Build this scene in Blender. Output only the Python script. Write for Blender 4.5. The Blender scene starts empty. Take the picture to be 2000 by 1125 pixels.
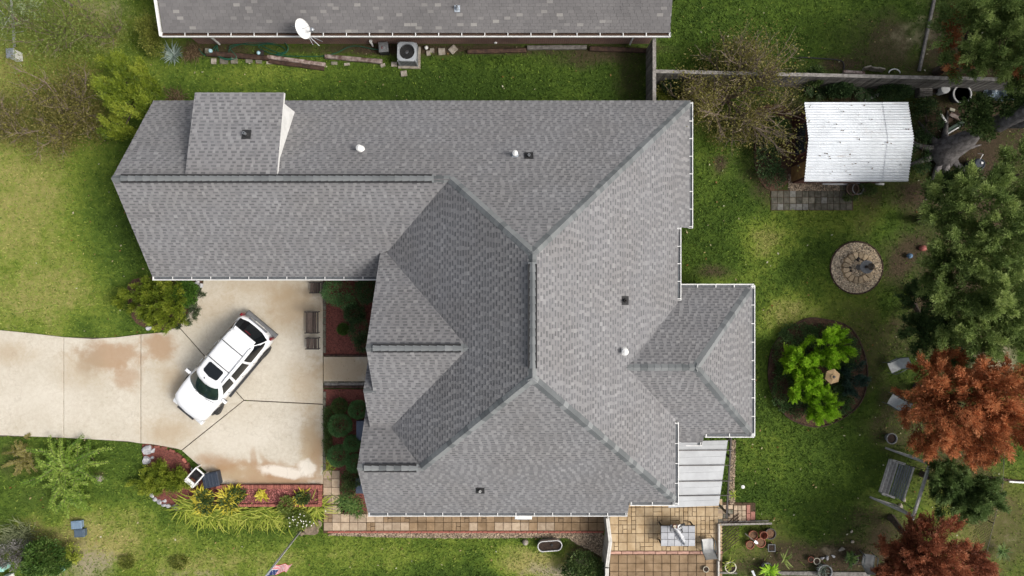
import bpy, bmesh, math, random
import numpy as np
from mathutils import Vector, Matrix

# ------------------------------------------------------------------ camera, sky, sun, exposure
scene = bpy.context.scene
H = 34.0                       # drone height above the ground, looking straight down
F = 2000 * 24.0 / 36.0
cam_d = bpy.data.cameras.new('camera'); cam = bpy.data.objects.new('camera', cam_d)
scene.collection.objects.link(cam)
cam.location = (0, 0, H); cam.rotation_euler = (0, 0, 0)
cam_d.sensor_width = 36; cam_d.lens = 24; cam_d.clip_end = 2000; cam_d.clip_start = .5
scene.camera = cam
SUN_EL = math.radians(50); SUN_AZ = math.atan2(.97, -.24)      # measured from +Y towards +X
SUNV = Vector((math.sin(SUN_AZ) * math.cos(SUN_EL), math.cos(SUN_AZ) * math.cos(SUN_EL), math.sin(SUN_EL)))
world = bpy.data.worlds.new('World'); scene.world = world; world.use_nodes = True
wn = world.node_tree.nodes; wl = world.node_tree.links
sky = wn.new('ShaderNodeTexSky'); sky.sky_type = 'NISHITA'; sky.sun_disc = False
sky.sun_elevation = SUN_EL; sky.sun_rotation = SUN_AZ
sky.air_density = 1.0; sky.dust_density = 6.0; sky.ozone_density = 1.0
hsv = wn.new('ShaderNodeHueSaturation'); hsv.inputs['Saturation'].default_value = .45
wl.new(sky.outputs[0], hsv.inputs['Color'])
bg = wn['Background']; wl.new(hsv.outputs[0], bg.inputs[0]); bg.inputs[1].default_value = .115
sun_d = bpy.data.lights.new('sun', 'SUN'); sun_d.energy = 1.4; sun_d.angle = math.radians(18); sun_d.color = (1, .96, .90)
sun = bpy.data.objects.new('sun', sun_d); scene.collection.objects.link(sun)
sun.rotation_euler = SUNV.to_track_quat('Z', 'Y').to_euler(); sun.location = SUNV * 80
scene.view_settings.view_transform = 'Standard'; scene.view_settings.look = 'None'
scene.view_settings.gamma = 1; scene.view_settings.exposure = .57
scene.view_settings.use_curve_mapping = False
scene.render.engine = 'CYCLES'
scene.cycles.max_bounces = 6; scene.cycles.transparent_max_bounces = 6

# ------------------------------------------------------------------ helpers
C = scene.collection
R = random.Random(11); NR = np.random.default_rng(5)
def P(px, py, z=0.0):
    """photo position (2000 x 1125) of a point at real height z -> its place in the world"""
    k = (H - z) / F
    return Vector(((px - 1000) * k, (562.5 - py) * k, z))
def PX(n, z=0.0): return n * (H - z) / F            # photo pixels -> metres at height z
def srgb(r, g, b): return tuple(((c / 255) / 12.92 if c / 255 <= .04045 else ((c / 255 + .055) / 1.055) ** 2.4) for c in (r, g, b))

def tag(o, label=None, cat=None, group=None, kind=None):
    if label: o['label'] = label
    if cat: o['category'] = cat
    if group: o['group'] = group
    if kind: o['kind'] = kind
    return o
def thing(name, label, cat, loc=(0, 0, 0), rotz=0, group=None, kind=None):
    o = bpy.data.objects.new(name, None); C.objects.link(o)
    o.location = loc; o.rotation_euler = (0, 0, rotz); o.empty_display_size = .3
    return tag(o, label, cat, group, kind)
def link(name, me, parent=None, loc=None):
    o = bpy.data.objects.new(name, me); C.objects.link(o)
    if parent is not None: o.parent = parent
    if loc is not None: o.location = loc
    return o
def copy_tree(o, parent=None):
    c = o.copy(); C.objects.link(c); c.parent = parent
    for ch in list(o.children): copy_tree(ch, c)
    return c

def np_mesh(name, co, loops, starts, totals, tone=None, mat=None, smooth=False):
    me = bpy.data.meshes.new(name)
    me.vertices.add(len(co)); me.vertices.foreach_set('co', np.ascontiguousarray(co, dtype=np.float32).ravel())
    me.loops.add(len(loops)); me.loops.foreach_set('vertex_index', np.ascontiguousarray(loops, dtype=np.int32))
    me.polygons.add(len(starts)); me.polygons.foreach_set('loop_start', np.ascontiguousarray(starts, dtype=np.int32))
    me.polygons.foreach_set('loop_total', np.ascontiguousarray(totals, dtype=np.int32))
    if tone is not None:
        a = me.attributes.new('tone', 'FLOAT', 'FACE'); a.data.foreach_set('value', np.ascontiguousarray(tone, dtype=np.float32))
    if mat: me.materials.append(mat)
    me.polygons.foreach_set('use_smooth', np.full(len(starts), smooth))
    me.update(calc_edges=True)
    return me
def quads_mesh(name, co, tone, mat, smooth=False):
    n = len(co) // 4
    return np_mesh(name, co, np.arange(4 * n), np.arange(n) * 4, np.full(n, 4), tone, mat, smooth)

class MB:
    def __init__(s): s.v = []; s.f = []; s.t = []
    def add(s, vs, fs, tone=.5):
        b = len(s.v); s.v += [Vector(v) for v in vs]
        for f in fs: s.f.append([i + b for i in f]); s.t.append(tone)
        return s
    def box(s, c, size, rot=None, tone=.5, taper=1.0):
        x, y, z = size[0] / 2, size[1] / 2, size[2] / 2
        vs = []
        for k in (-1, 1):
            q = taper if k > 0 else 1
            vs += [Vector((-x * q, -y * q, z * k)), Vector((x * q, -y * q, z * k)), Vector((x * q, y * q, z * k)), Vector((-x * q, y * q, z * k))]
        if rot is not None:
            m = Matrix.Rotation(rot, 3, 'Z') if isinstance(rot, (int, float)) else rot
            vs = [m @ v for v in vs]
        c = Vector(c)
        return s.add([v + c for v in vs], [(3, 2, 1, 0), (4, 5, 6, 7), (0, 1, 5, 4), (1, 2, 6, 5), (2, 3, 7, 6), (3, 0, 4, 7)], tone)
    def bbox(s, c, size, rot=None, tone=.5, bev=.01):
        """box with chamfered top edge"""
        x, y, z = size[0] / 2, size[1] / 2, size[2] / 2
        b = min(bev, x * .5, y * .5, z)
        rings = [(x, y, -z), (x, y, z - b), (x - b, y - b, z)]
        vs = []
        for a, d, h in rings: vs += [Vector((-a, -d, h)), Vector((a, -d, h)), Vector((a, d, h)), Vector((-a, d, h))]
        if rot is not None:
            m = Matrix.Rotation(rot, 3, 'Z') if isinstance(rot, (int, float)) else rot
            vs = [m @ v for v in vs]
        c = Vector(c)
        fs = [(3, 2, 1, 0), (8, 9, 10, 11)]
        for r in (0, 4):
            for i in range(4): fs.append((r + i, r + (i + 1) % 4, r + 4 + (i + 1) % 4, r + 4 + i))
        return s.add([v + c for v in vs], fs, tone)
    def prism(s, pts, z0, z1, tone=.5, bev=0):
        n = len(pts); a = sum(pts[i][0] * pts[(i + 1) % n][1] - pts[(i + 1) % n][0] * pts[i][1] for i in range(n))
        if a < 0: pts = pts[::-1]
        vs = [(p[0], p[1], z0) for p in pts]
        fs = [tuple(range(n))[::-1]]
        rings = 1
        if bev:
            vs += [(p[0], p[1], z1 - bev) for p in pts]; rings = 2
            ins = []
            for i in range(n):
                a_, b_, c_ = Vector(pts[i - 1][:2]), Vector(pts[i][:2]), Vector(pts[(i + 1) % n][:2])
                d1 = (b_ - a_).normalized(); d2 = (c_ - b_).normalized()
                nn = Vector((-d1.y, d1.x)) + Vector((-d2.y, d2.x))
                nn = nn.normalized() if nn.length > 1e-6 else Vector((-d1.y, d1.x))
                q = b_ + nn * bev
                ins.append((q.x, q.y, z1))
            vs += ins
        else: vs += [(p[0], p[1], z1) for p in pts]
        for r in range(rings):
            for i in range(n): fs.append((r * n + i, r * n + (i + 1) % n, (r + 1) * n + (i + 1) % n, (r + 1) * n + i))
        fs.append(tuple(range(rings * n, rings * n + n)))
        return s.add(vs, fs, tone)
    def tube(s, pts, r, n=6, tone=.5, cap=True):
        pts = [Vector(p) for p in pts]; m = len(pts)
        rs = r if isinstance(r, (list, tuple)) else [r] * m
        vs = []
        for i, p in enumerate(pts):
            t = (pts[min(i + 1, m - 1)] - pts[max(i - 1, 0)])
            t = t.normalized() if t.length > 1e-9 else Vector((0, 0, 1))
            up = Vector((0, 0, 1)) if abs(t.z) < .9 else Vector((1, 0, 0))
            a = t.cross(up).normalized(); b = a.cross(t)
            for k in range(n):
                q = 2 * math.pi * k / n
                vs.append(p + (a * math.cos(q) + b * math.sin(q)) * rs[i])
        fs = []
        for i in range(m - 1):
            for k in range(n): fs.append((i * n + k, i * n + (k + 1) % n, (i + 1) * n + (k + 1) % n, (i + 1) * n + k))
        if cap: fs.append(tuple(range(n))[::-1]); fs.append(tuple(range((m - 1) * n, m * n)))
        return s.add(vs, fs, tone)
    def bar(s, a, b, w, h, tone=.5):
        """square bar from a to b, w across, h deep (towards up)"""
        a, b = Vector(a), Vector(b); t = (b - a).normalized()
        up = Vector((0, 0, 1)) if abs(t.z) < .95 else Vector((1, 0, 0))
        x = t.cross(up).normalized() * w / 2; y = x.cross(t).normalized() * h / 2
        vs = [p + i * x + j * y for p in (a, b) for i, j in ((-1, -1), (1, -1), (1, 1), (-1, 1))]
        return s.add(vs, [(0, 1, 2, 3), (7, 6, 5, 4), (0, 4, 5, 1), (1, 5, 6, 2), (2, 6, 7, 3), (3, 7, 4, 0)], tone)
    def lathe(s, prof, c=(0, 0, 0), n=20, tone=.5, sx=1, sy=1, rot=None):
        """profile of (radius, z), bottom to top"""
        vs = []; fs = []; c = Vector(c); m = len(prof)
        for r, z in prof:
            for k in range(n):
                q = 2 * math.pi * k / n; v = Vector((r * math.cos(q) * sx, r * math.sin(q) * sy, z))
                vs.append((rot @ v if rot is not None else v) + c)
        for i in range(m - 1):
            for k in range(n): fs.append((i * n + k, i * n + (k + 1) % n, (i + 1) * n + (k + 1) % n, (i + 1) * n + k))
        if prof[0][0] > 1e-6: fs.append(tuple(range(n))[::-1])
        if prof[-1][0] > 1e-6: fs.append(tuple(range((m - 1) * n, m * n)))
        return s.add(vs, fs, tone)
    def rock(s, c, size, seed=0, tone=.5, rot=0):
        r = random.Random(seed); bm = bmesh.new(); bmesh.ops.create_icosphere(bm, subdivisions=2, radius=1)
        m = Matrix.Rotation(rot, 3, 'Z'); planes = [Vector((r.gauss(0, 1), r.gauss(0, 1), r.gauss(0, .7))).normalized() for _ in range(7)]
        vs = []
        for v in bm.verts:
            q = v.co.copy()
            for n_ in planes:
                d = q.dot(n_) - .55
                if d > 0: q -= n_ * d
            q *= 1 + r.uniform(-.05, .05)
            vs.append(m @ Vector((q.x * size[0], q.y * size[1], q.z * size[2])) + Vector(c))
        fs = [tuple(v.index for v in f.verts) for f in bm.faces]; bm.free()
        return s.add(vs, fs, tone)
    def mesh(s, name, mat, smooth=False, off=None):
        me = bpy.data.meshes.new(name)
        vs = s.v if off is None else [v - off for v in s.v]
        me.from_pydata(vs, [], s.f)
        a = me.attributes.new('tone', 'FLOAT', 'FACE'); a.data.foreach_set('value', s.t)
        if mat: me.materials.append(mat)
        if smooth: me.polygons.foreach_set('use_smooth', [True] * len(s.f))
        me.update()
        return me
    def build(s, name, mat, parent=None, smooth=False, world=False):
        """one mesh object; world=True: shapes were given in world places, parent is an unrotated Empty"""
        off = None
        if world and parent is not None:
            off = Vector((0, 0, 0)); q = parent
            while q is not None: off += q.location; q = q.parent
        o = link(name, s.mesh(name, mat, smooth, off), parent)
        return o
    def top(s, name, mat, label, cat, group=None, kind=None, smooth=False):
        xs = [v.x for v in s.v]; ys = [v.y for v in s.v]; z = min(v.z for v in s.v)
        off = Vector(((min(xs) + max(xs)) / 2, (min(ys) + max(ys)) / 2, z))
        o = link(name, s.mesh(name, mat, smooth, off)); o.location = off
        return tag(o, label, cat, group, kind)

# ------------------------------------------------------------------ materials
def new_mat(name):
    m = bpy.data.materials.new(name); m.use_nodes = True
    nt = m.node_tree; return m, nt, nt.nodes, nt.links, nt.nodes['Principled BSDF']
def nd(nodes, typ, **kw):
    n = nodes.new(typ)
    for k, v in kw.items():
        if k == 'op': n.operation = v
        elif k == 'ins':
            for i, x in v.items(): n.inputs[i].default_value = x
        else: setattr(n, k, v)
    return n
def mixc(nt, fac, a, b, blend='MIX'):
    m = nt.nodes.new('ShaderNodeMix'); m.data_type = 'RGBA'; m.blend_type = blend
    for sock, x in ((m.inputs[0], fac), (m.inputs[6], a), (m.inputs[7], b)):
        if isinstance(x, bpy.types.NodeSocket): nt.links.new(x, sock)
        elif isinstance(x, (int, float)): sock.default_value = x
        else: sock.default_value = (*x[:3], 1)
    return m.outputs[2]
def noise(nt, scale, detail=4, rough=.6, coord='obj', dist=0):
    n = nt.nodes.new('ShaderNodeTexNoise'); n.inputs['Scale'].default_value = scale
    n.inputs['Detail'].default_value = detail; n.inputs['Roughness'].default_value = rough; n.inputs['Distortion'].default_value = dist
    if coord == 'obj':
        t = nt.nodes.new('ShaderNodeTexCoord'); nt.links.new(t.outputs['Object'], n.inputs['Vector'])
    else:
        g = nt.nodes.new('ShaderNodeNewGeometry'); nt.links.new(g.outputs['Position'], n.inputs['Vector'])
    return n.outputs['Fac']
def ramp(nt, fac, stops):
    r = nt.nodes.new('ShaderNodeValToRGB'); e = r.color_ramp.elements
    while len(e) > 1: e.remove(e[0])
    e[0].position = stops[0][0]; e[0].color = (*stops[0][1], 1)
    for p, c in stops[1:]:
        x = e.new(p); x.color = (*c, 1)
    nt.links.new(fac, r.inputs[0]); return r.outputs[0]
def math2(nt, op, a, b=None):
    m = nt.nodes.new('ShaderNodeMath'); m.operation = op
    for i, x in enumerate((a, b)):
        if x is None: continue
        if isinstance(x, bpy.types.NodeSocket): nt.links.new(x, m.inputs[i])
        else: m.inputs[i].default_value = x
    return m.outputs[0]
def maprange(nt, x, a, b, c=0, d=1, smooth=True):
    m = nt.nodes.new('ShaderNodeMapRange'); m.interpolation_type = 'SMOOTHSTEP' if smooth else 'LINEAR'
    nt.links.new(x, m.inputs[0])
    for i, v in zip((1, 2, 3, 4), (a, b, c, d)): m.inputs[i].default_value = v
    return m.outputs[0]
def attr(nt, name, out='Fac'):
    a = nt.nodes.new('ShaderNodeAttribute'); a.attribute_name = name; return a.outputs[out]
def bump(nt, bsdf, h, strength=.4, dist=.02):
    b = nt.nodes.new('ShaderNodeBump'); b.inputs['Strength'].default_value = strength; b.inputs['Distance'].default_value = dist
    nt.links.new(h, b.inputs['Height']); nt.links.new(b.outputs[0], bsdf.inputs['Normal'])
def blob(nt, px, py, rx, ry, ang=0, z=0, soft=.6, warp=.75):
    """soft uneven stain of its own shape, in world place"""
    g = nt.nodes.new('ShaderNodeNewGeometry')
    mp = nt.nodes.new('ShaderNodeMapping'); mp.vector_type = 'TEXTURE'
    c = P(px, py, z); mp.inputs['Location'].default_value = (c.x, c.y, z)
    mp.inputs['Rotation'].default_value = (0, 0, math.radians(ang))
    mp.inputs['Scale'].default_value = (PX(rx), PX(ry), 1)
    nt.links.new(g.outputs['Position'], mp.inputs['Vector'])
    l = nt.nodes.new('ShaderNodeVectorMath'); l.operation = 'MULTIPLY'; l.inputs[1].default_value = (1, 1, 0)
    nt.links.new(mp.outputs[0], l.inputs[0])
    le = nt.nodes.new('ShaderNodeVectorMath'); le.operation = 'LENGTH'; nt.links.new(l.outputs[0], le.inputs[0])
    n = noise(nt, 1.4, 6, .65, 'world')
    d = math2(nt, 'ADD', le.outputs['Value'], math2(nt, 'MULTIPLY', math2(nt, 'SUBTRACT', n, .5), warp * 2.2))
    return maprange(nt, d, 1 - soft, 1 + soft * .4, 1, 0)

MATS = {}
def mat(name, c1, c2=None, scale=6, rough=.8, bs=0, bscale=40, metal=0, tone=.5, coord='obj', spec=.3, coat=0):
    """general procedural material: two colours mixed by noise, brightened by the piece's own tone"""
    if name in MATS: return MATS[name]
    m, nt, ns, ls, b = new_mat(name)
    c2 = c2 or tuple(x * .7 for x in c1)
    n1 = noise(nt, scale, 5, .65, coord)
    col = mixc(nt, maprange(nt, n1, .32, .68), c1, c2)
    if tone:
        t = attr(nt, 'tone'); f = math2(nt, 'ADD', math2(nt, 'MULTIPLY', t, 2 * tone), 1 - tone)
        v = nt.nodes.new('ShaderNodeCombineColor')
        for i in range(3): ls.new(f, v.inputs[i])
        col = mixc(nt, 1.0, col, v.outputs[0], 'MULTIPLY')
    ls.new(col, b.inputs['Base Color']); b.inputs['Roughness'].default_value = rough
    b.inputs['Metallic'].default_value = metal; b.inputs['Specular IOR Level'].default_value = spec
    b.inputs['Coat Weight'].default_value = coat
    if bs: bump(nt, b, noise(nt, bscale, 4, .7, coord), bs, .02)
    MATS[name] = m; return m
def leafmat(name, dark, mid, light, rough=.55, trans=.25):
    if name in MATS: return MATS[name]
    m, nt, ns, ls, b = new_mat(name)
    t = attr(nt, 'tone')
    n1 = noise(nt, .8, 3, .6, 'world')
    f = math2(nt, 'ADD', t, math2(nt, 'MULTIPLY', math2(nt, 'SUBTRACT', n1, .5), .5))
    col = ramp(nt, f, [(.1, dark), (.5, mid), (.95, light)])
    ls.new(col, b.inputs['Base Color']); b.inputs['Roughness'].default_value = rough; b.inputs['Specular IOR Level'].default_value = .25
    tr = ns.new('ShaderNodeBsdfTranslucent'); ls.new(col, tr.inputs[0])
    mx = ns.new('ShaderNodeMixShader'); mx.inputs[0].default_value = trans
    ls.new(b.outputs[0], mx.inputs[1]); ls.new(tr.outputs[0], mx.inputs[2]); ls.new(mx.outputs[0], ns['Material Output'].inputs[0])
    MATS[name] = m; return m

WHITE = mat('white painted metal', (.78, .78, .76), (.66, .66, .64), 3, .45, tone=.1)
DARK = mat('dark rubber', (.02, .02, .022), (.03, .03, .03), 8, .7, tone=.2)
BLACKMETAL = mat('dark metal', (.035, .033, .032), (.06, .05, .045), 10, .5, metal=.3, tone=.2)
GALV = mat('galvanised steel', (.50, .52, .54), (.38, .40, .42), 9, .42, metal=.75, tone=.2)
GREYWOOD = mat('weathered grey wood', (.24, .225, .205), (.12, .11, .10), 7, .9, .5, 60, tone=.45)
DARKWOOD = mat('dark brown timber', (.085, .05, .035), (.03, .018, .014), 5, .85, .5, 50, tone=.45)
TERRA = mat('terracotta', (.30, .11, .065), (.20, .075, .05), 9, .8, .2, 50, tone=.2)
SOIL = mat('potting soil', (.05, .032, .022), (.022, .015, .011), 18, .95, .7, 60, tone=.3)
STONE = mat('pale stone', (.36, .325, .275), (.19, .165, .13), 6, .9, .5, 30, tone=.35)
WHITESTONE = mat('white limestone', (.50, .50, .51), (.27, .27, .285), 5, .85, .5, 25, tone=.3)
BRICK = mat('red brick', (.34, .115, .085), (.22, .085, .065), 8, .9, .4, 50, tone=.4)
PAVER = mat('beige concrete paver', (.42, .33, .235), (.32, .24, .165), 5, .9, .35, 45, tone=.22, coord='world')
BROWNPAVER = mat('rust stained paver', (.285, .20, .12), (.195, .13, .072), 2, .85, .35, 45, tone=.2, coord='world')
GREYPAVER = mat('mossy grey paver', (.22, .20, .16), (.10, .10, .07), 4, .9, .35, 45, tone=.5, coord='world')
BARK = mat('brown bark', (.12, .09, .07), (.05, .038, .03), 10, .95, .8, 30, tone=.4)
GREYBARK = mat('grey bark', (.21, .195, .19), (.08, .072, .07), 5, .95, 1, 14, tone=.4)
TWIG = mat('pale brown twig', (.26, .205, .155), (.15, .115, .085), 10, .9, tone=.4)
MULCH = mat('red wood mulch', (.215, .072, .055), (.10, .036, .03), 14, .95, .9, 35, tone=.6)
BROWNMULCH = mat('brown leaf litter', (.13, .075, .045), (.05, .03, .02), 12, .95, .9, 35, tone=.6)
GRAVEL = mat('beige gravel', (.42, .34, .25), (.20, .15, .105), 14, .9, .8, 40, tone=.7)

# ------------------------------------------------------------------ leaves, blades, twigs (vectorised)
def norm(a): return a / np.maximum(np.linalg.norm(a, axis=-1, keepdims=True), 1e-9)
def leaf_quads(c, d, L, W, rng, flat=None):
    """diamond leaf faces: base c, direction d, length L, width W"""
    n = len(c); d = norm(d)
    r = rng.normal(size=(n, 3)) if flat is None else np.broadcast_to(flat, (n, 3)) + rng.normal(size=(n, 3)) * .35
    s = norm(np.cross(d, r)) * (np.asarray(W).reshape(-1, 1) / 2); d = d * np.asarray(L).reshape(-1, 1)
    co = np.empty((n, 4, 3)); co[:, 0] = c; co[:, 1] = c + d * .45 + s; co[:, 2] = c + d; co[:, 3] = c + d * .45 - s
    return co.reshape(-1, 3)
def crown_clumps(lobes, n_clumps, leaves, clump_r, leaf, seed, lo=-.35, droop=0., fill=.75):
    """broadleaf crown: clumps spread over and through ellipsoid lobes [(centre, radii)]"""
    rng = np.random.default_rng(seed); CO = []; T = []
    tot = sum(l[1][0] * l[1][1] for l in lobes)
    for c, r in lobes:
        k = max(3, int(n_clumps * r[0] * r[1] / tot)); c = np.array(c); r = np.array(r)
        u = norm(rng.normal(size=(k * 3, 3))); u = u[u[:, 2] > lo][:k]; k = len(u)
        rad = rng.uniform(fill, 1.05, size=(k, 1))
        cc = c + u * r * rad; ct = rng.uniform(.15, .85, k)
        cr = clump_r * rng.uniform(.6, 1.35, (k, 1))
        idx = np.repeat(np.arange(k), leaves)
        off = norm(rng.normal(size=(k * leaves, 3))) * rng.uniform(.15, 1, (k * leaves, 1)) ** .6
        p = cc[idx] + off * cr[idx] * np.array([1, 1, .7])
        d = norm(u[idx] * .7 + off * .9 + rng.normal(size=p.shape) * .45 + np.array([0, 0, .25 - droop]))
        L = leaf * rng.uniform(.6, 1.4, len(p))
        CO.append(leaf_quads(p, d, L, L * .55, rng)); T.append(np.clip(ct[idx] + rng.normal(size=len(p)) * .16, 0, 1))
    return np.concatenate(CO), np.concatenate(T)
def crown_sprays(lobes, n_sprays, spray_len, leaf, seed, lo=-.2, up=.6, out=.8, leaves=26, fill=.55, wid=.22, spread=.55):
    """conifer crown: feathery sprays, each an axis with leaflets along both sides"""
    rng = np.random.default_rng(seed); CO = []; T = []
    tot = sum(l[1][0] * l[1][1] for l in lobes)
    for c, r in lobes:
        k = max(3, int(n_sprays * r[0] * r[1] / tot)); c = np.array(c); r = np.array(r)
        u = norm(rng.normal(size=(k * 3, 3))); u = u[u[:, 2] > lo][:k]; k = len(u)
        base = c + u * r * rng.uniform(fill, .98, (k, 1)); ct = rng.uniform(.1, .9, k)
        ax = norm(u * out + np.array([0, 0, up]) + rng.normal(size=u.shape) * .3)
        sl = spray_len * rng.uniform(.6, 1.35, (k, 1))
        sd = norm(np.cross(ax, rng.normal(size=ax.shape)))
        nn = np.cross(ax, sd)
        idx = np.repeat(np.arange(k), leaves); t = np.tile(np.linspace(.05, 1, leaves), k).reshape(-1, 1)
        sg = np.where(rng.random(len(idx)) < .5, -1, 1).reshape(-1, 1)
        lat = sd[idx] * sg * np.cos(t * 40) + nn[idx] * sg * np.sin(t * 40)
        p = base[idx] + ax[idx] * sl[idx] * (t - .25) + lat * sl[idx] * wid * (1.1 - t) * rng.uniform(0, 1, t.shape)
        d = norm(ax[idx] * (1 - spread * .5) + lat * spread + rng.normal(size=p.shape) * .18)
        L = leaf * rng.uniform(.6, 1.3, len(p)) * (1.15 - .5 * t[:, 0])
        CO.append(leaf_quads(p, d, L, L * .34, rng)); T.append(np.clip(ct[idx] + rng.normal(size=len(p)) * .12 + .25 * (t[:, 0] - .5), 0, 1))
    return np.concatenate(CO), np.concatenate(T)
def subdivide(lobes, k, frac, seed, flat=.75, lo=-.15):
    """each lobe -> k boughs sitting on its upper surface"""
    rng = np.random.default_rng(seed); out = []
    for c, r in lobes:
        c = np.array(c); r = np.array(r); u = norm(rng.normal(size=(k * 4, 3))); u = u[u[:, 2] > lo][:k]
        for q in u:
            f = frac * rng.uniform(.65, 1.3); s_ = r.mean() * f
            out.append((c + q * r * rng.uniform(.6, .92), (s_ * rng.uniform(.8, 1.25), s_ * rng.uniform(.8, 1.25), s_ * flat)))
    return out
def crown_arms(lobes, arms, sprays, spray_len, leaf, seed, up=.6, out=.8, leaves=18, lo=-.25, wid=.20, arm_w=.26, spread=.55, reach=1.0, bias=(0, 0, 0), alen=1.0):
    """conifer crown: upswept arms with gaps between them, each arm hung with feathery sprays"""
    rng = np.random.default_rng(seed); CO = []; T = []
    tot = sum(l[1][0] * l[1][1] for l in lobes)
    for c, r in lobes:
        k = max(4, int(arms * r[0] * r[1] / tot)); c = np.array(c); r = np.array(r); rm = r.mean()
        u = norm(rng.normal(size=(k * 3, 3))); u = u[u[:, 2] > lo][:k]; k = len(u)
        ax = norm(u * out + np.array([0, 0, up]) + np.array(bias) + rng.normal(size=u.shape) * .22)
        tip = c + u * r * rng.uniform(.8, 1.1, (k, 1)) * reach + ax * rm * .18; ab = tip - ax * rm * alen * rng.uniform(.7, 1.05, (k, 1))
        ct = rng.uniform(.1, .9, k); n = k * sprays; ai = np.repeat(np.arange(k), sprays)
        t = rng.uniform(0, 1, (n, 1)) ** .7; lat = norm(np.cross(ax[ai], rng.normal(size=(n, 3))))
        base = ab[ai] + (tip - ab)[ai] * t + lat * rm * arm_w * (1.05 - t * .85) * rng.uniform(.1, 1, (n, 1))
        sa = norm(ax[ai] + lat * .65 * (1 - t * .6) + rng.normal(size=(n, 3)) * .15); sl = spray_len * rng.uniform(.6, 1.25, (n, 1)) * (1.1 - .35 * t)
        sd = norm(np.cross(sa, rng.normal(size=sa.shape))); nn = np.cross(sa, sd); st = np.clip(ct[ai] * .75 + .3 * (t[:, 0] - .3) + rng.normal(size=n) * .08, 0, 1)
        idx = np.repeat(np.arange(n), leaves); tt = np.tile(np.linspace(.05, 1, leaves), n).reshape(-1, 1); m_ = len(idx)
        ph = tt * 40; la = sd[idx] * np.cos(ph) + nn[idx] * np.sin(ph)
        p = base[idx] + sa[idx] * sl[idx] * (tt - .3) + la * sl[idx] * wid * (1.1 - tt) * rng.uniform(0, 1, tt.shape)
        d = norm(sa[idx] * (1 - spread * .4) + la * spread + rng.normal(size=p.shape) * .15)
        L = leaf * rng.uniform(.6, 1.3, m_) * (1.15 - .5 * tt[:, 0])
        CO.append(leaf_quads(p, d, L, L * .34, rng)); T.append(np.clip(st[idx] + rng.normal(size=m_) * .1, 0, 1))
    return np.concatenate(CO), np.concatenate(T)
def blades(base, n, length, width, seed, rise=.7, droop=.8, jit=.15, az=None, az_spread=math.pi):
    """strap leaves arching out of the points in base (k,3): n each"""
    rng = np.random.default_rng(seed); base = np.asarray(base, float); k = len(base) * n
    b = np.repeat(base, n, 0) + np.c_[rng.normal(size=(k, 2)) * jit, np.zeros(k)]
    a = rng.uniform(-az_spread, az_spread, k) + (0 if az is None else az)
    o = np.c_[np.cos(a), np.sin(a), np.zeros(k)]; s = np.c_[-np.sin(a), np.cos(a), np.zeros(k)]
    L = length * rng.uniform(.55, 1.2, (k, 1)); ts = np.array([0, .35, .7, 1.0]); ws = np.array([.7, 1, .75, .08])
    rise = rise * rng.uniform(.6, 1.3, (k, 1)); bend = rng.normal(size=(k, 1)) * .25
    pts = []
    for t, w in zip(ts, ws):
        p = b + o * L * (t * .9) + s * L * bend * t * t + np.array([0, 0, 1]) * L * (rise * t - droop * rise * t * t)
        p[:, 2] = np.maximum(p[:, 2], .015)
        pts.append((p - s * width * w / 2, p + s * width * w / 2))
    co = []
    for i in range(3): co.append(np.stack([pts[i][0], pts[i][1], pts[i + 1][1], pts[i + 1][0]], 1))
    co = np.stack(co, 1).reshape(-1, 3); tone = np.repeat(rng.uniform(0, 1, k), 3)
    return co, tone
def fronds(base, n, length, leaf, seed, rise=.9, droop=.6, per=26, az=None, az_spread=math.pi, jit=.05, wr=.35):
    """arching stems with paired leaflets; returns leaf faces and the stems as point lists"""
    rng = np.random.default_rng(seed); CO = []; T = []; stems = []
    base = np.array(base, float)
    for i in range(n):
        a = (az or 0) + rng.uniform(-az_spread, az_spread); L = length * rng.uniform(.6, 1.15); r = rise * rng.uniform(.6, 1.3)
        o = np.array([math.cos(a), math.sin(a), 0]); b = base + np.r_[rng.normal(size=2) * jit, 0]; cv = np.array([-o[1], o[0], 0]) * rng.normal() * .15
        f = lambda t: b + o * L * .85 * t + cv * L * t * t + np.array([0, 0, L * (r * t - droop * r * t * t)])
        stems.append([Vector(f(t)) for t in (0, .3, .6, 1)])
        t = np.linspace(.18, 1, per); p = np.array([f(x) for x in t]); tg = norm(np.gradient(p, axis=0))
        tn = rng.uniform(.2, .8)
        for sg in (-1, 1):
            lat = norm(np.cross(tg, [0, 0, 1])) * sg
            d = tg * .55 + lat + rng.normal(size=p.shape) * .25
            l = leaf * (1.15 - .6 * t) * rng.uniform(.7, 1.25, per)
            CO.append(leaf_quads(p, d, l, l * wr, rng, np.array([0, 0, 1]))); T.append(np.clip(tn + rng.normal(size=per) * .15, 0, 1))
    return np.concatenate(CO), np.concatenate(T), stems
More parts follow.
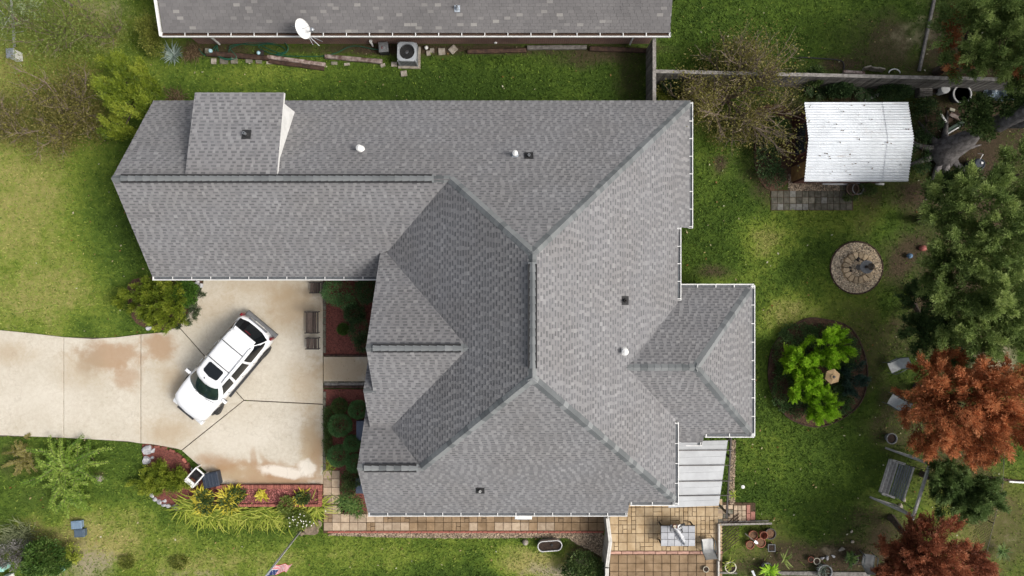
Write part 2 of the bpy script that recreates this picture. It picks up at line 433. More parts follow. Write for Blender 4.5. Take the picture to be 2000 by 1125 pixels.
def branch_net(root, n_limbs, reach, height, seed, r0=.05, kids=4, sub=3, az=None, az_spread=math.pi, out=1.0, sides=4):
    """bare limbs from one root: list of (points, radii) and the twig tips"""
    rr = random.Random(seed); segs = []; tips = []; root = Vector(root)
    def grow(p, d, L, r, depth):
        n = 4; pts = [p]; q = p.copy(); dd = d.normalized()
        for i in range(n):
            dd = (dd + Vector((rr.gauss(0, .16), rr.gauss(0, .16), rr.gauss(.02, .12)))).normalized()
            q = q + dd * (L / n); q.z = max(q.z, .05); pts.append(q.copy())
        segs.append((pts, [r * (1 - .7 * i / n) for i in range(n + 1)]))
        tips.append((pts[-1], dd))
        if depth > 0:
            for _ in range(kids if depth > 1 else sub):
                t = rr.uniform(.3, 1); i = min(int(t * n), n - 1); s = pts[i].lerp(pts[i + 1], t * n - i)
                nd_ = (dd + Vector((rr.gauss(0, .55), rr.gauss(0, .55), rr.gauss(.1, .35)))).normalized()
                grow(s, nd_, L * rr.uniform(.4, .65), r * .5, depth - 1)
    for i in range(n_limbs):
        a = (az or 0) + (rr.uniform(-az_spread, az_spread) if az_spread < math.pi else 2 * math.pi * (i + rr.uniform(-.3, .3)) / n_limbs)
        e = rr.uniform(.55, 1.1)
        d = Vector((math.cos(a) * reach * out, math.sin(a) * reach * out, height * e))
        grow(root, d, d.length * rr.uniform(.55, .75), r0, 2)
    return segs, tips
def foliage_part(name, co, tone, m, parent=None, world=True):
    off = np.zeros(3)
    if parent is not None and world:
        q = parent
        while q is not None: off += np.array(q.location); q = q.parent
    me = quads_mesh(name, co - off, tone, m); return link(name, me, parent)
def trunk_mb(base, top, r0, r1, n=8, wob=.05, seed=0, flare=1.5):
    rr = random.Random(seed); b, t = Vector(base), Vector(top); pts = []; rs = []
    for i in range(6):
        u = i / 5; p = b.lerp(t, u) + Vector((rr.gauss(0, wob), rr.gauss(0, wob), 0)) * (u > 0)
        pts.append(p); rs.append((r0 + (r1 - r0) * u) * (1 + (flare - 1) * max(0, 1 - u * 5)))
    return MB().tube(pts, rs, n)
def in_poly(x, y, poly):
    poly = np.asarray([(p[0], p[1]) for p in poly]); r = np.zeros(len(x), bool); j = len(poly) - 1
    for i in range(len(poly)):
        xi, yi = poly[i]; xj, yj = poly[j]
        c = ((yi > y) != (yj > y)) & (x < (xj - xi) * (y - yi) / (yj - yi + 1e-12) + xi); r ^= c; j = i
    return r
def poly_px(pts, z=0): return [tuple(P(x, y, z)[:2]) for x, y in pts]
def smooth_loop(pts, n=4):
    """closed Catmull-Rom through px points"""
    out = []; m = len(pts)
    for i in range(m):
        p0, p1, p2, p3 = (np.array(pts[(i + k) % m], float) for k in (-1, 0, 1, 2))
        for k in range(n):
            t = k / n
            out.append(tuple(.5 * ((2 * p1) + (-p0 + p2) * t + (2 * p0 - 5 * p1 + 4 * p2 - p3) * t * t + (-p0 + 3 * p1 - 3 * p2 + p3) * t ** 3)))
    return out
def smooth_path(pts, n=5):
    out = []; m = len(pts)
    for i in range(m - 1):
        p0, p1, p2, p3 = (np.array(pts[min(max(i + k, 0), m - 1)], float) for k in (-1, 0, 1, 2))
        for k in range(n):
            t = k / n
            out.append(tuple(.5 * ((2 * p1) + (-p0 + p2) * t + (2 * p0 - 5 * p1 + 4 * p2 - p3) * t * t + (-p0 + 3 * p1 - 3 * p2 + p3) * t ** 3)))
    out.append(tuple(pts[-1])); return out
def scatter(poly, n, seed):
    rng = np.random.default_rng(seed); a = np.array(poly); lo, hi = a.min(0), a.max(0)
    p = rng.uniform(lo, hi, (n * 3, 2)); p = p[in_poly(p[:, 0], p[:, 1], poly)][:n]; return p
def chips(poly, n, size, z, seed, m, name, label, cat='mulch', asp=.4, tilt=.25):
    """loose chips lying on a bed: one uncountable mass"""
    rng = np.random.default_rng(seed); p = scatter(poly, n, seed); k = len(p)
    a = rng.uniform(0, 2 * math.pi, k); d = np.c_[np.cos(a), np.sin(a), rng.normal(size=k) * tilt]
    L = size * rng.uniform(.5, 1.5, k); c = np.c_[p, z + rng.uniform(.004, .02, k)]
    co = leaf_quads(c, d, L, L * asp, rng, np.array([0, 0, 1.0]))
    o = link(name, quads_mesh(name, co, rng.uniform(0, 1, k), m)); return tag(o, label, cat, kind='stuff')
def pebbles(poly, n, size, z, seed, m, name, label, cat='gravel', parent=None):
    rng = np.random.default_rng(seed); p = scatter(poly, n, seed); k = len(p); s = size * rng.uniform(.5, 1.4, k)
    ang = rng.uniform(0, 6.28, k); co = np.zeros((k, 5, 3))
    for i in range(4):
        r = s * rng.uniform(.7, 1.2, k)
        co[:, i] = np.c_[p[:, 0] + r * np.cos(ang + i * 1.571), p[:, 1] + r * np.sin(ang + i * 1.571), np.full(k, z)]
    co[:, 4] = np.c_[p[:, 0] + s * .2, p[:, 1], z + s * .8]
    base = np.arange(k)[:, None, None] * 5; tri = np.array([[0, 1, 4], [1, 2, 4], [2, 3, 4], [3, 0, 4]])[None] + base
    me = np_mesh(name, co.reshape(-1, 3), tri.reshape(-1), np.arange(k * 4) * 3, np.full(k * 4, 3), np.repeat(rng.uniform(0, 1, k), 4), m)
    o = link(name, me, parent)
    return tag(o, label, cat if parent is None else None, kind='stuff')
# ------------------------------------------------------------------ the ground: one sheet to the horizon
EXCL = []                       # places where no lawn grows
def vnoise(x, y, s, seed):
    r = np.random.default_rng(seed); g = r.random((64, 64)); u = (x / s) % 63; v = (y / s) % 63
    i = np.floor(u).astype(int); j = np.floor(v).astype(int); a = u - i; b = v - j; a = a * a * (3 - 2 * a); b = b * b * (3 - 2 * b)
    return (g[i, j] * (1 - a) + g[i + 1, j] * a) * (1 - b) + (g[i, j + 1] * (1 - a) + g[i + 1, j + 1] * a) * b
def fields(x, y):
    """dry, soil, straw cover of the lawn at world places; dry also carries painted garage shade"""
    px = x * F / H + 1000; py = 562.5 - y * F / H
    wob = (vnoise(x + 50, y + 50, 1.3, 1) - .5) * 1.3 + (vnoise(x + 80, y + 80, .45, 2) - .5) * .7
    def B(l):
        o = np.zeros_like(x)
        for cx, cy, rx, ry, v in l:
            d = np.sqrt(((px - cx) / rx) ** 2 + ((py - cy) / ry) ** 2) + wob * .55
            o = np.maximum(o, v * np.clip((1.45 - d) / 1.1, 0, 1))
        return o
    dry = .05 + .2 * vnoise(x + 50, y + 50, 2.2, 3) + .16 * np.clip((900 - px) / 900, 0, 1)
    dry = dry - B([(235, 440, 80, 130, .3), (260, 300, 50, 90, .25), (700, 170, 420, 26, .12)]) + B([(520, 1085, 480, 34, .35), (30, 420, 130, 130, .5), (60, 570, 170, 90, .5), (160, 500, 90, 90, .25), (200, 1060, 140, 60, .75), (420, 1100, 260, 40, .5), (60, 180, 260, 230, .4), (700, 1055, 500, 18, .25),  # subtracted blobs: greener grass by the garage, also painting in its shadow
        (1060, 1100, 110, 34, .95), (1500, 470, 70, 50, .6), (1420, 560, 60, 30, .35), (1540, 600, 90, 45, .6), (1470, 540, 60, 60, .35), (1600, 420, 120, 40, .35), (180, 50, 110, 60, .6), (120, 590, 120, 50, .4),
        (1640, 600, 80, 80, .4), (1560, 380, 60, 50, .2), (1460, 1060, 80, 50, .35), (1900, 1000, 160, 140, .5), (1400, 240, 60, 90, .2), (500, 150, 160, 30, .25), (330, 1060, 60, 30, .4), (1500, 890, 60, 60, .15)])
    soil = B([(880, 96, 480, 13, 1), (1180, 108, 110, 26, .85), (1230, 150, 40, 60, .6), (430, 100, 110, 22, .9), (1890, 300, 220, 220, 1), (1700, 250, 300, 110, .9), (1740, 80, 120, 90, .8), (1770, 500, 60, 70, .95), (1880, 560, 160, 220, 1),
        (1680, 700, 90, 130, .7), (1760, 820, 90, 140, .75), (1610, 1090, 260, 42, .95), (1870, 900, 160, 140, .8), (1720, 1050, 120, 80, .9), (1520, 1100, 140, 34, .9), (1760, 80, 90, 90, .7), (1640, 125, 90, 20, .9),
        (1390, 175, 90, 30, .9), (1150, 1085, 60, 60, .9), (1407, 318, 16, 20, .9), (1400, 530, 60, 22, .9), (100, 235, 170, 60, .55), (250, 460, 70, 60, .2), (60, 1060, 120, 60, .6), (195, 930, 14, 14, .8), (90, 985, 90, 60, .35),
        (1230, 120, 60, 90, .3), (1880, 130, 200, 140, .9), (1960, 1010, 110, 160, .75), (350, 1100, 20, 16, .5), (248, 1100, 18, 16, .5), (1500, 330, 50, 80, .9), (1490, 1040, 60, 40, .55), (1640, 800, 90, 40, .35), (40, 900, 60, 40, .5)])
    straw = B([(1790, 60, 60, 80, .5), (1740, 90, 40, 30, .35), (215, 20, 70, 40, .6), (1090, 1115, 90, 24, .8), (180, 1100, 90, 40, .75), (400, 1120, 180, 16, .5), (60, 640, 200, 16, .3), (1620, 1075, 30, 14, .5), (1950, 700, 60, 40, .8), (1960, 1050, 70, 80, .35)])
    return np.clip(dry, 0, 1), np.clip(soil, 0, 1), np.clip(straw, 0, 1)
gx = np.r_[-400, -120, -60, np.arange(-34, 34.01, .25), 60, 120, 400]; gy = np.r_[-400, -120, -50, np.arange(-21, 21.01, .25), 50, 120, 400]
GX, GY = np.meshgrid(gx, gy); gxf, gyf = GX.ravel(), GY.ravel()
nx, ny = len(gx), len(gy)
ii = (np.arange(ny - 1)[:, None] * nx + np.arange(nx - 1)[None]).ravel()
loops = np.stack([ii, ii + 1, ii + nx + 1, ii + nx], 1).ravel()
gz = (vnoise(gxf + 60, gyf + 60, 3, 9) - .5) * .03; gz[np.abs(gxf) > 33] = 0
gme = np_mesh('ground', np.c_[gxf, gyf, gz - .02], loops, np.arange(len(ii)) * 4, np.full(len(ii), 4), None, None, True)
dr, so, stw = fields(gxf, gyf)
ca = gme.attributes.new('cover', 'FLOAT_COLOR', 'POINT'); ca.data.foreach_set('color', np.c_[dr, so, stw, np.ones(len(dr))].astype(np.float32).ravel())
m, nt, ns, ls, b = new_mat('lawn and soil')
sep = ns.new('ShaderNodeSeparateColor'); ls.new(attr(nt, 'cover', 'Color'), sep.inputs[0])
n1 = noise(nt, 2.2, 6, .7, 'world'); n2 = noise(nt, 14, 4, .7, 'world'); n3 = noise(nt, 60, 3, .6, 'world')
green = mixc(nt, maprange(nt, n2, .3, .7), (.045, .092, .012), (.095, .155, .026))
dryc = mixc(nt, maprange(nt, n2, .3, .7), (.19, .205, .05), (.30, .285, .105))
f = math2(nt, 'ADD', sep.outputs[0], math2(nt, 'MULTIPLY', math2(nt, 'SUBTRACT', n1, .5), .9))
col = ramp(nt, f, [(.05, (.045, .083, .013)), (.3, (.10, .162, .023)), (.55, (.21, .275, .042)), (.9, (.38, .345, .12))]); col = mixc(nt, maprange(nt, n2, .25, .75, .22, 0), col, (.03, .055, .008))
soilc = mixc(nt, maprange(nt, n2, .35, .65), (.045, .032, .022), (.10, .07, .045))
f2 = math2(nt, 'ADD', sep.outputs[1], math2(nt, 'MULTIPLY', math2(nt, 'SUBTRACT', n2, .5), .8))
col = mixc(nt, maprange(nt, f2, .2, 1.05), col, soilc)
f3 = math2(nt, 'ADD', sep.outputs[2], math2(nt, 'MULTIPLY', math2(nt, 'SUBTRACT', n1, .5), .9))
col = mixc(nt, maprange(nt, f3, .3, .9), col, (.36, .31, .21))
col = mixc(nt, maprange(nt, n3, .25, .75, .25, 0), col, (.02, .025, .008))
ls.new(col, b.inputs['Base Color']); b.inputs['Roughness'].default_value = .95; b.inputs['Specular IOR Level'].default_value = .1
bump(nt, b, n3, .8, .05)
gme.materials.append(m)
tag(link('ground', gme), kind='structure')

# ------------------------------------------------------------------ driveway of cast slabs
m, nt, ns, ls, b = new_mat('driveway concrete')
n1 = noise(nt, .55, 6, .65, 'world'); n2 = noise(nt, 7, 5, .7, 'world'); n3 = noise(nt, 55, 3, .6, 'world')
col = mixc(nt, maprange(nt, n1, .3, .7), (.58, .54, .455), (.51, .47, .385))
col = mixc(nt, maprange(nt, n2, .35, .7, 0, .5), col, (.43, .37, .285)); col = mixc(nt, maprange(nt, noise(nt, 2.6, 6, .7, 'world', 1.5), .5, .72, 0, .4), col, (.37, .31, .23))
RUST, TAN, GRIME, PALE = (.33, .20, .105), (.38, .285, .175), (.24, .195, .14), (.72, .68, .60)
for px, py, rx, ry, an, c, k, sf in [(215, 695, 70, 34, 0, RUST, .75, .5), (250, 735, 32, 30, 0, RUST, .6, .7), (312, 678, 38, 32, -20, RUST, .75, .6), (345, 745, 60, 32, -45, TAN, .6, .8), (20, 690, 50, 26, 0, TAN, .5, .8), (160, 720, 55, 40, 0, TAN, .5, .9),
        (575, 600, 70, 55, 0, TAN, .8, .9), (520, 560, 110, 26, 0, TAN, .45, .9), (600, 745, 40, 60, 0, TAN, .55, .9), (330, 845, 60, 36, 0, TAN, .65, .9), (175, 700, 30, 40, 0, GRIME, .25, .8), (535, 930, 120, 30, -4, RUST, .85, .6), (450, 922, 60, 22, 0, TAN, .9, .7), (430, 905, 55, 18, -8, RUST, .7, .7),
        (612, 870, 30, 75, 0, TAN, .9, .8), (618, 900, 14, 50, 0, RUST, .5, .8), (495, 895, 8, 26, 5, RUST, .55, .6), (520, 910, 8, 34, 25, RUST, .55, .6), (606, 568, 26, 12, 0, GRIME, .5, .8), (600, 600, 30, 12, 0, GRIME, .55, .9), (420, 600, 60, 26, 30, TAN, .4, .9), (556, 922, 55, 12, -8, PALE, .8, .4), (600, 915, 20, 18, 0, PALE, .8, .4),
        (675, 722, 70, 40, 0, TAN, .7, .5), (470, 850, 90, 40, 0, PALE, .25, .9), (70, 780, 110, 40, 0, PALE, .2, .9), (520, 690, 60, 50, 0, PALE, .15, .9)]:
    mk = blob(nt, px, py, rx, ry, an, .08, sf); col = mixc(nt, math2(nt, 'MULTIPLY', mk, k), col, c)
vor = ns.new('ShaderNodeTexVoronoi'); vor.feature = 'DISTANCE_TO_EDGE'; vor.inputs['Scale'].default_value = .16
g = ns.new('ShaderNodeNewGeometry'); wv = ns.new('ShaderNodeVectorMath'); wv.operation = 'ADD'
nz = ns.new('ShaderNodeTexNoise'); nz.inputs['Scale'].default_value = 1.5; ls.new(g.outputs['Position'], nz.inputs['Vector'])
ls.new(g.outputs['Position'], wv.inputs[0]); ls.new(nz.outputs['Color'], wv.inputs[1]); ls.new(wv.outputs[0], vor.inputs['Vector'])
col = mixc(nt, maprange(nt, vor.outputs['Distance'], 0, .004, .13, 0), col, (.16, .12, .08))
col = mixc(nt, maprange(nt, n3, .3, .7, .12, 0), col, (.25, .21, .16))
ls.new(col, b.inputs['Base Color']); b.inputs['Roughness'].default_value = .85; b.inputs['Specular IOR Level'].default_value = .25
bump(nt, b, n3, .25, .01); CONC = m
JOINT_ = mat('dark joint filler', (.10, .08, .06), (.06, .05, .04), 12, .95, tone=0)
drive = thing('driveway', None, None, (0, 0, 0), kind='structure')
SLABS = [[(-260, 645), (0, 645), (60, 651), (123.6, 658.5), (123.6, 855), (0, 850), (-260, 850)],
    [(125, 658.6), (180, 662), (232, 658.5), (274.2, 653), (274.2, 866), (250, 862), (125, 855)],
    [(275.6, 653), (320, 649), (350, 637), (351.2, 642.4), (475, 782), (354, 879), (345, 876), (300, 868), (275.6, 866)],
    [(352.6, 641.2), (351.5, 636), (375, 602), (395, 562), (399, 540), (399, 505), (630.5, 505), (630.5, 788.6), (476.6, 781)],
    [(476.3, 783), (630.5, 790.4), (630.5, 945), (432, 946), (395, 915), (355.5, 880.2)]]
for s_ in SLABS:
    MB().prism(poly_px(s_, .08), -.06, .08, bev=.008).build('slab', CONC, drive); EXCL.append(poly_px(s_))
o = MB().prism(poly_px([(-260, 647), (120, 659), (232, 660), (320, 651), (352, 638), (397, 562), (400, 508), (630, 508), (630, 944), (433, 945), (356, 879), (275, 865), (124, 854), (-260, 849)], .03), -.05, .03).build('joint_filler', JOINT_, drive)
MB().prism(poly_px([(631.9, 697), (722, 697), (722, 745), (631.9, 748)], .07), -.06, .07, bev=.008).build('slab', CONC, drive)

# ------------------------------------------------------------------ beds
def bed(px, m, z=.02, name='flower_bed', sm=0, z0=-.05):
    pts = smooth_loop(px, sm) if sm else px
    w = poly_px(pts); o = MB().prism(w, z0, z).build(name, m); tag(o, kind='structure'); EXCL.append(w); return w
b1 = bed([(632, 520), (740, 520), (740, 695), (632, 693)], MULCH)
b2 = bed([(632, 760), (735, 760), (735, 1000), (664, 1000), (664, 918), (632, 918)], MULCH)
chips(b1, 2600, .07, .02, 21, MULCH, 'red_mulch', 'red wood mulch in the bed between garage and front path')
chips(b2, 2600, .07, .02, 22, MULCH, 'red_mulch', 'red wood mulch in the bed of clipped round shrubs')
b3 = bed([(278, 868), (318, 876), (345, 884), (370, 905), (378, 930), (425, 950), (420, 985), (350, 998), (305, 975), (296, 955), (330, 930), (290, 915)], MULCH, sm=3)
chips(b3, 900, .07, .02, 23, MULCH, 'red_mulch', 'red mulch in the curved bed at the driveway corner')
b4 = bed([(1600, 622), (1660, 640), (1690, 700), (1690, 760), (1668, 800), (1620, 828), (1580, 832), (1535, 812), (1508, 770), (1500, 725), (1508, 680), (1535, 645), (1570, 624)], BROWNMULCH, sm=4)
chips(b4, 3000, .07, .02, 24, BROWNMULCH, 'litter_or_fill', 'brown leaf litter in the round lawn bed', 'leaf litter')
b5 = bed([(250, 555), (300, 540), (392, 545), (395, 580), (370, 618), (335, 642), (290, 642), (258, 620)], BROWNMULCH, sm=3)
b6 = bed([(1480, 210), (1545, 215), (1550, 300), (1545, 350), (1505, 372), (1478, 340), (1472, 270)], BROWNMULCH, sm=3)
b7 = bed([(660, 1037), (1175, 1042), (1180, 1052), (1060, 1050), (900, 1051), (760, 1049), (640, 1045)], GRAVEL, z=.012)
pebbles(b7, 2600, .045, .012, 31, GRAVEL, 'gravel', 'strip of beige gravel between paver walk and lawn')
b8 = bed([(1540, 340), (1610, 355), (1640, 360), (1640, 372), (1540, 372)], GRAVEL, z=.012)
pebbles(b8, 900, .05, .012, 32, GRAVEL, 'gravel', 'patch of tan pebbles in front of the metal roofed shed')
b9 = bed([(1105, 1045), (1140, 1040), (1180, 1048), (1180, 1090), (1150, 1072), (1125, 1062)], GRAVEL, z=.014)
pebbles(b9, 1300, .045, .014, 33, GRAVEL, 'gravel', 'tan gravel heaped in the corner by the vinyl fence')
b10 = bed([(1425, 860), (1436, 860), (1434, 985), (1424, 985)], GRAVEL, z=.012)
pebbles(b10, 500, .05, .012, 34, GRAVEL, 'gravel', 'narrow gravel strip along the edge of the patio cover')

# ------------------------------------------------------------------ paver walks and the patio: every tile its own piece
TILE = {}
def tile(parent, px0, py0, px1, py1, m, z=.05, gap=.9, key=None):
    a, c = P(px0 + gap / 2, py0 + gap / 2, z), P(px1 - gap / 2, py1 - gap / 2, z)
    w, h = abs(c.x - a.x), abs(c.y - a.y); k = (round(w, 2), round(h, 2), m.name, R.randrange(6))
    if k not in TILE: TILE[k] = MB().bbox((0, 0, -.03), (w, h, .06), tone=R.random(), bev=.008).mesh('paver', m)
    o = link('paver', TILE[k], parent, ((a.x + c.x) / 2, (a.y + c.y) / 2, z + R.uniform(-.004, .004)))
    o.rotation_euler = (R.uniform(-.006, .006), R.uniform(-.006, .006), R.uniform(-.01, .01)); return o
JOINT = mat('dark joint sand', (.09, .055, .03), (.05, .035, .022), 12, .95, .5, 50, tone=0)
def sub_base(px, z=.02):
    o = MB().prism(poly_px(px), -.05, z).build('joint_sand', JOINT); EXCL.append(poly_px(px)); return o
walk = thing('paver_walk', None, None, kind='structure')
o = sub_base([(631, 984), (664, 984), (700, 1000), (1178, 1000), (1178, 1041), (632, 1041)]); o.parent = walk
o = sub_base([(631, 918), (664, 918), (664, 986), (631, 986)], .0205); o.parent = walk
for r_ in range(4):
    for c_ in range(2): tile(walk, 631 + c_ * 16.3, 919 + r_ * 16.4, 631 + (c_ + 1) * 16.3, 919 + (r_ + 1) * 16.4, PAVER)
x = 632.0; k_ = 0
while x < 1176:
    w = 16.7
    for r_ in range(3):
        if r_ == 0 and x < 700 and x > 660: continue
        y0 = 987.5 + r_ * 16.4
        brown = (745 < x < 945 and not (r_ == 2 and x < 792)) or x > 1085 or (r_ < 2 and 900 < x)
        if R.random() < .12: brown = not brown
        mm = BROWNPAVER if brown else PAVER
        if R.random() < .22 and brown:
            tile(walk, x, y0, x + w / 2, y0 + 16.4, mm); tile(walk, x + w / 2, y0, x + w, y0 + 8.2, mm); tile(walk, x + w / 2, y0 + 8.2, x + w, y0 + 16.4, mm)
        else: tile(walk, x, y0, x + w, y0 + 16.4, mm)
    x += w
bm_ = MB().bbox((0, 0, -.03), (PX(10.2), PX(3.6), .07), tone=.6).mesh('edging_brick', BRICK)
x = 640
while x < 1172:
    o = link('edging_brick', bm_, walk, P(x + 5, 1039.5, .05)); o.rotation_euler = (0, 0, R.uniform(-.05, .05)); x += 10.8
patio = thing('patio', None, None, kind='structure')
o = sub_base([(1190, 975), (1475, 982), (1476, 1021), (1405, 1021), (1404, 1130), (1186, 1130)]); o.parent = patio
x = 1191.0
PATIO = mat('ochre patio paver', (.46, .355, .225), (.35, .25, .14), 2.5, .88, .35, 45, tone=.13, coord='world')
while x < 1398:
    for r_ in range(6):
        y0 = 974.5 + r_ * 16.9
        u = R.random()
        if u < .3:
            tile(patio, x, y0, x + 8.45, y0 + 16.9, PATIO); tile(patio, x + 8.45, y0, x + 16.9, y0 + 8.45, PATIO); tile(patio, x + 8.45, y0 + 8.45, x + 16.9, y0 + 16.9, PATIO)
        elif u < .4:
            tile(patio, x, y0, x + 16.9, y0 + 8.45, PATIO); tile(patio, x, y0 + 8.45, x + 16.9, y0 + 16.9, PATIO)
        else: tile(patio, x, y0, x + 16.9, y0 + 16.9, PATIO)
    for r_ in range(3): tile(patio, x, 1083.5 + r_ * 16.6, x + 16.9, 1100.1 + r_ * 16.6, BROWNPAVER)
    x += 16.95
x = 1192
while x < 1396:
    tile(patio, x, 1076.5, x + 22, 1083, mat('pink paver edging', (.42, .25, .20), (.30, .18, .13), 5, .9, .3, tone=.3)); x += 22
for i in range(3):
    for j in range(4): tile(patio, 1402 + i * 10, 986 + j * 9, 1412 + i * 10, 995 + j * 9, PAVER if (i + j) % 3 else GREYPAVER)
for i in range(3):
    for j in range(3): tile(patio, 1433 + i * 8, 987 + j * 10.5, 1441 + i * 8, 997.5 + j * 10.5, PAVER)
PINK = mat('pink brick paver', (.45, .215, .165), (.36, .17, .13), 5, .9, .3, tone=.3)
for (a, c, d, e) in ((1458, 986, 1466, 1003), (1458, 1003, 1466, 1020), (1466, 999, 1475, 1016)): tile(patio, a, c, d, e, PINK)
pads = thing('shed_paver_pad', None, None, kind='structure')
o = sub_base([(1505, 371), (1666, 371), (1666, 411), (1505, 411)], .01); o.parent = pads
for i in range(13):
    for j in range(3): tile(pads, 1506 + i * 12.2, 372.5 + j * 12.6, 1506 + (i + 1) * 12.2, 372.5 + (j + 1) * 12.6, GREYPAVER if R.random() < .72 or i > 8 else mat('pale grey paver', (.34, .33, .30), (.20, .20, .17), 5, .9, .3, tone=.4), .03)
for i in range(4): tile(pads, 1604 + i * 12.2, 360, 1604 + (i + 1) * 12.2, 372, GREYPAVER, .03)

# ------------------------------------------------------------------ shingle roofs
def plane3(A, B_, C_):
    """meeting point of three roof planes, each (a, bx, by): z = a + bx x + by y"""
    m_ = np.array([[A[1] - B_[1], A[2] - B_[2]], [A[1] - C_[1], A[2] - C_[2]]]); r_ = np.array([B_[0] - A[0], C_[0] - A[0]])
    s_ = np.linalg.solve(m_, r_); return Vector((s_[0], s_[1], A[0] + A[1] * s_[0] + A[2] * s_[1]))
def on(A, x, y): return Vector((x, y, A[0] + A[1] * x + A[2] * y))
def x_on2(A, B_, x):           # where planes A and B meet at given x
    y = ((B_[0] + B_[1] * x) - (A[0] + A[1] * x)) / (A[2] - B_[2]); return on(A, x, y)
def y_on2(A, B_, y):
    x = ((B_[0] + B_[2] * y) - (A[0] + A[2] * y)) / (A[1] - B_[1]); return on(A, x, y)
def shingle_mat(name, stops, patch):
    m, nt, ns, ls, b = new_mat(name)
    t = attr(nt, 'tone'); n1 = noise(nt, .45, 4, .6, 'world'); n2 = noise(nt, 45, 3, .7, 'world')
    f = math2(nt, 'ADD', t, math2(nt, 'MULTIPLY', math2(nt, 'SUBTRACT', n2, .5), .28))
    col = ramp(nt, f, stops)
    col = mixc(nt, maprange(nt, n1, .3, .7, 0, .75), col, patch, 'MULTIPLY'); col = mixc(nt, maprange(nt, noise(nt, 1.7, 5, .7, 'world'), .5, .75, 0, .5), col, (.80, .80, .82), 'MULTIPLY')
    ls.new(col, b.inputs['Base Color']); b.inputs['Roughness'].default_value = .92; b.inputs['Specular IOR Level'].default_value = .15
    bump(nt, b, noise(nt, 160, 2, .7, 'world'), .35, .006); return m
SHING = shingle_mat('grey laminated shingle', [(.02, (.106, .107, .112)), (.3, (.162, .162, .168)), (.6, (.218, .217, .222)), (.95, (.285, .283, .285))], (.91, .89, .865))
NSHING = shingle_mat('old grey three tab shingle', [(.05, (.115, .110, .110)), (.4, (.152, .146, .145)), (.7, (.172, .165, .163)), (.97, (.26, .25, .235))], (.80, .80, .80))
CAPM = shingle_mat('ridge cap shingle', [(.05, (.115, .123, .127)), (.5, (.165, .175, .179)), (.95, (.24, .25, .252))], (.9, .9, .88))
DECK = mat('roof deck', (.07, .07, .07), (.05, .05, .05), 5, .95, tone=0)
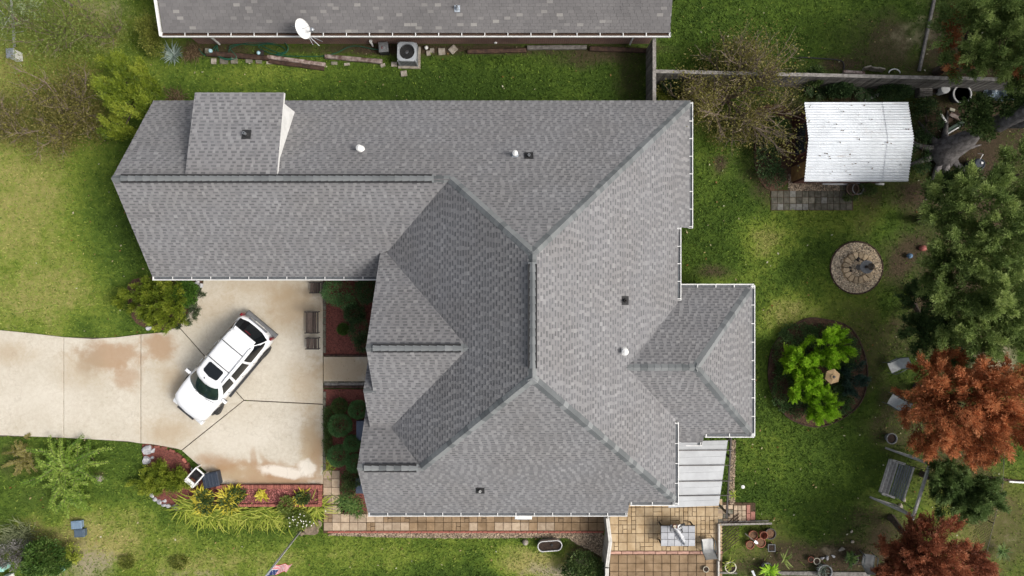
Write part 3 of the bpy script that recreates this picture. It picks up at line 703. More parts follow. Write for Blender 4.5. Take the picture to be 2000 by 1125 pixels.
class Shingles:
    """collects the shingle pieces of one roof; the most prominent become objects of their own"""
    def __init__(s, m, course=.145, style='lam', seed=1): s.m = m; s.course = course; s.style = style; s.rng = random.Random(seed); s.co = []; s.t = []; s.tabs = []
    def quad(s, a, b, c, d, t): s.co += [a, b, c, d]; s.t.append(t)
    def face(s, poly):
        poly = [Vector(p) for p in poly]; n = Vector((0, 0, 0))
        for i in range(len(poly)): n += poly[i].cross(poly[(i + 1) % len(poly)])
        n.normalize(); n = -n if n.z < 0 else n
        v = (Vector((0, 0, 1)) - n * n.z).normalized(); u = v.cross(n).normalized(); o = min(poly, key=lambda p: p.z)
        q = [((p - o).dot(u), (p - o).dot(v)) for p in poly]
        vmax = max(b for a, b in q)
        def spans(vv):
            xs = []
            for i in range(len(q)):
                (a0, b0), (a1, b1) = q[i], q[(i + 1) % len(q)]
                if (b0 > vv) != (b1 > vv): xs.append(a0 + (a1 - a0) * (vv - b0) / (b1 - b0))
            xs.sort(); return [(xs[i], xs[i + 1]) for i in range(0, len(xs) - 1, 2)]
        W = lambda a, b, h: o + u * a + v * b + n * h
        r = s.rng; vv = 0.0
        while vv < vmax - .02:
            v1 = min(vv + s.course, vmax); ex = r.uniform(-.004, .004)
            S0, S1, Sm = spans(vv + .004), spans(v1 - .004), spans((vv + v1) / 2)
            if not (len(S0) == len(S1) == len(Sm)): S0 = S1 = Sm
            for (a0, a1), (b0, b1) in zip(S0, S1):
                if max(a1, b1) - min(a0, b0) < .03: continue
                cl = lambda x: (min(max(x, a0), a1), min(max(x, b0), b1))
                row = .55 + r.uniform(-.05, .05)
                lo, hi = min(a0, b0), max(a1, b1)
                if s.style == 'lam':
                    s.quad(W(a0, vv, .016), W(a1, vv, .016), W(b1, v1, .004), W(b0, v1, .004), row); s.quad(W(a0, vv, 0), W(a1, vv, 0), W(a1, vv, .016), W(a0, vv, .016), .15)
                    x = lo - r.uniform(0, .5)
                    while x < hi:
                        w = r.choice((.11, .13, .16, .20)); g_ = r.choice((.15, .19, .22, .25))
                        p0, p1 = cl(x), cl(x + w)
                        if p1[0] - p0[0] > .03 or p1[1] - p0[1] > .03:
                            t = min(max(row + r.gauss(.07, .09), .2), 1)
                            if p0[0] == p0[1] == x and p1[0] == p1[1] == x + w and v1 - vv > s.course * .98: s.tabs.append((W(x, vv, 0), u, v, n, w, t))
                            else: s.tab(W(p0[0], vv, .026), W(p1[0], vv, .026), W(p1[1], v1, .012), W(p0[1], v1, .012), n, t)
                        d0, d1 = cl(x + w + .004), cl(x + w + g_ - .004)
                        vm = vv + (v1 - vv) * .42; mid = lambda d: d[0] + (d[1] - d[0]) * .42
                        if d1[0] - d0[0] > .03:
                            s.quad(W(mid(d0), vm, .0145), W(mid(d1), vm, .0145), W(d1[1], v1, .0075), W(d0[1], v1, .0075), max(0, r.gauss(.20, .06)))
                        x += w + g_
                else:
                    x = lo - r.uniform(0, .3)
                    while x < hi:
                        w = .305
                        p0, p1 = cl(x + .004), cl(x + w - .004)
                        if p1[0] - p0[0] > .03 or p1[1] - p0[1] > .03:
                            t = r.gauss(.45, .08); t = r.uniform(.7, .98) if r.random() < .07 else t
                            if p0[0] == p0[1] and p1[0] == p1[1] and abs(p1[0] - p0[0] - w + .008) < 1e-6 and v1 - vv > s.course * .98: s.tabs.append((W(p0[0], vv, 0), u, v, n, w - .008, t))
                            else: s.tab(W(p0[0], vv, .018), W(p1[0], vv, .018), W(p1[1], v1, .004), W(p0[1], v1, .004), n, t)
                        x += w
            vv += s.course
    def tab(s, a, b, c, d, n, t):
        s.quad(a, b, c, d, t); k = n * .014; s.quad(a - k, b - k, b, a, t * .8); s.quad(a - k, a, d, d - k * .5, t * .8); s.quad(b, b - k, c - k * .5, c, t * .8)
    def finish(s, roof, off, name='shingle', most=300, score=None):
        sc = score or (lambda p: -p.z)
        s.tabs.sort(key=lambda e: sc(e[0]))
        lib = {}; hb, ht = (.026, .012) if s.style == 'lam' else (.018, .004)
        for (p, u, v, n, w, t) in s.tabs[:most]:
            tq = round(t * 8) / 8; key = (round(w, 3), tq)
            if key not in lib:
                mb = MB(); c = s.course
                mb.add([(0, 0, hb), (w, 0, hb), (w, c, ht), (0, c, ht), (0, 0, 0), (w, 0, 0), (w, c, .001), (0, c, .001)], [(0, 1, 2, 3), (4, 5, 1, 0), (5, 6, 2, 1), (7, 4, 0, 3), (6, 7, 3, 2)], tq); lib[key] = mb.mesh(name, s.m)
            o = link(name, lib[key], roof); M_ = Matrix((u, v, n)).transposed().to_4x4(); M_.translation = p - off; o.matrix_local = M_
        for (p, u, v, n, w, t) in s.tabs[most:]:
            c = s.course; s.tab(p + n * hb, p + u * w + n * hb, p + u * w + v * c + n * ht, p + v * c + n * ht, n, t)
        co = np.array([tuple(q) for q in s.co]) - np.array(off)
        o = link('shingles', quads_mesh('shingles', co, s.t, s.m), roof); o['kind'] = 'stuff'; return o
def caps(roof, off, p0, p1, nA, nB, seed, w=.2, step=.27, lift=.03, name='ridge_cap', m=None):
    """overlapping bent caps from p0 up to p1 along a hip or ridge between faces with normals nA, nB"""
    p0, p1 = Vector(p0), Vector(p1); t = (p1 - p0).normalized(); n = (nA + nB).normalized()
    def down(nn):
        a = nn.cross(t).normalized(); return a if a.z < 0 or (abs(a.z) < 1e-6) else -a
    a, b_ = down(nA), down(nB)
    if a.dot(b_) > .999: return
    L = (p1 - p0).length; k = max(1, int(L / step)); st = L / k; rr = random.Random(seed); lib = []
    for i in range(5):
        mb = MB(); vs = []
        for q, h in ((0, lift + .02), (st * 1.25, lift)):
            vs += [t * q + a * w + n * (h * .6), t * q + a * w * .45 + n * h, t * q + n * (h + .012), t * q + b_ * w * .45 + n * h, t * q + b_ * w + n * (h * .6)]
        fs = [(i_, i_ + 1, i_ + 6, i_ + 5) for i_ in range(4)]
        vs += [v - n * .05 for v in vs[:5]]; fs += [(10 + i_, 11 + i_, i_ + 1, i_) for i_ in range(4)]
        mb.add(vs, fs, rr.uniform(.15, .9)); lib.append(mb.mesh(name, m or CAPM))
    for i in range(k):
        o = link(name, rr.choice(lib), roof, p0 + t * (st * i) - off)
def nrm(A): return Vector((-A[1], -A[2], 1)).normalized()
def gutter(parent, off, a, b_, out, trim=(0, 0), w=.18, m=None, step=.82, seed=0, trough_fill=None):
    """open white gutter from a to b below an eave, brackets as its pieces"""
    a, b_ = Vector(a), Vector(b_); t = (b_ - a).normalized(); out = Vector(out).normalized(); z = Vector((0, 0, 1)); lp = .036
    prof = [(-.02, .0), (-.02, -.12), (w, -.12), (w, .012), (w - lp, .012), (w - lp, .002), (w - .015, .002), (w - .015, -.105), (0, -.105), (0, 0)]
    vs = []; n = len(prof)
    for q in (a, b_): vs += [q + out * x + z * y for x, y in prof]
    fs = [(i, (i + 1) % n, n + (i + 1) % n, n + i) for i in range(n)]
    mb = MB(); mb.add([v - off for v in vs], fs)
    for q in (a, b_):      # end caps
        mb.add([q - off + out * x + z * y + t * dx for dx in (0, .012) for x, y in ((-.02, .01), (w, .01), (w, -.12), (-.02, -.12))], [(0, 1, 2, 3), (4, 5, 6, 7), (0, 4, 5, 1), (1, 5, 6, 2), (2, 6, 7, 3), (3, 7, 4, 0)])
    g = mb.build('gutter', m or WHITE, parent); L = (b_ - a).length; k = max(1, int(L / step)); rr = random.Random(seed)
    M_ = Matrix((t, out, z)).transposed()
    key = ('bracket', round(w, 2), tuple(round(c, 2) for c in out))
    if key not in TILE: TILE[key] = MB().box((0, 0, 0), (.035, w, .012), M_).mesh('bracket', WHITE)
    for i in range(k + 1):
        q = a + t * (.06 + (L - .12) * i / k) + out * (w / 2 - .01) + z * .016
        link('bracket', TILE[key], g, q - off)
    if trough_fill:
        link('litter_or_fill', MB().box(a.lerp(b_, .5) + out * (w * .38) - z * .06 - off, ((b_ - a).length, w * .6, .03), M_).mesh('litter_or_fill', trough_fill), g)
    return g
def vent_pipe(parent, off, p, r, h, m, fl, fr=.16, cap=True, n=Vector((0, 0, 1))):
    """pipe through the roof with its flashing"""
    p = Vector(p) - off; M_ = n.to_track_quat('Z', 'Y').to_matrix()
    prof = [(r, -.1), (r, h)] + ([(r * 1.5, h), (r * 1.6, h + .05), (r * .4, h + .12), (0, h + .12)] if cap else [(r * .72, h), (r * .72, h - .18), (0, h - .18)])
    o = MB().lathe(prof, p, 14).build('vent_pipe', m, parent, smooth=False)
    MB().box(p + n * .034, (fr * 2, fr * 2.2, .012), M_).lathe([(r * 2.1, .03), (r * 1.7, .1), (r * 1.05, .16)], p, 14).build('flashing', fl, o)
    return o

# the house: planes of its roof
N_ = (2.5 + .8 * 8.635, 0, -.8); GS = (5.79 - .8 * 4.524, 0, .8); W_ = (8.35 - .77 * .77, .77, 0); E_ = (8.35 + .78 * .77, -.78, 0)
S_ = (8.35 + .83 * 3.4, 0, .83); AN = (6.4 - .74 * 2.43, 0, -.74); AS = (6.4 + .74 * 2.43, 0, .74); CN = (4.95 - .74 * 4.38, 0, -.74)
BN = (4.78 - .78 * 7.70, 0, -.78); DN = (5.17 - .765 * 3.36, 0, -.765); DS = (5.17 + .77 * 3.36, 0, .77); DE = (5.17 + .8 * 7.78, -.8, 0)
XG, XA, XC, XB = -16.54, -5.9, -6.32, -6.62
e = .12                                           # shingles stop this far inside the gutters
rn = plane3(N_, W_, E_); rs = plane3(S_, W_, E_); gw = plane3(N_, GS, W_); aj = plane3(AN, AS, W_); bj = plane3(BN, S_, W_); dj = plane3(DN, DS, E_); dk = plane3(DN, DS, DE)
va = plane3(GS, AN, W_); vb = plane3(AS, BN, W_)
yN = 8.635; yG = .413 + e; yS = -10.45 + e; xE = 8.27 - e; xE2 = 7.6 - e; xE3 = 7.46 - e; yS2 = -9.78 + e
house = thing('brick_house', 'large house with grey shingle hip and gable roof, white gutters, filling the middle', 'house', (0, 0, 0))
OFF = Vector((0, 0, 0))
# the faces
ne = on(N_, 8.27 - .0, yN); neE = on(E_, xE, 0)
FACES = {
 'N': [on(N_, XG, yN), y_on2(N_, E_, yN), rn, gw, on(N_, XG, plane3(N_, GS, W_).y)],
 'GS': [on(GS, XG, yG), on(GS, XG, gw.y), gw, va, on(GS, XA - .02, va.y), on(GS, XA - .02, yG)],
 'W': [rn, gw, va, aj, vb, bj, rs],
 'AN': [on(AN, XA, va.y), va, aj, on(AN, XA, aj.y)],
 'AS': [on(AS, XA, aj.y), aj, vb, on(AS, XC, vb.y), on(AS, XC, -4.38), on(AS, XA, -4.38)],
 'CN': [on(CN, XC, -4.38), on(CN, XA + .1, -4.38), on(CN, XA + .1, -2.9), on(CN, XC, -2.9)],
 'BN': [on(BN, XB, vb.y), vb, bj, on(BN, XB, bj.y)],
 'BN2': [on(BN, XB, vb.y), on(BN, XC + .1, vb.y), on(BN, XC + .1, vb.y + .9), on(BN, XB, vb.y + .9)],
 'S': [on(S_, XB, yS), on(S_, XB, bj.y), bj, rs, y_on2(S_, E_, yS2), on(S_, 5.32, yS2), on(S_, 5.32, yS)],
 'E': [rn, on(E_, xE, x_on2(N_, E_, xE).y), on(E_, xE, 2.76), on(E_, xE2, 2.76), x_on2(DN, E_, xE2), dj, x_on2(DS, E_, xE3), on(E_, xE3, x_on2(S_, E_, xE3).y), rs],
 'DN': [dj, dk, y_on2(DN, DE, .13 - e), on(DN, xE2 - .2, .13 - e), x_on2(DN, E_, xE2 - .2)],
 'DE': [dk, x_on2(DN, DE, 11.13 - e), x_on2(DS, DE, 11.13 - e)],
 'DS': [dj, dk, y_on2(DS, DE, -6.82 + e), on(DS, 8.86, -6.82 + e), on(DS, 8.86, -7.3 + e), on(DS, xE3 - .3, -7.3 + e), x_on2(DS, E_, xE3 - .3)],
}
roof_mb = MB()
for k_, f_ in FACES.items():
    dn = Vector((0, 0, -.012 if k_ not in ('BN2', 'CN') else -.03)); n = len(f_)
    roof_mb.add([p + dn for p in f_] + [p + dn - Vector((0, 0, .14)) for p in f_], [tuple(range(n)), tuple(range(n, 2 * n))[::-1]] + [(i, (i + 1) % n, n + (i + 1) % n, n + i) for i in range(n)])
roof = roof_mb.build('roof', DECK, house)
SH = Shingles(SHING, seed=3)
for k_, f_ in FACES.items(): SH.face(f_)
# shed dormer on the garage slope
DX0, DX1 = -13.54, -9.73; dorm = (5.72, 0, 0)
zr, zf, yr, yf = 5.74, 4.84, 4.60, 8.34; sl = (zf - zr) / (yf - yr); DO = (zr - sl * yr, 0, sl)
dface = [on(DO, DX0, yf), on(DO, DX1, yf), on(DO, DX1, yr), on(DO, DX0, yr)]
SH2 = Shingles(SHING, seed=8); SH2.course = .155; SH2.face(dface)
dormer = MB().add([p - Vector((0, 0, .012)) for p in dface] + [p - Vector((0, 0, .15)) for p in dface], [(0, 1, 2, 3), (7, 6, 5, 4)] + [(i, (i + 1) % 4, 4 + (i + 1) % 4, 4 + i) for i in range(4)]).build('dormer', WHITE, house)
def cheek(x, d):
    pts = [Vector((x, yr + .1, on(DO, x, yr + .1).z - .15)), Vector((x, 7.98, on(DO, x, 7.98).z - .15)), Vector((x, 7.98, on(N_, x, 7.98).z)), Vector((x, yr + .1, on(N_, x, yr + .1).z - .2))]
    return MB().add(pts + [p + Vector((d, 0, 0)) for p in pts], [(0, 1, 2, 3), (7, 6, 5, 4)] + [(i, (i + 1) % 4, 4 + (i + 1) % 4, 4 + i) for i in range(4)]).build('dormer_cheek', WHITE, dormer)
cheek(DX1 - .12, -.1); cheek(DX0 + .12, .1)
MB().box(((DX0 + DX1) / 2, 7.93, 3.9), (DX1 - DX0 - .3, .1, 1.75)).build('dormer_front', WHITE, dormer)
SH.finish(roof, OFF, most=300, score=lambda p: (p - Vector((1.6, -1.5, 9))).length)
SH2.finish(dormer, OFF, most=0)
# caps on hips and ridges
EV = mat('ridge vent slot', (.02, .02, .022), (.03, .03, .03), 5, .9, tone=0)
def vent_ridge(p0, p1, nA, nB, seed, i0, i1):
    L = (p1 - p0).length; t = (p1 - p0).normalized(); a, b_ = p0 + t * i0, p1 - t * i1
    caps(roof, OFF, p0, a + t * .05, nA, nB, seed, w=.2, step=.22); caps(roof, OFF, b_ - t * .05, p1, nA, nB, seed + 1, w=.2, step=.22)
    s_ = t.cross(Vector((0, 0, 1))).normalized()
    MB().box((a + b_) / 2 + Vector((0, 0, .015)), ((b_ - a).length, .345, .085), Matrix((t, -s_, Vector((0, 0, 1)))).transposed()).build('ridge_vent', EV, roof)
    caps(roof, OFF, a + Vector((0, 0, .075)), b_ + Vector((0, 0, .075)), Vector((-s_.x * .35, -s_.y * .35, 1)).normalized(), Vector((s_.x * .35, s_.y * .35, 1)).normalized(), seed + 2, w=.165, step=.30, lift=.012)
vent_ridge(Vector((XG, gw.y, gw.z)), gw, nrm(N_), nrm(GS), 1, .4, .75)
vent_ridge(rs, rn, nrm(W_), nrm(E_), 5, .38, .42)
vent_ridge(Vector((XA, aj.y, aj.z)), aj, nrm(AN), nrm(AS), 9, .28, .3)
vent_ridge(Vector((XB, bj.y, bj.z)), bj, nrm(BN), nrm(S_), 13, .3, .22)
caps(roof, OFF, gw, rn, nrm(N_), nrm(W_), 20); caps(roof, OFF, y_on2(N_, E_, yN - .1), rn, nrm(N_), nrm(E_), 21)
caps(roof, OFF, y_on2(S_, E_, yS2 + .1), rs, nrm(S_), nrm(E_), 22); caps(roof, OFF, bj, rs, nrm(S_), nrm(W_), 23)
caps(roof, OFF, dj, dk, nrm(DN), nrm(DS), 24); caps(roof, OFF, y_on2(DN, DE, .13 - e - .1), dk, nrm(DN), nrm(DE), 25); caps(roof, OFF, y_on2(DS, DE, -6.82 + e + .1), dk, nrm(DS), nrm(DE), 26)
caps(roof, OFF, Vector((XC, -4.38, 4.95)), Vector((XA, -4.38, 4.95)), nrm(CN), nrm(AS), 27, w=.13)
# gutters
GUTSHADE = mat('gutter shade grey', (.13, .14, .15), (.08, .085, .09), 9, .6, tone=0)  # grey strip in the white gutters, standing for the shade inside the trough
def gut(A, a, b_, out, seed): gutter(house, OFF, Vector((*a, on(A, *a).z - .01)), Vector((*b_, on(A, *b_).z - .01)), out, seed=seed, trough_fill=GUTSHADE)
gut(GS, (XG, yG), (XA - .02, yG), (0, -1, 0), 1); gut(S_, (XB, yS), (5.3, yS), (0, -1, 0), 2); gut(S_, (5.34, yS2), (xE3 + .0, yS2), (0, -1, 0), 3)
gut(E_, (xE, 8.55), (xE, 2.76), (1, 0, 0), 4); gut(E_, (xE2, 2.74), (xE2, -.55), (1, 0, 0), 5); gut(E_, (xE3, -6.05), (xE3, yS2 - .1), (1, 0, 0), 6)
gut(DN, (xE2 + .15, .13 - e), (11.13, .13 - e), (0, 1, 0), 7); gut(DE, (11.13 - e, .13), (11.13 - e, -6.82), (1, 0, 0), 8); gut(DS, (8.88, -6.82 + e), (11.13, -6.82 + e), (0, -1, 0), 9); gut(DS, (xE3 + .05, -7.3 + e), (8.84, -7.3 + e), (0, -1, 0), 10)
# walls, doors and windows under the eaves
WALLB = mat('tan brick wall', (.30, .20, .15), (.22, .14, .10), 9, .9, .4, 30, tone=0)
foot = [(-16.1, .95), (-5.3, .95), (-5.3, -4.2), (-6.0, -4.2), (-6.0, -9.95), (4.8, -9.95), (4.8, -9.3), (6.95, -9.3), (6.95, -6.4), (10.65, -6.4), (10.65, -.35), (7.1, -.35), (7.1, 2.3), (7.75, 2.3), (7.75, 8.15), (-16.1, 8.15)]
wall = MB().prism(foot, 0, 2.3)
for x, y0, y1, yr_, z0, z1 in ((-16.1, .95, 8.15, 4.524, 2.3, 5.2), (-5.4, 1.2, -6.0, -2.43, 2.3, 5.8), (-6.0, -6.1, -9.95, -7.7, 2.3, 4.3)):
    wall.add([(x, y0, z0), (x, y1, z0), (x, yr_, z1), (x + .2, y0, z0), (x + .2, y1, z0), (x + .2, yr_, z1)], [(0, 1, 2), (5, 4, 3), (0, 2, 5, 3), (1, 4, 5, 2)])
wall.build('wall', WALLB, house); EXCL.append(foot)
GLASS = mat('window glass', (.03, .04, .05), (.05, .06, .07), 2, .08, tone=0, spec=.6)
for x0, x1 in ((-15.2, -12.6), (-11.4, -8.8)):
    d_ = MB().box(((x0 + x1) / 2, .93, 1.1), (x1 - x0, .06, 2.1)).build('garage_door', WHITE, house)
    for i in range(4): MB().box(((x0 + x1) / 2, .89, .33 + i * .52), (x1 - x0 - .1, .03, .46)).build('door_panel', WHITE, d_)
d_ = MB().box((-5.33, -3.6, 1.05), (.08, 1.0, 2.1)).build('front_door', mat('dark green door', (.05, .08, .06), (.04, .06, .05), 4, .4, tone=0), house)
MB().lathe([(.03, -.03), (.04, 0), (.03, .03)], (-5.4, -3.25, 1.0), 8).build('handle', GALV, d_)
def window(c, size):
    o = MB().box(c, size).build('window', WHITE, house)
    MB().box(c, tuple(s_ + .02 if s_ < .2 else s_ - .16 for s_ in size)).build('pane', GLASS, o)
for c, s_ in (((-5.31, -1.2, 1.4), (.08, 1.2, 1.4)), ((-6.01, -7.6, 1.4), (.08, 1.6, 1.4)), ((-2, -9.96, 1.4), (1.4, .08, 1.3)), ((2.5, -9.96, 1.4), (1.4, .08, 1.3)), ((7.76, 5.5, 1.4), (.08, 1.4, 1.3)), ((10.66, -3.4, 1.3), (.08, 2.2, 1.7)), ((-3, 8.16, 1.4), (1.2, .08, 1.2)), ((3, 8.16, 1.4), (1.2, .08, 1.2))): window(c, s_)
# vent pipes
LEAD = mat('lead flashing', (.42, .47, .52), (.34, .38, .42), 8, .5, metal=.4, tone=0)
def roofpt(A, px, py):
    z = 4.0
    for _ in range(12): q = P(px, py, z); z = A[0] + A[1] * q.x + A[2] * q.y
    return P(px, py, z)
for A, px, py, r, h, m_, fl, cap in ((N_, 705, 292, .085, .35, WHITE, WHITE, True), (N_, 1006, 303, .075, .42, WHITE, LEAD, True), (N_, 1033, 305, .05, .3, GALV, DARK, False), (E_, 1220, 587, .05, .28, BLACKMETAL, DARK, False),
        (E_, 1218, 686, .09, .35, WHITE, WHITE, True), (S_, 938, 957, .05, .28, WHITE, DARK, False), (DO, 482, 263, .06, .35, GALV, DARK, False)):
    vent_pipe(house, OFF, roofpt(A, px, py), r, h, m_, fl, (.19 if fl is DARK else .13) if m_ is not WHITE or fl is not WHITE else .09, cap, nrm(A))

# ------------------------------------------------------------------ the neighbour's house across the top
ze = 2.6; yE = (562.5 - 64) * (H - ze) / F; NB = (ze + .32 * yE, 0, -.0); sl = .33; NBP = (ze - sl * yE, 0, sl)
x0 = -(1000 - 318) * (H - ze) / F; x1 = 309 * (H - ze) / F; yT = yE + 5.2
nb = thing('neighbour_house', 'brick house with worn grey shingle roof cut by the top edge', 'house', (0, 0, 0))
f1 = [on(NBP, x0, yE), on(NBP, x1, yE), on(NBP, x1, yT), on(NBP, x0, yT)]; NBN = (on(NBP, 0, yT).z + sl * yT, 0, -sl); f2 = [on(NBN, x0, yT), on(NBN, x1, yT), on(NBN, x1, yT + 5.2), on(NBN, x0, yT + 5.2)]
mb = MB()
for f_ in (f1, f2):
    mb.add([p - Vector((0, 0, .012)) for p in f_] + [p - Vector((0, 0, .16)) for p in f_], [(0, 1, 2, 3), (7, 6, 5, 4)] + [(i, (i + 1) % 4, 4 + (i + 1) % 4, 4 + i) for i in range(4)])
nroof = mb.build('roof', DECK, nb)
S2 = Shingles(NSHING, .14, 'tab', 6); S2.face([on(NBP, x0, yE), on(NBP, x1, yE), on(NBP, x1, yT), on(NBP, x0, yT)]); S2.finish(nroof, OFF, most=300, score=lambda p: p.y * 3 + abs(p.x))
LITTER = mat('wet leaf litter', (.09, .05, .03), (.025, .016, .012), 20, .95, .8, 40, tone=0)
gutter(nb, OFF, Vector((x0 - .1, yE, ze - .01)), Vector((x1 + .02, yE, ze - .01)), (0, -1, 0), seed=30, step=1.05, trough_fill=LITTER)
MB().box((x0 - .1, (yE + yT) / 2 - .05, (ze + on(NBP, 0, yT).z) / 2), (.10, math.hypot(yT - yE, sl * (yT - yE)) + .2, .14), Matrix.Rotation(math.atan(sl), 3, 'X')).build('fascia_board', WHITE, nb)
m, nt, ns, ls, b = new_mat('neighbour brick')
bt = ns.new('ShaderNodeTexBrick'); tc = ns.new('ShaderNodeTexCoord'); mp = ns.new('ShaderNodeMapping'); mp.inputs['Rotation'].default_value = (math.pi / 2, 0, 0)
ls.new(tc.outputs['Object'], mp.inputs[0]); ls.new(mp.outputs[0], bt.inputs['Vector'])
for i, v_ in (('Scale', 1), ('Brick Width', .22), ('Row Height', .085), ('Mortar Size', .012)): bt.inputs[i].default_value = v_
bt.inputs['Color1'].default_value = (.26, .11, .08, 1); bt.inputs['Color2'].default_value = (.17, .075, .055, 1); bt.inputs['Mortar'].default_value = (.30, .26, .22, 1)
ls.new(mixc(nt, maprange(nt, noise(nt, .8, 4), .4, .7, 0, .5), bt.outputs[0], (.10, .06, .05)), b.inputs['Base Color']); b.inputs['Roughness'].default_value = .9; bump(nt, b, bt.outputs['Fac'], -.5, .01)
yW = yE + .42
MB().box(((x0 + x1) / 2, yW + .1, 1.25), (x1 - x0 - .9, .2, 2.5)).build('brick_wall', m, nb)
EXCL.append([(x0, yE + .3), (x1, yE + .3), (x1, 30), (x0, 30)])
for px_, d_ in ((372, 1), (1262, -1)):
    q = P(px_, 72, 2.45)
    MB().bar(q, (q.x + d_ * .35, yW - .06, 2.1), .08, .06).bar((q.x + d_ * .35, yW - .06, 2.12), (q.x + d_ * .35, yW - .06, .1), .08, .06).build('downspout', WHITE, nb)
vent_pipe(nb, OFF, roofpt(NBP, 893, 17), .05, .32, GALV, LEAD, .13, False, nrm(NBP))
MB().box((P(725, 84, .4).x, yW - .06, .5), (.12, .12, .14)).tube([(P(725, 84, .4).x, yW - .1, .45), (P(725, 84, .4).x, yW - .1, .0)], .05, 8).build('vent_hood', WHITE, nb)
# ------------------------------------------------------------------ the white estate car on the driveway
CARW = mat('white car paint', (.80, .81, .82), (.80, .81, .82), 1, .28, tone=0, spec=.5, coat=.6)
CARG = mat('tinted car glass', (.006, .008, .010), (.010, .012, .014), 2, .05, tone=0, spec=.55)
WSG = mat('windscreen glass', (.018, .035, .034), (.010, .020, .022), 2, .06, tone=0, spec=.6)
CHROME = mat('bright chrome', (.62, .63, .65), (.55, .56, .58), 4, .2, metal=.9, tone=0)
PLASTIC = mat('black plastic trim', (.03, .03, .033), (.045, .045, .047), 8, .55, tone=0)
GREYPL = mat('grey plastic', (.16, .165, .17), (.13, .135, .14), 6, .6, tone=0)
RED = mat('red lamp', (.20, .012, .02), (.14, .01, .015), 5, .25, tone=0)
def make_car(loc, rz):
    car = thing('parked_car', 'white estate car with black sunroof parked on the driveway', 'car', loc, rz)
    def loop(half): return [Vector(p) for p in half] + [Vector((p[0], -p[1], p[2])) for p in half[-2:0:-1]]
    def ring(z, f, r, w, cf=.16, cr=.10):
        hf = [(f, 0), (f - cf * .2, w * .45), (f - cf, w * .78), (f - cf * 2.2, w * .95), (f - 1.0, w), (0, w), (r + 1.0, w), (r + .3, w * .97), (r + cr, w * .86), (r + cr * .2, w * .5), (r, 0)]
        return loop([(x, y, z(x) if callable(z) else z) for x, y in hf])
    def loft(mb, rings):
        n = len(rings[0]); vs = sum(rings, []); fs = []
        for k in range(len(rings) - 1):
            for i in range(n): fs.append((k * n + i, k * n + (i + 1) % n, (k + 1) * n + (i + 1) % n, (k + 1) * n + i))
        mb.add(vs, fs)
    hood = lambda x: 1.0 + .15 * min(max((2.75 - x) / 1.5, 0), 1)
    rings = [ring(.30, 2.62, -2.68, .92), ring(.42, 2.74, -2.76, .97), ring(.62, 2.80, -2.80, 1.005), ring(.85, 2.78, -2.79, 1.01), ring(lambda x: hood(x) - .10, 2.74, -2.78, .995), ring(lambda x: hood(x) - .015, 2.66, -2.75, .955), ring(lambda x: hood(x) + .03, 2.5, -2.68, .86), ring(lambda x: hood(x) + .055, 2.1, -2.5, .5), ring(lambda x: hood(x) + .06, 1.7, -2.2, .1)]
    mb = MB(); loft(mb, rings); n = len(rings[0]); mb.f.append(list(range(len(mb.v) - n, len(mb.v)))); mb.t.append(.5)
    mb.build('body', CARW, car, smooth=True)
    # glasshouse: belt loop to roof loop
    bel = [(1.56, 0), (1.50, .42), (1.34, .76), (1.16, .91), (.05, .945), (-1.2, .945), (-2.25, .925), (-2.55, .86), (-2.68, .45), (-2.70, 0)]
    topl = [(.70, 0), (.66, .34), (.56, .58), (.44, .68), (-.25, .71), (-1.2, .715), (-1.93, .695), (-2.10, .64), (-2.20, .34), (-2.21, 0)]
    zb, zt = 1.13, 1.80
    def gl(t):
        return [Vector((a[0] + (c[0] - a[0]) * t, (a[1] + (c[1] - a[1]) * t) * (1 + .05 * math.sin(math.pi * t)), zb + (zt - zb) * t)) for a, c in zip(bel, topl)]
    full = lambda h: h + [Vector((p.x, -p.y, p.z)) for p in h[-2:0:-1]]
    r0 = gl(1.0); cx = -.85
    def ins(k, dz): return [Vector((cx + (p.x - cx) * (1 - k * .5), p.y * (1 - k), p.z + dz)) for p in r0]
    mb = MB(); loft(mb, [full(gl(0)), full(gl(.5)), full(gl(1)), full(ins(.06, .05)), full(ins(.2, .085)), full(ins(.55, .115)), full(ins(.9, .125))])
    n = len(full(r0)); mb.f.append(list(range(len(mb.v) - n, len(mb.v)))); mb.t.append(.5)
    mb.build('cabin', CARW, car, smooth=True)
    def along(h, s):           # point at fractional index s on a half loop
        i = min(int(s), len(h) - 2); return h[i].lerp(h[i + 1], s - i)
    def pane(name, ss, t0, t1, m_, side, off=.012, slant=(0, 0)):
        mb = MB(); vs = []; nt_ = 4
        for j in range(nt_ + 1):
            t = t0 + (t1 - t0) * j / nt_; h = gl(t)
            for k, s_ in enumerate(ss):
                d = slant[0] * (1 - j / nt_) if k == 0 else (slant[1] * (1 - j / nt_) if k == len(ss) - 1 else 0)
                p = along(h, s_ + d); o_ = Vector((p.x + .9, p.y, 0)); 
                nrm_ = Vector((0, 1, .33)) if 3 <= s_ <= 6.5 else (Vector((.75, .1, .6)) if s_ < 3 else Vector((-.9, .12, .4)))
                q = p + nrm_.normalized() * off; vs.append((q.x, q.y * side, q.z))
        w_ = len(ss)
        mb.add(vs, [(j * w_ + i, j * w_ + i + 1, (j + 1) * w_ + i + 1, (j + 1) * w_ + i) for j in range(nt_) for i in range(w_ - 1)])
        return mb.build(name, m_, car, smooth=True)
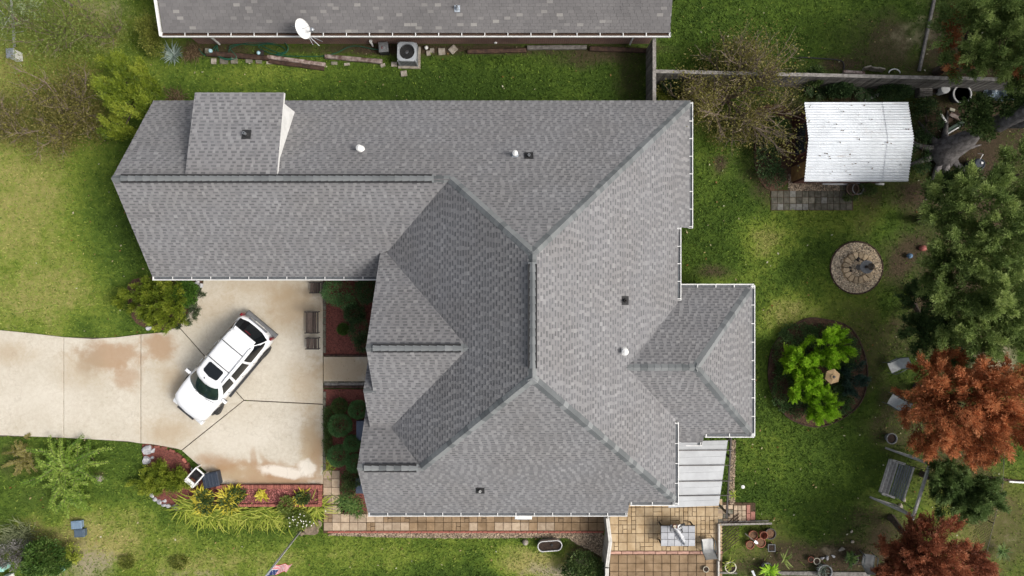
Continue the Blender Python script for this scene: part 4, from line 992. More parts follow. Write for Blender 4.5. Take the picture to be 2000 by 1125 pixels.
    # windscreen and rear screen run across both sides
    def screen(name, lo, hi, t0, t1, m_, nv):
        mb = MB(); vs = []; S = 12
        for j in range(6):
            h = gl(t0 + (t1 - t0) * j / 5)
            for i in range(S + 1):
                u = -1 + 2 * i / S; s_ = lo + (hi - lo) * abs(u) if lo < hi else lo - (lo - hi) * abs(u)
                p = along(h, s_); q = p + Vector(nv) * .014; vs.append((q.x, q.y * (1 if u >= 0 else -1), q.z))
        mb.add(vs, [(j * (S + 1) + i, j * (S + 1) + i + 1, (j + 1) * (S + 1) + i + 1, (j + 1) * (S + 1) + i) for j in range(5) for i in range(S)])
        return mb.build(name, m_, car, smooth=True)
    screen('windscreen', 0, 2.75, .06, .97, WSG, (.62, 0, .78)); rw = screen('rear_window', 9, 7.05, .05, .97, CARG, (-.85, 0, .5))
    for sd in (1, -1):
        for ss, sl_ in (((3.25, 3.5, 3.75, 3.97), (.0, 0)), ((4.1, 4.4, 4.7, 4.93), (0, 0)), ((5.06, 5.5, 6, 6.5, 7.1), (0, 0))): pane('side_window', ss, .14, .92, CARG, sd, slant=sl_)
        # roof rails, mirror, handles, running board, lights
        mb = MB().tube([(.18, sd * .64, 1.86), (.05, sd * .64, 1.935), (-1.0, sd * .645, 1.96), (-1.85, sd * .635, 1.94), (-2.0, sd * .63, 1.87)], .024, 6); mb.build('roof_rail', GALV, car, smooth=True)
        mr = MB(); mr.bbox((1.02, sd * 1.13, 1.16), (.16, .26, .17), bev=.04).bar((1.04, sd * .93, 1.10), (1.02, sd * 1.05, 1.12), .08, .06); o = mr.build('wing_mirror', CARW, car)
        MB().box((.935, sd * 1.13, 1.16), (.012, .22, .13)).build('mirror_glass', CHROME, o)
        for x in (.28, -.78): MB().bbox((x, sd * 1.02, .98), (.22, .045, .04)).build('door_handle', CARW, car)
        MB().bbox((-.2, sd * 1.01, .36), (2.4, .14, .06)).build('running_board', PLASTIC, car)
        for x in (.62, -.42, -1.2): MB().box((x + .0, sd * 1.004, .78), (.012, .02, .66)).build('door_seam', PLASTIC, car)
        MB().add([(2.62, sd * .55, .95), (2.50, sd * .88, .92), (2.66, sd * .86, .72), (2.79, sd * .56, .72), (2.55, sd * .56, .97), (2.44, sd * .84, .94)], [(0, 1, 2, 3), (0, 4, 5, 1)]).box((2.60, sd * .72, .80), (.20, .28, .16)).build('headlight', mat('clear lamp glass', (.55, .57, .58), (.5, .52, .53), 4, .1, tone=0, spec=.6), car)
        MB().bbox((-2.70, sd * .92, 1.02), (.14, .10, .40), bev=.03).build('taillight', RED, car)
        for x in (1.72, -1.72):
            w = thing('wheel', None, None, (x, sd * .90, .40), math.radians(24) if x > 0 else 0); w.parent = car
            RX = Matrix.Rotation(math.pi / 2, 3, 'X')
            MB().lathe([(.24, -.14), (.37, -.15), (.405, -.10), (.405, .10), (.37, .15), (.24, .14)], (0, 0, 0), 24, rot=RX).build('tyre', DARK, w, smooth=True)
            rm = MB().lathe([(.25, .10), (.26, .145), (.22, .12), (.06, .13), (0, .135)], (0, 0, 0), 20, rot=RX @ Matrix.Rotation(math.pi if sd > 0 else 0, 3, 'X'))
            rm.build('rim', GALV, w)
            MB().lathe([(.30, -.04), (.47, -.045), (.49, 0), (.47, .045), (.30, .04)], (x, sd * .965, .43), 24, rot=RX).build('wheel_arch', PLASTIC, car)
    for x in (-.45, -1.45): MB().tube([(x, -.645, 1.955), (x, 0, 1.985), (x, .645, 1.955)], .02, 6).build('roof_crossbar', PLASTIC, car, smooth=True)
    mb = MB(); sr = [(.36, -.36), (.42, 0), (.36, .36), (.28, .42), (-.12, .42), (-.18, .36), (-.18, -.36), (-.12, -.42), (.28, -.42)]
    mb.prism([(p[0] - .12, p[1] * 1.0) for p in sr], 1.88, 1.932).build('sunroof', CARG, car)
    MB().tube([(.52, -.12, 1.86), (.45, -.12, 1.95), (.42, -.12, 1.96)], [.03, .015, .008], 6).build('antenna', PLASTIC, car)
    MB().bbox((-2.80, 0, .62), (.26, 1.86, .22), bev=.05).build('rear_bumper', GREYPL, car)
    MB().bbox((-2.74, 0, 1.04), (.16, 1.10, .10), bev=.03).build('tailgate_trim', CHROME, car); MB().box((-2.80, 0, .86), (.04, .52, .13)).build('number_plate', WHITE, car)
    MB().bbox((-2.22, 0, 1.79), (.14, 1.24, .05), bev=.02).build('rear_spoiler', CARW, car); MB().box((-2.36, 0, 1.62), (.03, .34, .03)).build('brake_light', RED, car)
    MB().bbox((2.76, 0, .52), (.20, 1.80, .26), bev=.06).build('front_bumper', CARW, car)
    g_ = MB().box((2.755, 0, .82), (.10, .98, .20)).build('grille', PLASTIC, car); MB().box((2.80, 0, .82), (.03, .94, .05)).build('grille_bar', CHROME, g_)
    for y in (-.25, .35): MB().tube([(1.50, y, 1.22), (1.40, y + .28, 1.30), (1.34, y + .52, 1.33)], .010, 5).build('wiper', PLASTIC, car)
    return car
cc = P(437, 720, .8)
make_car((cc.x, cc.y, .08), math.atan2(-.766, -.645))

# ------------------------------------------------------------------ furniture on the driveway
FWOOD = mat('dark brown slat', (.115, .085, .07), (.075, .055, .045), 9, .7, tone=.3)
def slat_seat(name, label, px0, py0, px1, py1, group=None, z=.42):
    """slatted seat seen from above, back on the right"""
    a, c = P(px0, py0, z), P(px1, py1, z); w = c.x - a.x; h = a.y - c.y
    t = thing(name, label, 'bench' if h > 1 else 'chair', ((a.x + c.x) / 2, (a.y + c.y) / 2, .08), group=group)
    ns_ = 5 if h > 1 else 3; sw = w / ns_; z -= .08
    for i in range(ns_): MB().bbox((-w / 2 + sw * (i + .5), 0, z), (sw * .86, h, .025), tone=R.random()).build('seat_slat', FWOOD, t)
    for y in (-h / 2, h / 2):
        MB().bar((-w / 2, y, z - .03), (w / 2 + .12, y, z - .03), .03, .03).bar((-w / 2, y, z + .2), (w / 2 + .1, y, z + .2), .05, .02).bar((-w / 2 + .02, y, z - .03), (-w / 2 + .02, y, z + .2), .03, .03).build('arm_frame', BLACKMETAL, t)
        for x in (-w / 2 + .03, w / 2 + .06): MB().bar((x, y, 0), (x, y, z), .035, .035).build('leg', BLACKMETAL, t)
        MB().bar((w / 2 + .05, y, z - .03), (w / 2 + .2, y, z + .45), .035, .03).build('back_post', BLACKMETAL, t)
    MB().bar((w / 2 + .2, -h / 2, z + .45), (w / 2 + .2, h / 2, z + .45), .04, .035).build('back_rail', BLACKMETAL, t)
    MB().bar((w / 2 + .12, -h / 2, z + .18), (w / 2 + .12, h / 2, z + .18), .06, .02).build('back_slat', FWOOD, t)
    return t
slat_seat('garden_bench', 'dark slatted garden bench between two small chairs on the driveway', 597, 609, 618, 650)
slat_seat('garden_chair', 'dark slatted chair on the driveway closest to the garage gutter', 606, 552, 626, 572)
slat_seat('garden_chair', 'dark slatted chair on the driveway below the garden bench', 598, 660, 619, 681)

# ------------------------------------------------------------------ edging, timbers and the raised brick planter
def timber(px0, py0, px1, py1, w, h, label, m_=DARKWOOD, z0=0, tone=.5, group=None):
    z = z0 + h; a, c = P(px0, py0, z), P(px1, py1, z); d = c - a; L = d.length; rz = math.atan2(d.y, d.x)
    mid = (a + c) / 2; mb = MB(); n = 6; rr = random.Random(int(px0)); vs = []
    for i in range(n + 1):
        x = -L / 2 + L * i / n; k = w / 2 * rr.uniform(.9, 1.06); hh = h * rr.uniform(.9, 1.04)
        vs += [(x, -k, 0), (x, -k, hh * .8), (x, -k * .7, hh), (x, k * .7, hh), (x, k, hh * .8), (x, k, 0)]
    fs = [(i * 6 + j, i * 6 + (j + 1) % 6, (i + 1) * 6 + (j + 1) % 6, (i + 1) * 6 + j) for i in range(n) for j in range(6)] + [tuple(range(6))[::-1], tuple(range(n * 6, n * 6 + 6))]
    mb.add(vs, fs, tone); o = mb.build('landscape_timber', m_); o.location = (mid.x, mid.y, z0); o.rotation_euler = (0, 0, rz)
    return tag(o, label, 'timber', group)
PALEWOOD = mat('flaking pale timber', (.36, .30, .27), (.09, .05, .04), 4, .9, .5, 40, tone=.4)
timber(402, 103, 522, 112, .24, .2, 'long dark timber under the garden hose, left end by the blue cap')
timber(522, 110, 634, 125, .2, .22, 'pale flaking timber lying across a dark one below the hose', PALEWOOD, tone=.8)
timber(524, 119, 632, 133, .2, .14, 'dark timber tucked under the pale flaking timber', DARKWOOD)
timber(634, 109, 746, 119, .22, .2, 'reddish timber ending just before the small dark box', PALEWOOD, tone=.35)
timber(913, 100, 1028, 97, .2, .16, 'dark timber just right of the loose square pavers', DARKWOOD, tone=.8)
timber(1030, 92, 1146, 91, .2, .16, 'mossy grey timber against the neighbour wall', GREYWOOD)
timber(1152, 94, 1268, 98, .22, .16, 'dark timber nearest the fence corner', DARKWOOD)
for i, (x0_, y0_, x1_, y1_, lb) in enumerate([(632, 756, 718, 756, 'dark timber edging along the lower side of the front path'), (633, 750.5, 719, 750, 'grey timber edging laid beside the front path')]):
    timber(x0_, y0_, x1_, y1_, .14, .14, lb, (DARKWOOD, GREYWOOD)[i])
timber(632, 694.5, 722, 694.5, .10, .13, 'thin dark board edging the red mulch above the front path')
# stone kerb blocks along the beds
kb = [MB().bbox((0, 0, .05), (PX(5.5), PX(13), .13), tone=.2 + .15 * i, bev=.015).mesh('kerb_stone', GREYPAVER) for i in range(4)]
kerbA = thing('bed_kerb', 'row of grey kerb stones between driveway and upper mulch bed', 'kerb', P(634.5, 620)); kerbB = thing('bed_kerb', 'row of grey kerb stones between driveway and lower shrub bed', 'kerb', P(634.5, 840))
for root_, y0_, y1_ in ((kerbA, 550, 690), (kerbB, 764, 912)):
    y = y0_
    while y < y1_:
        o = link('kerb_stone', R.choice(kb), root_, P(634.5 + R.uniform(-.4, .4), y + 7) - root_.location); o.rotation_euler = (0, 0, R.uniform(-.04, .04)); y += 14
ks = thing('bed_kerb', 'row of low stone blocks along the lower edge of the front path', 'kerb', P(675, 747.0))
for i in range(6): link('kerb_stone', MB().bbox((0, 0, .05), (PX(12.5), PX(4), .12), tone=R.random()).mesh('kerb_stone', GREYPAVER), ks, P(640 + i * 13.4, 746.4) - ks.location)
# raised planter: two leaves of rowlock bricks round red mulch
pl = thing('raised_planter', 'long raised bed walled with red bricks at the driveway edge', 'planter', P(530, 968))
core = MB(); zt_ = .30
def run(px0, py0, px1, py1, n, dep, wid):
    me = [MB().bbox((0, 0, 0), (wid * .86, dep, .09), tone=t, bev=.01).mesh('brick', BRICK) for t in (.25, .45, .6, .8)]
    a, c = P(px0, py0, zt_), P(px1, py1, zt_); d = (c - a); rz = math.atan2(d.y, d.x)
    for i in range(n):
        p = a.lerp(c, (i + .5) / n); o = link('brick', R.choice(me), pl, p - pl.location - Vector((0, 0, .045))); o.rotation_euler = (R.uniform(-.02, .02), 0, rz + R.uniform(-.03, .03))
run(422, 951.5, 628, 951.5, 54, PX(8.5, .3), PX(206 / 54, .3)); run(430, 987.5, 628, 987.5, 52, PX(5, .3), PX(198 / 52, .3)); run(624.5, 956, 624.5, 985, 8, PX(8, .3), PX(29 / 8, .3))
for (a_, b_, c_, d_) in ((422, 947.8, 628, 955.2), (430, 985.2, 628, 989.8), (621, 955.2, 628, 985.2)):
    MB().prism(poly_px([(a_, b_), (c_, b_), (c_, d_), (a_, d_)], .2), 0, .205).build('planter_wall', BRICK, pl, world=True)
pm = poly_px([(424, 955.4), (620.6, 955.4), (620.6, 985), (424, 985)], .2)
MB().prism(pm, 0, .19).build('planter_soil', MULCH, pl, world=True)
rngc = np.random.default_rng(77)
pc = scatter(pm, 2600, 77); k_ = len(pc); a_ = rngc.uniform(0, 6.28, k_); L_ = .09 * rngc.uniform(.5, 1.5, k_)
CHIPM = mat('pinkish wood chips', (.38, .15, .13), (.17, .045, .045), 10, .95, tone=.6)
o = foliage_part('wood_chips', leaf_quads(np.c_[pc, .19 + rngc.uniform(.005, .03, k_)], np.c_[np.cos(a_), np.sin(a_), rngc.normal(size=k_) * .25], L_, L_ * .4, rngc, np.array([0, 0, 1.])), rngc.uniform(0, 1, k_), CHIPM, pl); o['kind'] = 'stuff'
# loose edging bricks of the corner bed
for i, (x, y, a, lb) in enumerate([(308, 872, .0, 'leftmost brick of the curved driveway bed edge'), (322, 874, -.15, 'second brick along the curved driveway bed edge'), (337, 880, -.35, 'third brick along the curved driveway bed edge'), (350, 888, -.6, 'fourth brick along the curved driveway bed edge'), (361, 899, -.9, 'fifth brick along the curved driveway bed edge'), (367, 910, -1.1, 'lowest brick of the curved bed edge near the hose reel')]):
    o = MB().bbox((0, 0, .05), (.26, .12, .1), tone=R.random()).build('edging_brick', BRICK); o.location = P(x, y); o.rotation_euler = (0, 0, a); tag(o, lb, 'brick', 'bricks edging the driveway corner bed')
# rocks
def rocks(lst, m_, grp, cat='rock', name='rock'):
    for i, (x, y, sx, sy, sz, a, lb) in enumerate(lst):
        o = MB().rock((0, 0, 0), (PX(sx), PX(sy), sz), int(x * 7 + y), R.uniform(.3, .9)).build(name, m_); p = P(x, y); o.location = (p.x, p.y, sz * .3); o.rotation_euler = (0, 0, a); tag(o, lb, cat, grp)
rocks([(290, 879, 13, 10, .2, .3, 'large white rock at the driveway corner bed'), (300, 879, 6, 5, .12, .8, 'small white rock beside the large one at the driveway corner'), (288, 898, 9, 12, .16, .1, 'flat bluish rock below the large white corner rock'), (299, 894, 5, 4, .1, .5, 'little white stone in the red mulch near the corner rocks'),
       (298, 966, 7, 5, .12, -.8, 'leftmost white stone of the curved stone row'), (304, 974, 6, 5, .12, -.6, 'second white stone of the curved stone row'), (312, 981, 7, 6, .13, -.5, 'third white stone of the curved stone row'), (322, 978, 5, 4, .10, .4, 'small white stone set above the curved stone row'), (322, 986, 7, 5, .12, -.3, 'fourth white stone of the curved stone row'), (332, 988, 7, 5, .12, -.2, 'fifth white stone of the curved stone row'), (345, 990, 11, 8, .14, -.1, 'widest white stone ending the curved stone row'),
       (386, 552, 7, 7, .12, 0, 'white rock under the garage gutter corner'), (394, 558, 5, 6, .1, .5, 'small white rock beside the driveway top corner'), (281, 622, 6, 5, .14, .4, 'white rock at the lower left of the driveway juniper'), (292, 640, 7, 6, .14, .2, 'white rock at the bottom of the driveway juniper')], WHITESTONE, 'white rocks around the driveway beds')
rocks([(607, 1034, 20, 13, .22, .3, 'large brown boulder at the foot of the flagpole'), (622, 1020, 9, 12, .2, .1, 'round brown boulder beside the flagpole plants'), (590, 1041, 10, 7, .15, -.3, 'small brown boulder under the flagpole')], mat('brown boulder', (.24, .185, .13), (.11, .085, .06), 5, .9, .6, 20, tone=.3), 'boulders at the flagpole')
rocks([(195, 934, 9, 8, .12, .4, 'grey stump-like rock in the lower left lawn')], STONE, None)
rocks([(1644, 1072, 8, 5, .1, .2, 'pale flat rock in the soil left of the lower orange tree'), (1665, 1058, 4, 4, .1, .2, 'small pale rock near the lower orange tree'), (1663, 1037, 4, 3, .08, .9, 'tiny pale rock higher up in the dark bed by the orange tree'), (1757, 988, 8, 6, .14, .3, 'grey rock at the bottom corner of the garden swing'), (1765, 975, 5, 6, .12, .1, 'small grey rock beside the garden swing post')], STONE, 'rocks in the back garden')
rocks([(1605, 1090, 6, 4, .1, .1, 'left white block in the row at the bottom edge'), (1615, 1089, 5, 5, .1, .1, 'middle white block in the row at the bottom edge'), (1627, 1086, 6, 3, .08, -.5, 'right white stone in the row at the bottom edge')], WHITESTONE, 'white blocks at the bottom edge')

# ------------------------------------------------------------------ hose reel cart, bin
q = P(391, 926); t = thing('hose_reel', 'white hose reel cart with black drum at the driveway corner', 'hose reel', q, math.radians(48))
for y in (-.26, .26): MB().bar((-.42, y, .62), (.42, y, .62), .06, .05).bar((-.40, y, .62), (-.40, y, 0), .05, .05).bar((.40, y, .62), (.40, y, 0), .05, .05).build('side_frame', WHITE, t)
for x in (-.42, .42): MB().bar((x, -.26, .62), (x, .26, .62), .06, .05).build('cross_bar', WHITE, t)
RX = Matrix.Rotation(math.pi / 2, 3, 'X')
MB().lathe([(.27, -.19), (.28, -.17), (.15, -.16), (.15, .16), (.28, .17), (.27, .19)], (.05, 0, .42), 20, rot=RX).build('drum', PLASTIC, t, smooth=False)
o = MB()
for i in range(7): o.lathe([(.17, -.02), (.215, 0), (.17, .02)], (.05, -.135 + i * .045, .42), 16, rot=RX)
o.build('hose_coil', DARK, t, smooth=True)
MB().bbox((-.30, 0, .60), (.16, .44, .05)).build('tray', WHITE, t); MB().bar((.05, .3, .42), (.05, .42, .42), .03, .03).bar((.05, .42, .42), (.2, .42, .5), .03, .03).build('crank', GALV, t)
NAVY = mat('faded navy plastic', (.025, .033, .05), (.035, .045, .062), 5, .5, tone=.2)
q = P(411, 938, .6); t = thing('deck_box', 'dark navy storage bin beside the hose reel', 'storage bin', (q.x, q.y, 0), math.radians(12))
MB().box((0, 0, .27), (.66, .62, .54), taper=1.06).build('bin_body', NAVY, t)
lid = MB(); lid.bbox((0, 0, .58), (.78, .72, .08), bev=.03); lid.build('lid', NAVY, t)
for i in range(4): MB().bbox((-.26 + i * .17, 0, .63), (.07, .58, .02)).build('lid_rib', NAVY, t)

# ------------------------------------------------------------------ flagpole with the flag
fp = P(592, 1030); ft = P(519, 1125, 6.0); ft = P(516, 1129, 4.9)
t = thing('flagpole', 'tall silver flagpole beside the flower clump flying a stars and stripes flag', 'flagpole', fp)
loc = lambda k: (ft - fp) * k
MB().tube([loc(0), loc(.5), loc(1)], [.05, .045, .035], 10).build('pole', GALV, t, smooth=True); MB().lathe([(.1, 0), (.09, .1), (.055, .14)], (0, 0, 0), 12).build('pole_base', GALV, t)
MB().lathe([(0, -.07), (.05, -.05), (.07, 0), (.05, .05), (0, .07)], loc(1) + Vector((0, 0, .06)), 12).build('finial', GALV, t, smooth=True)
MB().tube([loc(.12) + Vector((.09, .05, 0)), loc(.97) + Vector((.09, .05, 0))], .009, 4).build('halyard', WHITE, t)
m, nt, ns, ls, b = new_mat('flag cloth')
FR = attr(nt, 'tone'); cr = ns.new('ShaderNodeValToRGB'); cr.color_ramp.interpolation = 'CONSTANT'; el = cr.color_ramp.elements
el[0].position = 0; el[0].color = (.70, .02, .06, 1); el[1].position = .34; el[1].color = (.88, .88, .88, 1); x_ = el.new(.67); x_.color = (.03, .05, .19, 1)
ls.new(FR, cr.inputs[0]); ls.new(cr.outputs[0], b.inputs['Base Color']); b.inputs['Roughness'].default_value = .8; FLAGM = m
mb = MB(); NU, NV = 26, 26; W_f, H_f = 1.5, 1.0; hp = loc(.965); dn = -(ft - fp).normalized(); sd_ = Vector((.78, -.62, 0)).normalized()
g2 = {}
for i in range(NU + 1):
    for j in range(NV + 1):
        u, v = i / NU, j / NV; perp = Vector((-sd_.y, sd_.x, 0))
        fold = math.sin(u * 10 + v * 3) * .09 * u
        g2[i, j] = hp + dn * (v * H_f * (1 - .25 * u)) + sd_ * (.04 + u * .55) + perp * fold + Vector((0, 0, -1.3 * u))
for i in range(NU):
    for j in range(NV):
        s_ = int(j / NV * 13); tn = .1 if s_ % 2 == 0 else .5
        if i < NU * .4 and s_ < 7: tn = .5 if (i * 2 + j) % 5 == 0 and j % 2 and i % 2 else .9
        mb.add([g2[i, j], g2[i + 1, j], g2[i + 1, j + 1], g2[i, j + 1]], [(0, 1, 2, 3)], tn)
mb.build('flag', FLAGM, t)

# ------------------------------------------------------------------ lower left garden things
BLUEGR = mat('blue grey plastic', (.10, .15, .21), (.14, .19, .25), 6, .5, tone=.5)
for x, y, a, tn, lb in ((155, 1022, .08, .9, 'pale blue plastic box lid on the lower left lawn'), (161, 1038, .05, .1, 'dark blue plastic box touching the paler one on the lawn')):
    t = thing('storage_box', lb, 'box', P(x, y), a); MB().box((0, 0, .11), (.46, .34, .22), tone=tn, taper=1.05).build('box_body', BLUEGR, t); MB().bbox((0, 0, .24), (.52, .40, .05), tone=tn, bev=.02).build('lid', BLUEGR, t)
    MB().bbox((0, 0, .27), (.40, .28, .02), tone=tn * .9).build('lid_panel', BLUEGR, t)
MINT = mat('mint green plastic', (.30, .55, .47), (.24, .46, .40), 6, .5, tone=.2)
for x, y, lb in ((15, 1103, 'mint green utility box at the bottom left corner'), (121, 1109, 'mint green utility box right of the bottom left bushes'), (22, 1124, 'white capped utility box cut by the bottom left edge')):
    t = thing('utility_box', lb, 'utility box', P(x, y), .1); mm = MINT if 'mint' in lb else WHITE
    MB().box((0, 0, .25), (.30, .24, .5)).build('cabinet', mm, t); MB().bbox((0, 0, .53), (.36, .30, .08), bev=.04).build('cap', mm, t)
t = thing('utility_box', 'white meter box standing in the upper left grass', 'utility box', P(38, 112), .05)
MB().box((0, 0, .3), (.34, .42, .6), taper=.95).build('cabinet', WHITE, t); MB().bbox((0, 0, .63), (.40, .48, .08), bev=.03).build('cap', GALV, t)
t = thing('post', 'short pale post at the top edge of the left lawn', 'post', P(142, 12)); MB().bar((0, 0, 0), (0, 0, 1.1), .12, .12).build('shaft', PALEWOOD, t); MB().lathe([(.1, 1.1), (.09, 1.14), (0, 1.2)], (0, 0, 0), 4).build('cap', PALEWOOD, t)
t = thing('planter_trough', 'oval galvanised trough planter by the bottom lawn', 'planter', P(1073, 1060), .08)
def oval(r, z, k=.34): return [(math.cos(a_) * r + (k if math.cos(a_) > 0 else -k), math.sin(a_) * r, z) for a_ in np.linspace(.01, 2 * math.pi + .01, 29)[:-1]]
mb = MB(); rg = [oval(.235, 0), oval(.25, .3), oval(.26, .44), oval(.225, .44), oval(.22, .3)]; mb.add(sum(rg, []), [(k * 28 + i, k * 28 + (i + 1) % 28, (k + 1) * 28 + (i + 1) % 28, (k + 1) * 28 + i) for k in range(4) for i in range(28)]); mb.build('trough', GALV, t)
MB().add(oval(.224, .36), [tuple(range(28))]).build('soil', SOIL, t); mb = MB(); rg = [oval(.25, .43), oval(.272, .45), oval(.25, .47), oval(.23, .45)]; mb.add(sum(rg, []), [(k * 28 + i, k * 28 + (i + 1) % 28, ((k + 1) % 4) * 28 + (i + 1) % 28, ((k + 1) % 4) * 28 + i) for k in range(4) for i in range(28)]); mb.build('rim', WHITE, t)
MB().lathe([(0, .36), (.05, .36), (.06, .42), (.02, .44)], (.1, .02, 0), 8).build('black_pot', DARK, t)
MB().lathe([(.10, 0), (.14, .03), (.15, .10), (.11, .20), (0, .24)], P(1026, 1058), 14).top('globe_ornament', STONE, 'cream round ornament left of the oval trough', 'ornament', smooth=True)
q = P(1022, 1009, .7); t = thing('cooler', 'light blue cooler against the house wall below the lower gutter', 'cooler', (q.x, q.y + .08, .05)); SKY_ = mat('light blue plastic', (.30, .50, .62), (.26, .44, .55), 5, .4, tone=.1)
MB().box((0, 0, .25), (.78, .42, .5)).build('cooler_body', SKY_, t); MB().bbox((0, 0, .55), (.84, .48, .1), bev=.03).build('lid', WHITE, t); MB().bar((-.3, -.26, .5), (.3, -.26, .5), .03, .03).build('handle', GALV, t)
for x, y, h_, lb in ((704, 842, .9, 'blue grey bench box under the middle front gable'), (703, 950, .7, 'blue grey bench box beside the lower front gable corner')):
    q = P(x, y, .6); t = thing('storage_bench', lb, 'storage bench', (q.x + .05, q.y, 0)); bb_ = mat('slate blue paint', (.09, .115, .16), (.07, .09, .13), 5, .6, tone=.1)
    MB().box((0, 0, .22), (.5, h_, .44)).build('bench_body', bb_, t); MB().bbox((0, 0, .47), (.56, h_ + .06, .06)).build('lid', bb_, t)

# ------------------------------------------------------------------ along the neighbour's wall
q = P(800, 113); t = thing('air_conditioner', 'grey air conditioning unit with round fan beside the brick wall', 'air conditioner', q, -.02)
ACG = mat('grey enamel', (.34, .36, .38), (.29, .31, .33), 4, .5, tone=.2); BLK = mat('dark cavity', (.012, .013, .014), (.02, .02, .02), 5, .6, tone=0)
MB().bbox((0, 0, .04), (1.1, 1.1, .08)).build('pad', STONE, t)
MB().box((0, 0, .46), (.82, .82, .74)).build('coil', BLK, t)
for s_ in range(4):
    a_ = s_ * math.pi / 2; M_ = Matrix.Rotation(a_, 3, 'Z')
    for i in range(12): MB().box(M_ @ Vector((-.36 + i * .0655, -.43, .46)), (.022, .03, .72), M_).build('grille_bar', ACG, t)
    MB().box(M_ @ Vector((.43, -.43, .47)), (.06, .06, .78), M_).build('corner_post', ACG, t)
mb = MB(); NS = 32
sq = []; 
for i in range(NS):
    a_ = 2 * math.pi * i / NS; c_, s_ = math.cos(a_), math.sin(a_); k_ = .47 / max(abs(c_), abs(s_)); k_ = min(k_, .58); sq.append((c_, s_, k_))
lv = [[(c * k, s * k, .84) for c, s, k in sq], [(c * k, s * k, .92) for c, s, k in sq], [(c * k * .97, s * k * .97, .945) for c, s, k in sq], [(c * .38, s * .38, .95) for c, s, k in sq], [(c * .36, s * .36, .84) for c, s, k in sq]]
mb.add(sum(lv, []), [(k * NS + i, k * NS + (i + 1) % NS, (k + 1) * NS + (i + 1) % NS, (k + 1) * NS + i) for k in range(4) for i in range(NS)]); mb.build('top_panel', ACG, t)
MB().lathe([(.36, .70), (.36, .71), (0, .71)], (0, 0, 0), 24).build('fan_well', BLK, t)
fan = MB().lathe([(.09, .76), (.09, .86), (0, .87)], (0, 0, 0), 14).build('fan_motor', CHROME, t)
for i in range(3):
    a0 = i * 2.094 + .4; MB().add([(.07 * math.cos(a0), .07 * math.sin(a0), .80), (.34 * math.cos(a0 - .25), .34 * math.sin(a0 - .25), .84), (.35 * math.cos(a0 + .35), .35 * math.sin(a0 + .35), .80), (.28 * math.cos(a0 + .75), .28 * math.sin(a0 + .75), .76), (.07 * math.cos(a0 + .7), .07 * math.sin(a0 + .7), .77)], [(0, 1, 2, 3, 4)]).build('fan_blade', GALV if i == 2 else GREYPL, fan)
for r_ in (.12, .19, .26, .33): MB().tube([(r_ * math.cos(k * .2618), r_ * math.sin(k * .2618), .955) for k in range(25)], .005, 4).build('guard_ring', BLACKMETAL, t)
q = P(752, 98); t = thing('meter_box', 'small dark plastic box left of the air conditioner', 'box', q, .06); MB().box((0, 0, .22), (.46, .48, .44), taper=.92).build('box_body', PLASTIC, t); MB().bbox((0, 0, .46), (.48, .50, .06), bev=.03).build('lid', GREYPL, t)
MB().lathe([(.07, .49), (.07, .5), (.045, .5)], (.03, -.05, 0), 14).build('latch_ring', GALV, t); MB().add([(-.1, -.1, .495), (-.02, -.08, .495), (-.06, .06, .495)], [(0, 1, 2)]).build('warning_mark', RED, t)
CY = mat('pale cyan cap', (.45, .68, .74), (.36, .58, .66), 5, .35, tone=.1)
for x, y, m_, lb in ((412, 100, WHITE, 'pale cyan cap on the left end of the hose timber'), (506, 104, CY, 'blue round cap on the timber below the hose coil')):
    t = thing('tap_cover', lb, 'cap', P(x, y, .2)); MB().lathe([(.09, 0), (.1, .06), (.085, .12), (.04, .15), (0, .16)], (0, 0, 0), 14).build('dome', CY, t, smooth=True); MB().box((-.17 if m_ is WHITE else .14, 0, .04), (.2, .26, .08)).build('base_block', GREYPAVER if m_ is WHITE else BLACKMETAL, t)
# stepping stones
for x, y, w_, h_, a_, lb in ((418, 120, 10, 11, 0, 'pale square stepping stone at the left end of the row under the hose'), (438, 120, 16, 11, 0, 'brown stepping stone second from the left under the hose'), (458, 119, 13, 12, 0, 'brown stepping stone third from the left under the hose'), (487, 118, 13, 11, 0, 'tan stepping stone below the middle of the hose coil'), (506, 119, 12, 11, 0, 'tan stepping stone below the blue cap'), (527, 123, 12, 5, 0, 'half buried stepping stone at the pale timber end'),
        (653, 124, 12, 6, 0, 'half buried paver below the reddish timber'), (678, 126, 11, 5, .1, 'small pale paver in the grass below the reddish timber'), (748, 128, 9, 6, .3, 'tiny pale paver left of the air conditioner'), (770, 126, 11, 9, 0, 'grey paver at the left foot of the air conditioner'), (789, 144, 12, 11, .15, 'light paver in the grass below the air conditioner'), (837, 104, 8, 10, .1, 'left paver of the small pair right of the air conditioner'), (844, 99, 8, 9, .1, 'right paver of the small pair right of the air conditioner'), (863, 101, 13, 13, .05, 'square grey paver third from the air conditioner'), (885, 97, 15, 13, .75, 'square paver turned like a diamond near the brick wall')):
    o = MB().bbox((0, 0, .03), (PX(w_), PX(h_), .08), tone=R.uniform(.3, 1), bev=.012).build('stepping_stone', STONE if 'pale' in lb or 'light' in lb or 'grey' in lb or x > 800 else GREYPAVER); o.location = P(x, y); o.rotation_euler = (0, 0, a_); tag(o, lb, 'stepping stone', 'loose pavers along the neighbour wall')
for x, y, lb in ((833, 94, 'small white ball near the paver pair by the wall'), (908, 80, 'little white valve at the wall above the diamond paver'), (968, 83, 'tiny white pipe cap at the wall right of the valve')): MB().lathe([(.03, 0), (.09, .03), (.1, .1), (.06, .16), (0, .18)], P(x, y, .1), 10).top('drain_fitting', WHITE, lb, 'drain fitting', smooth=True)
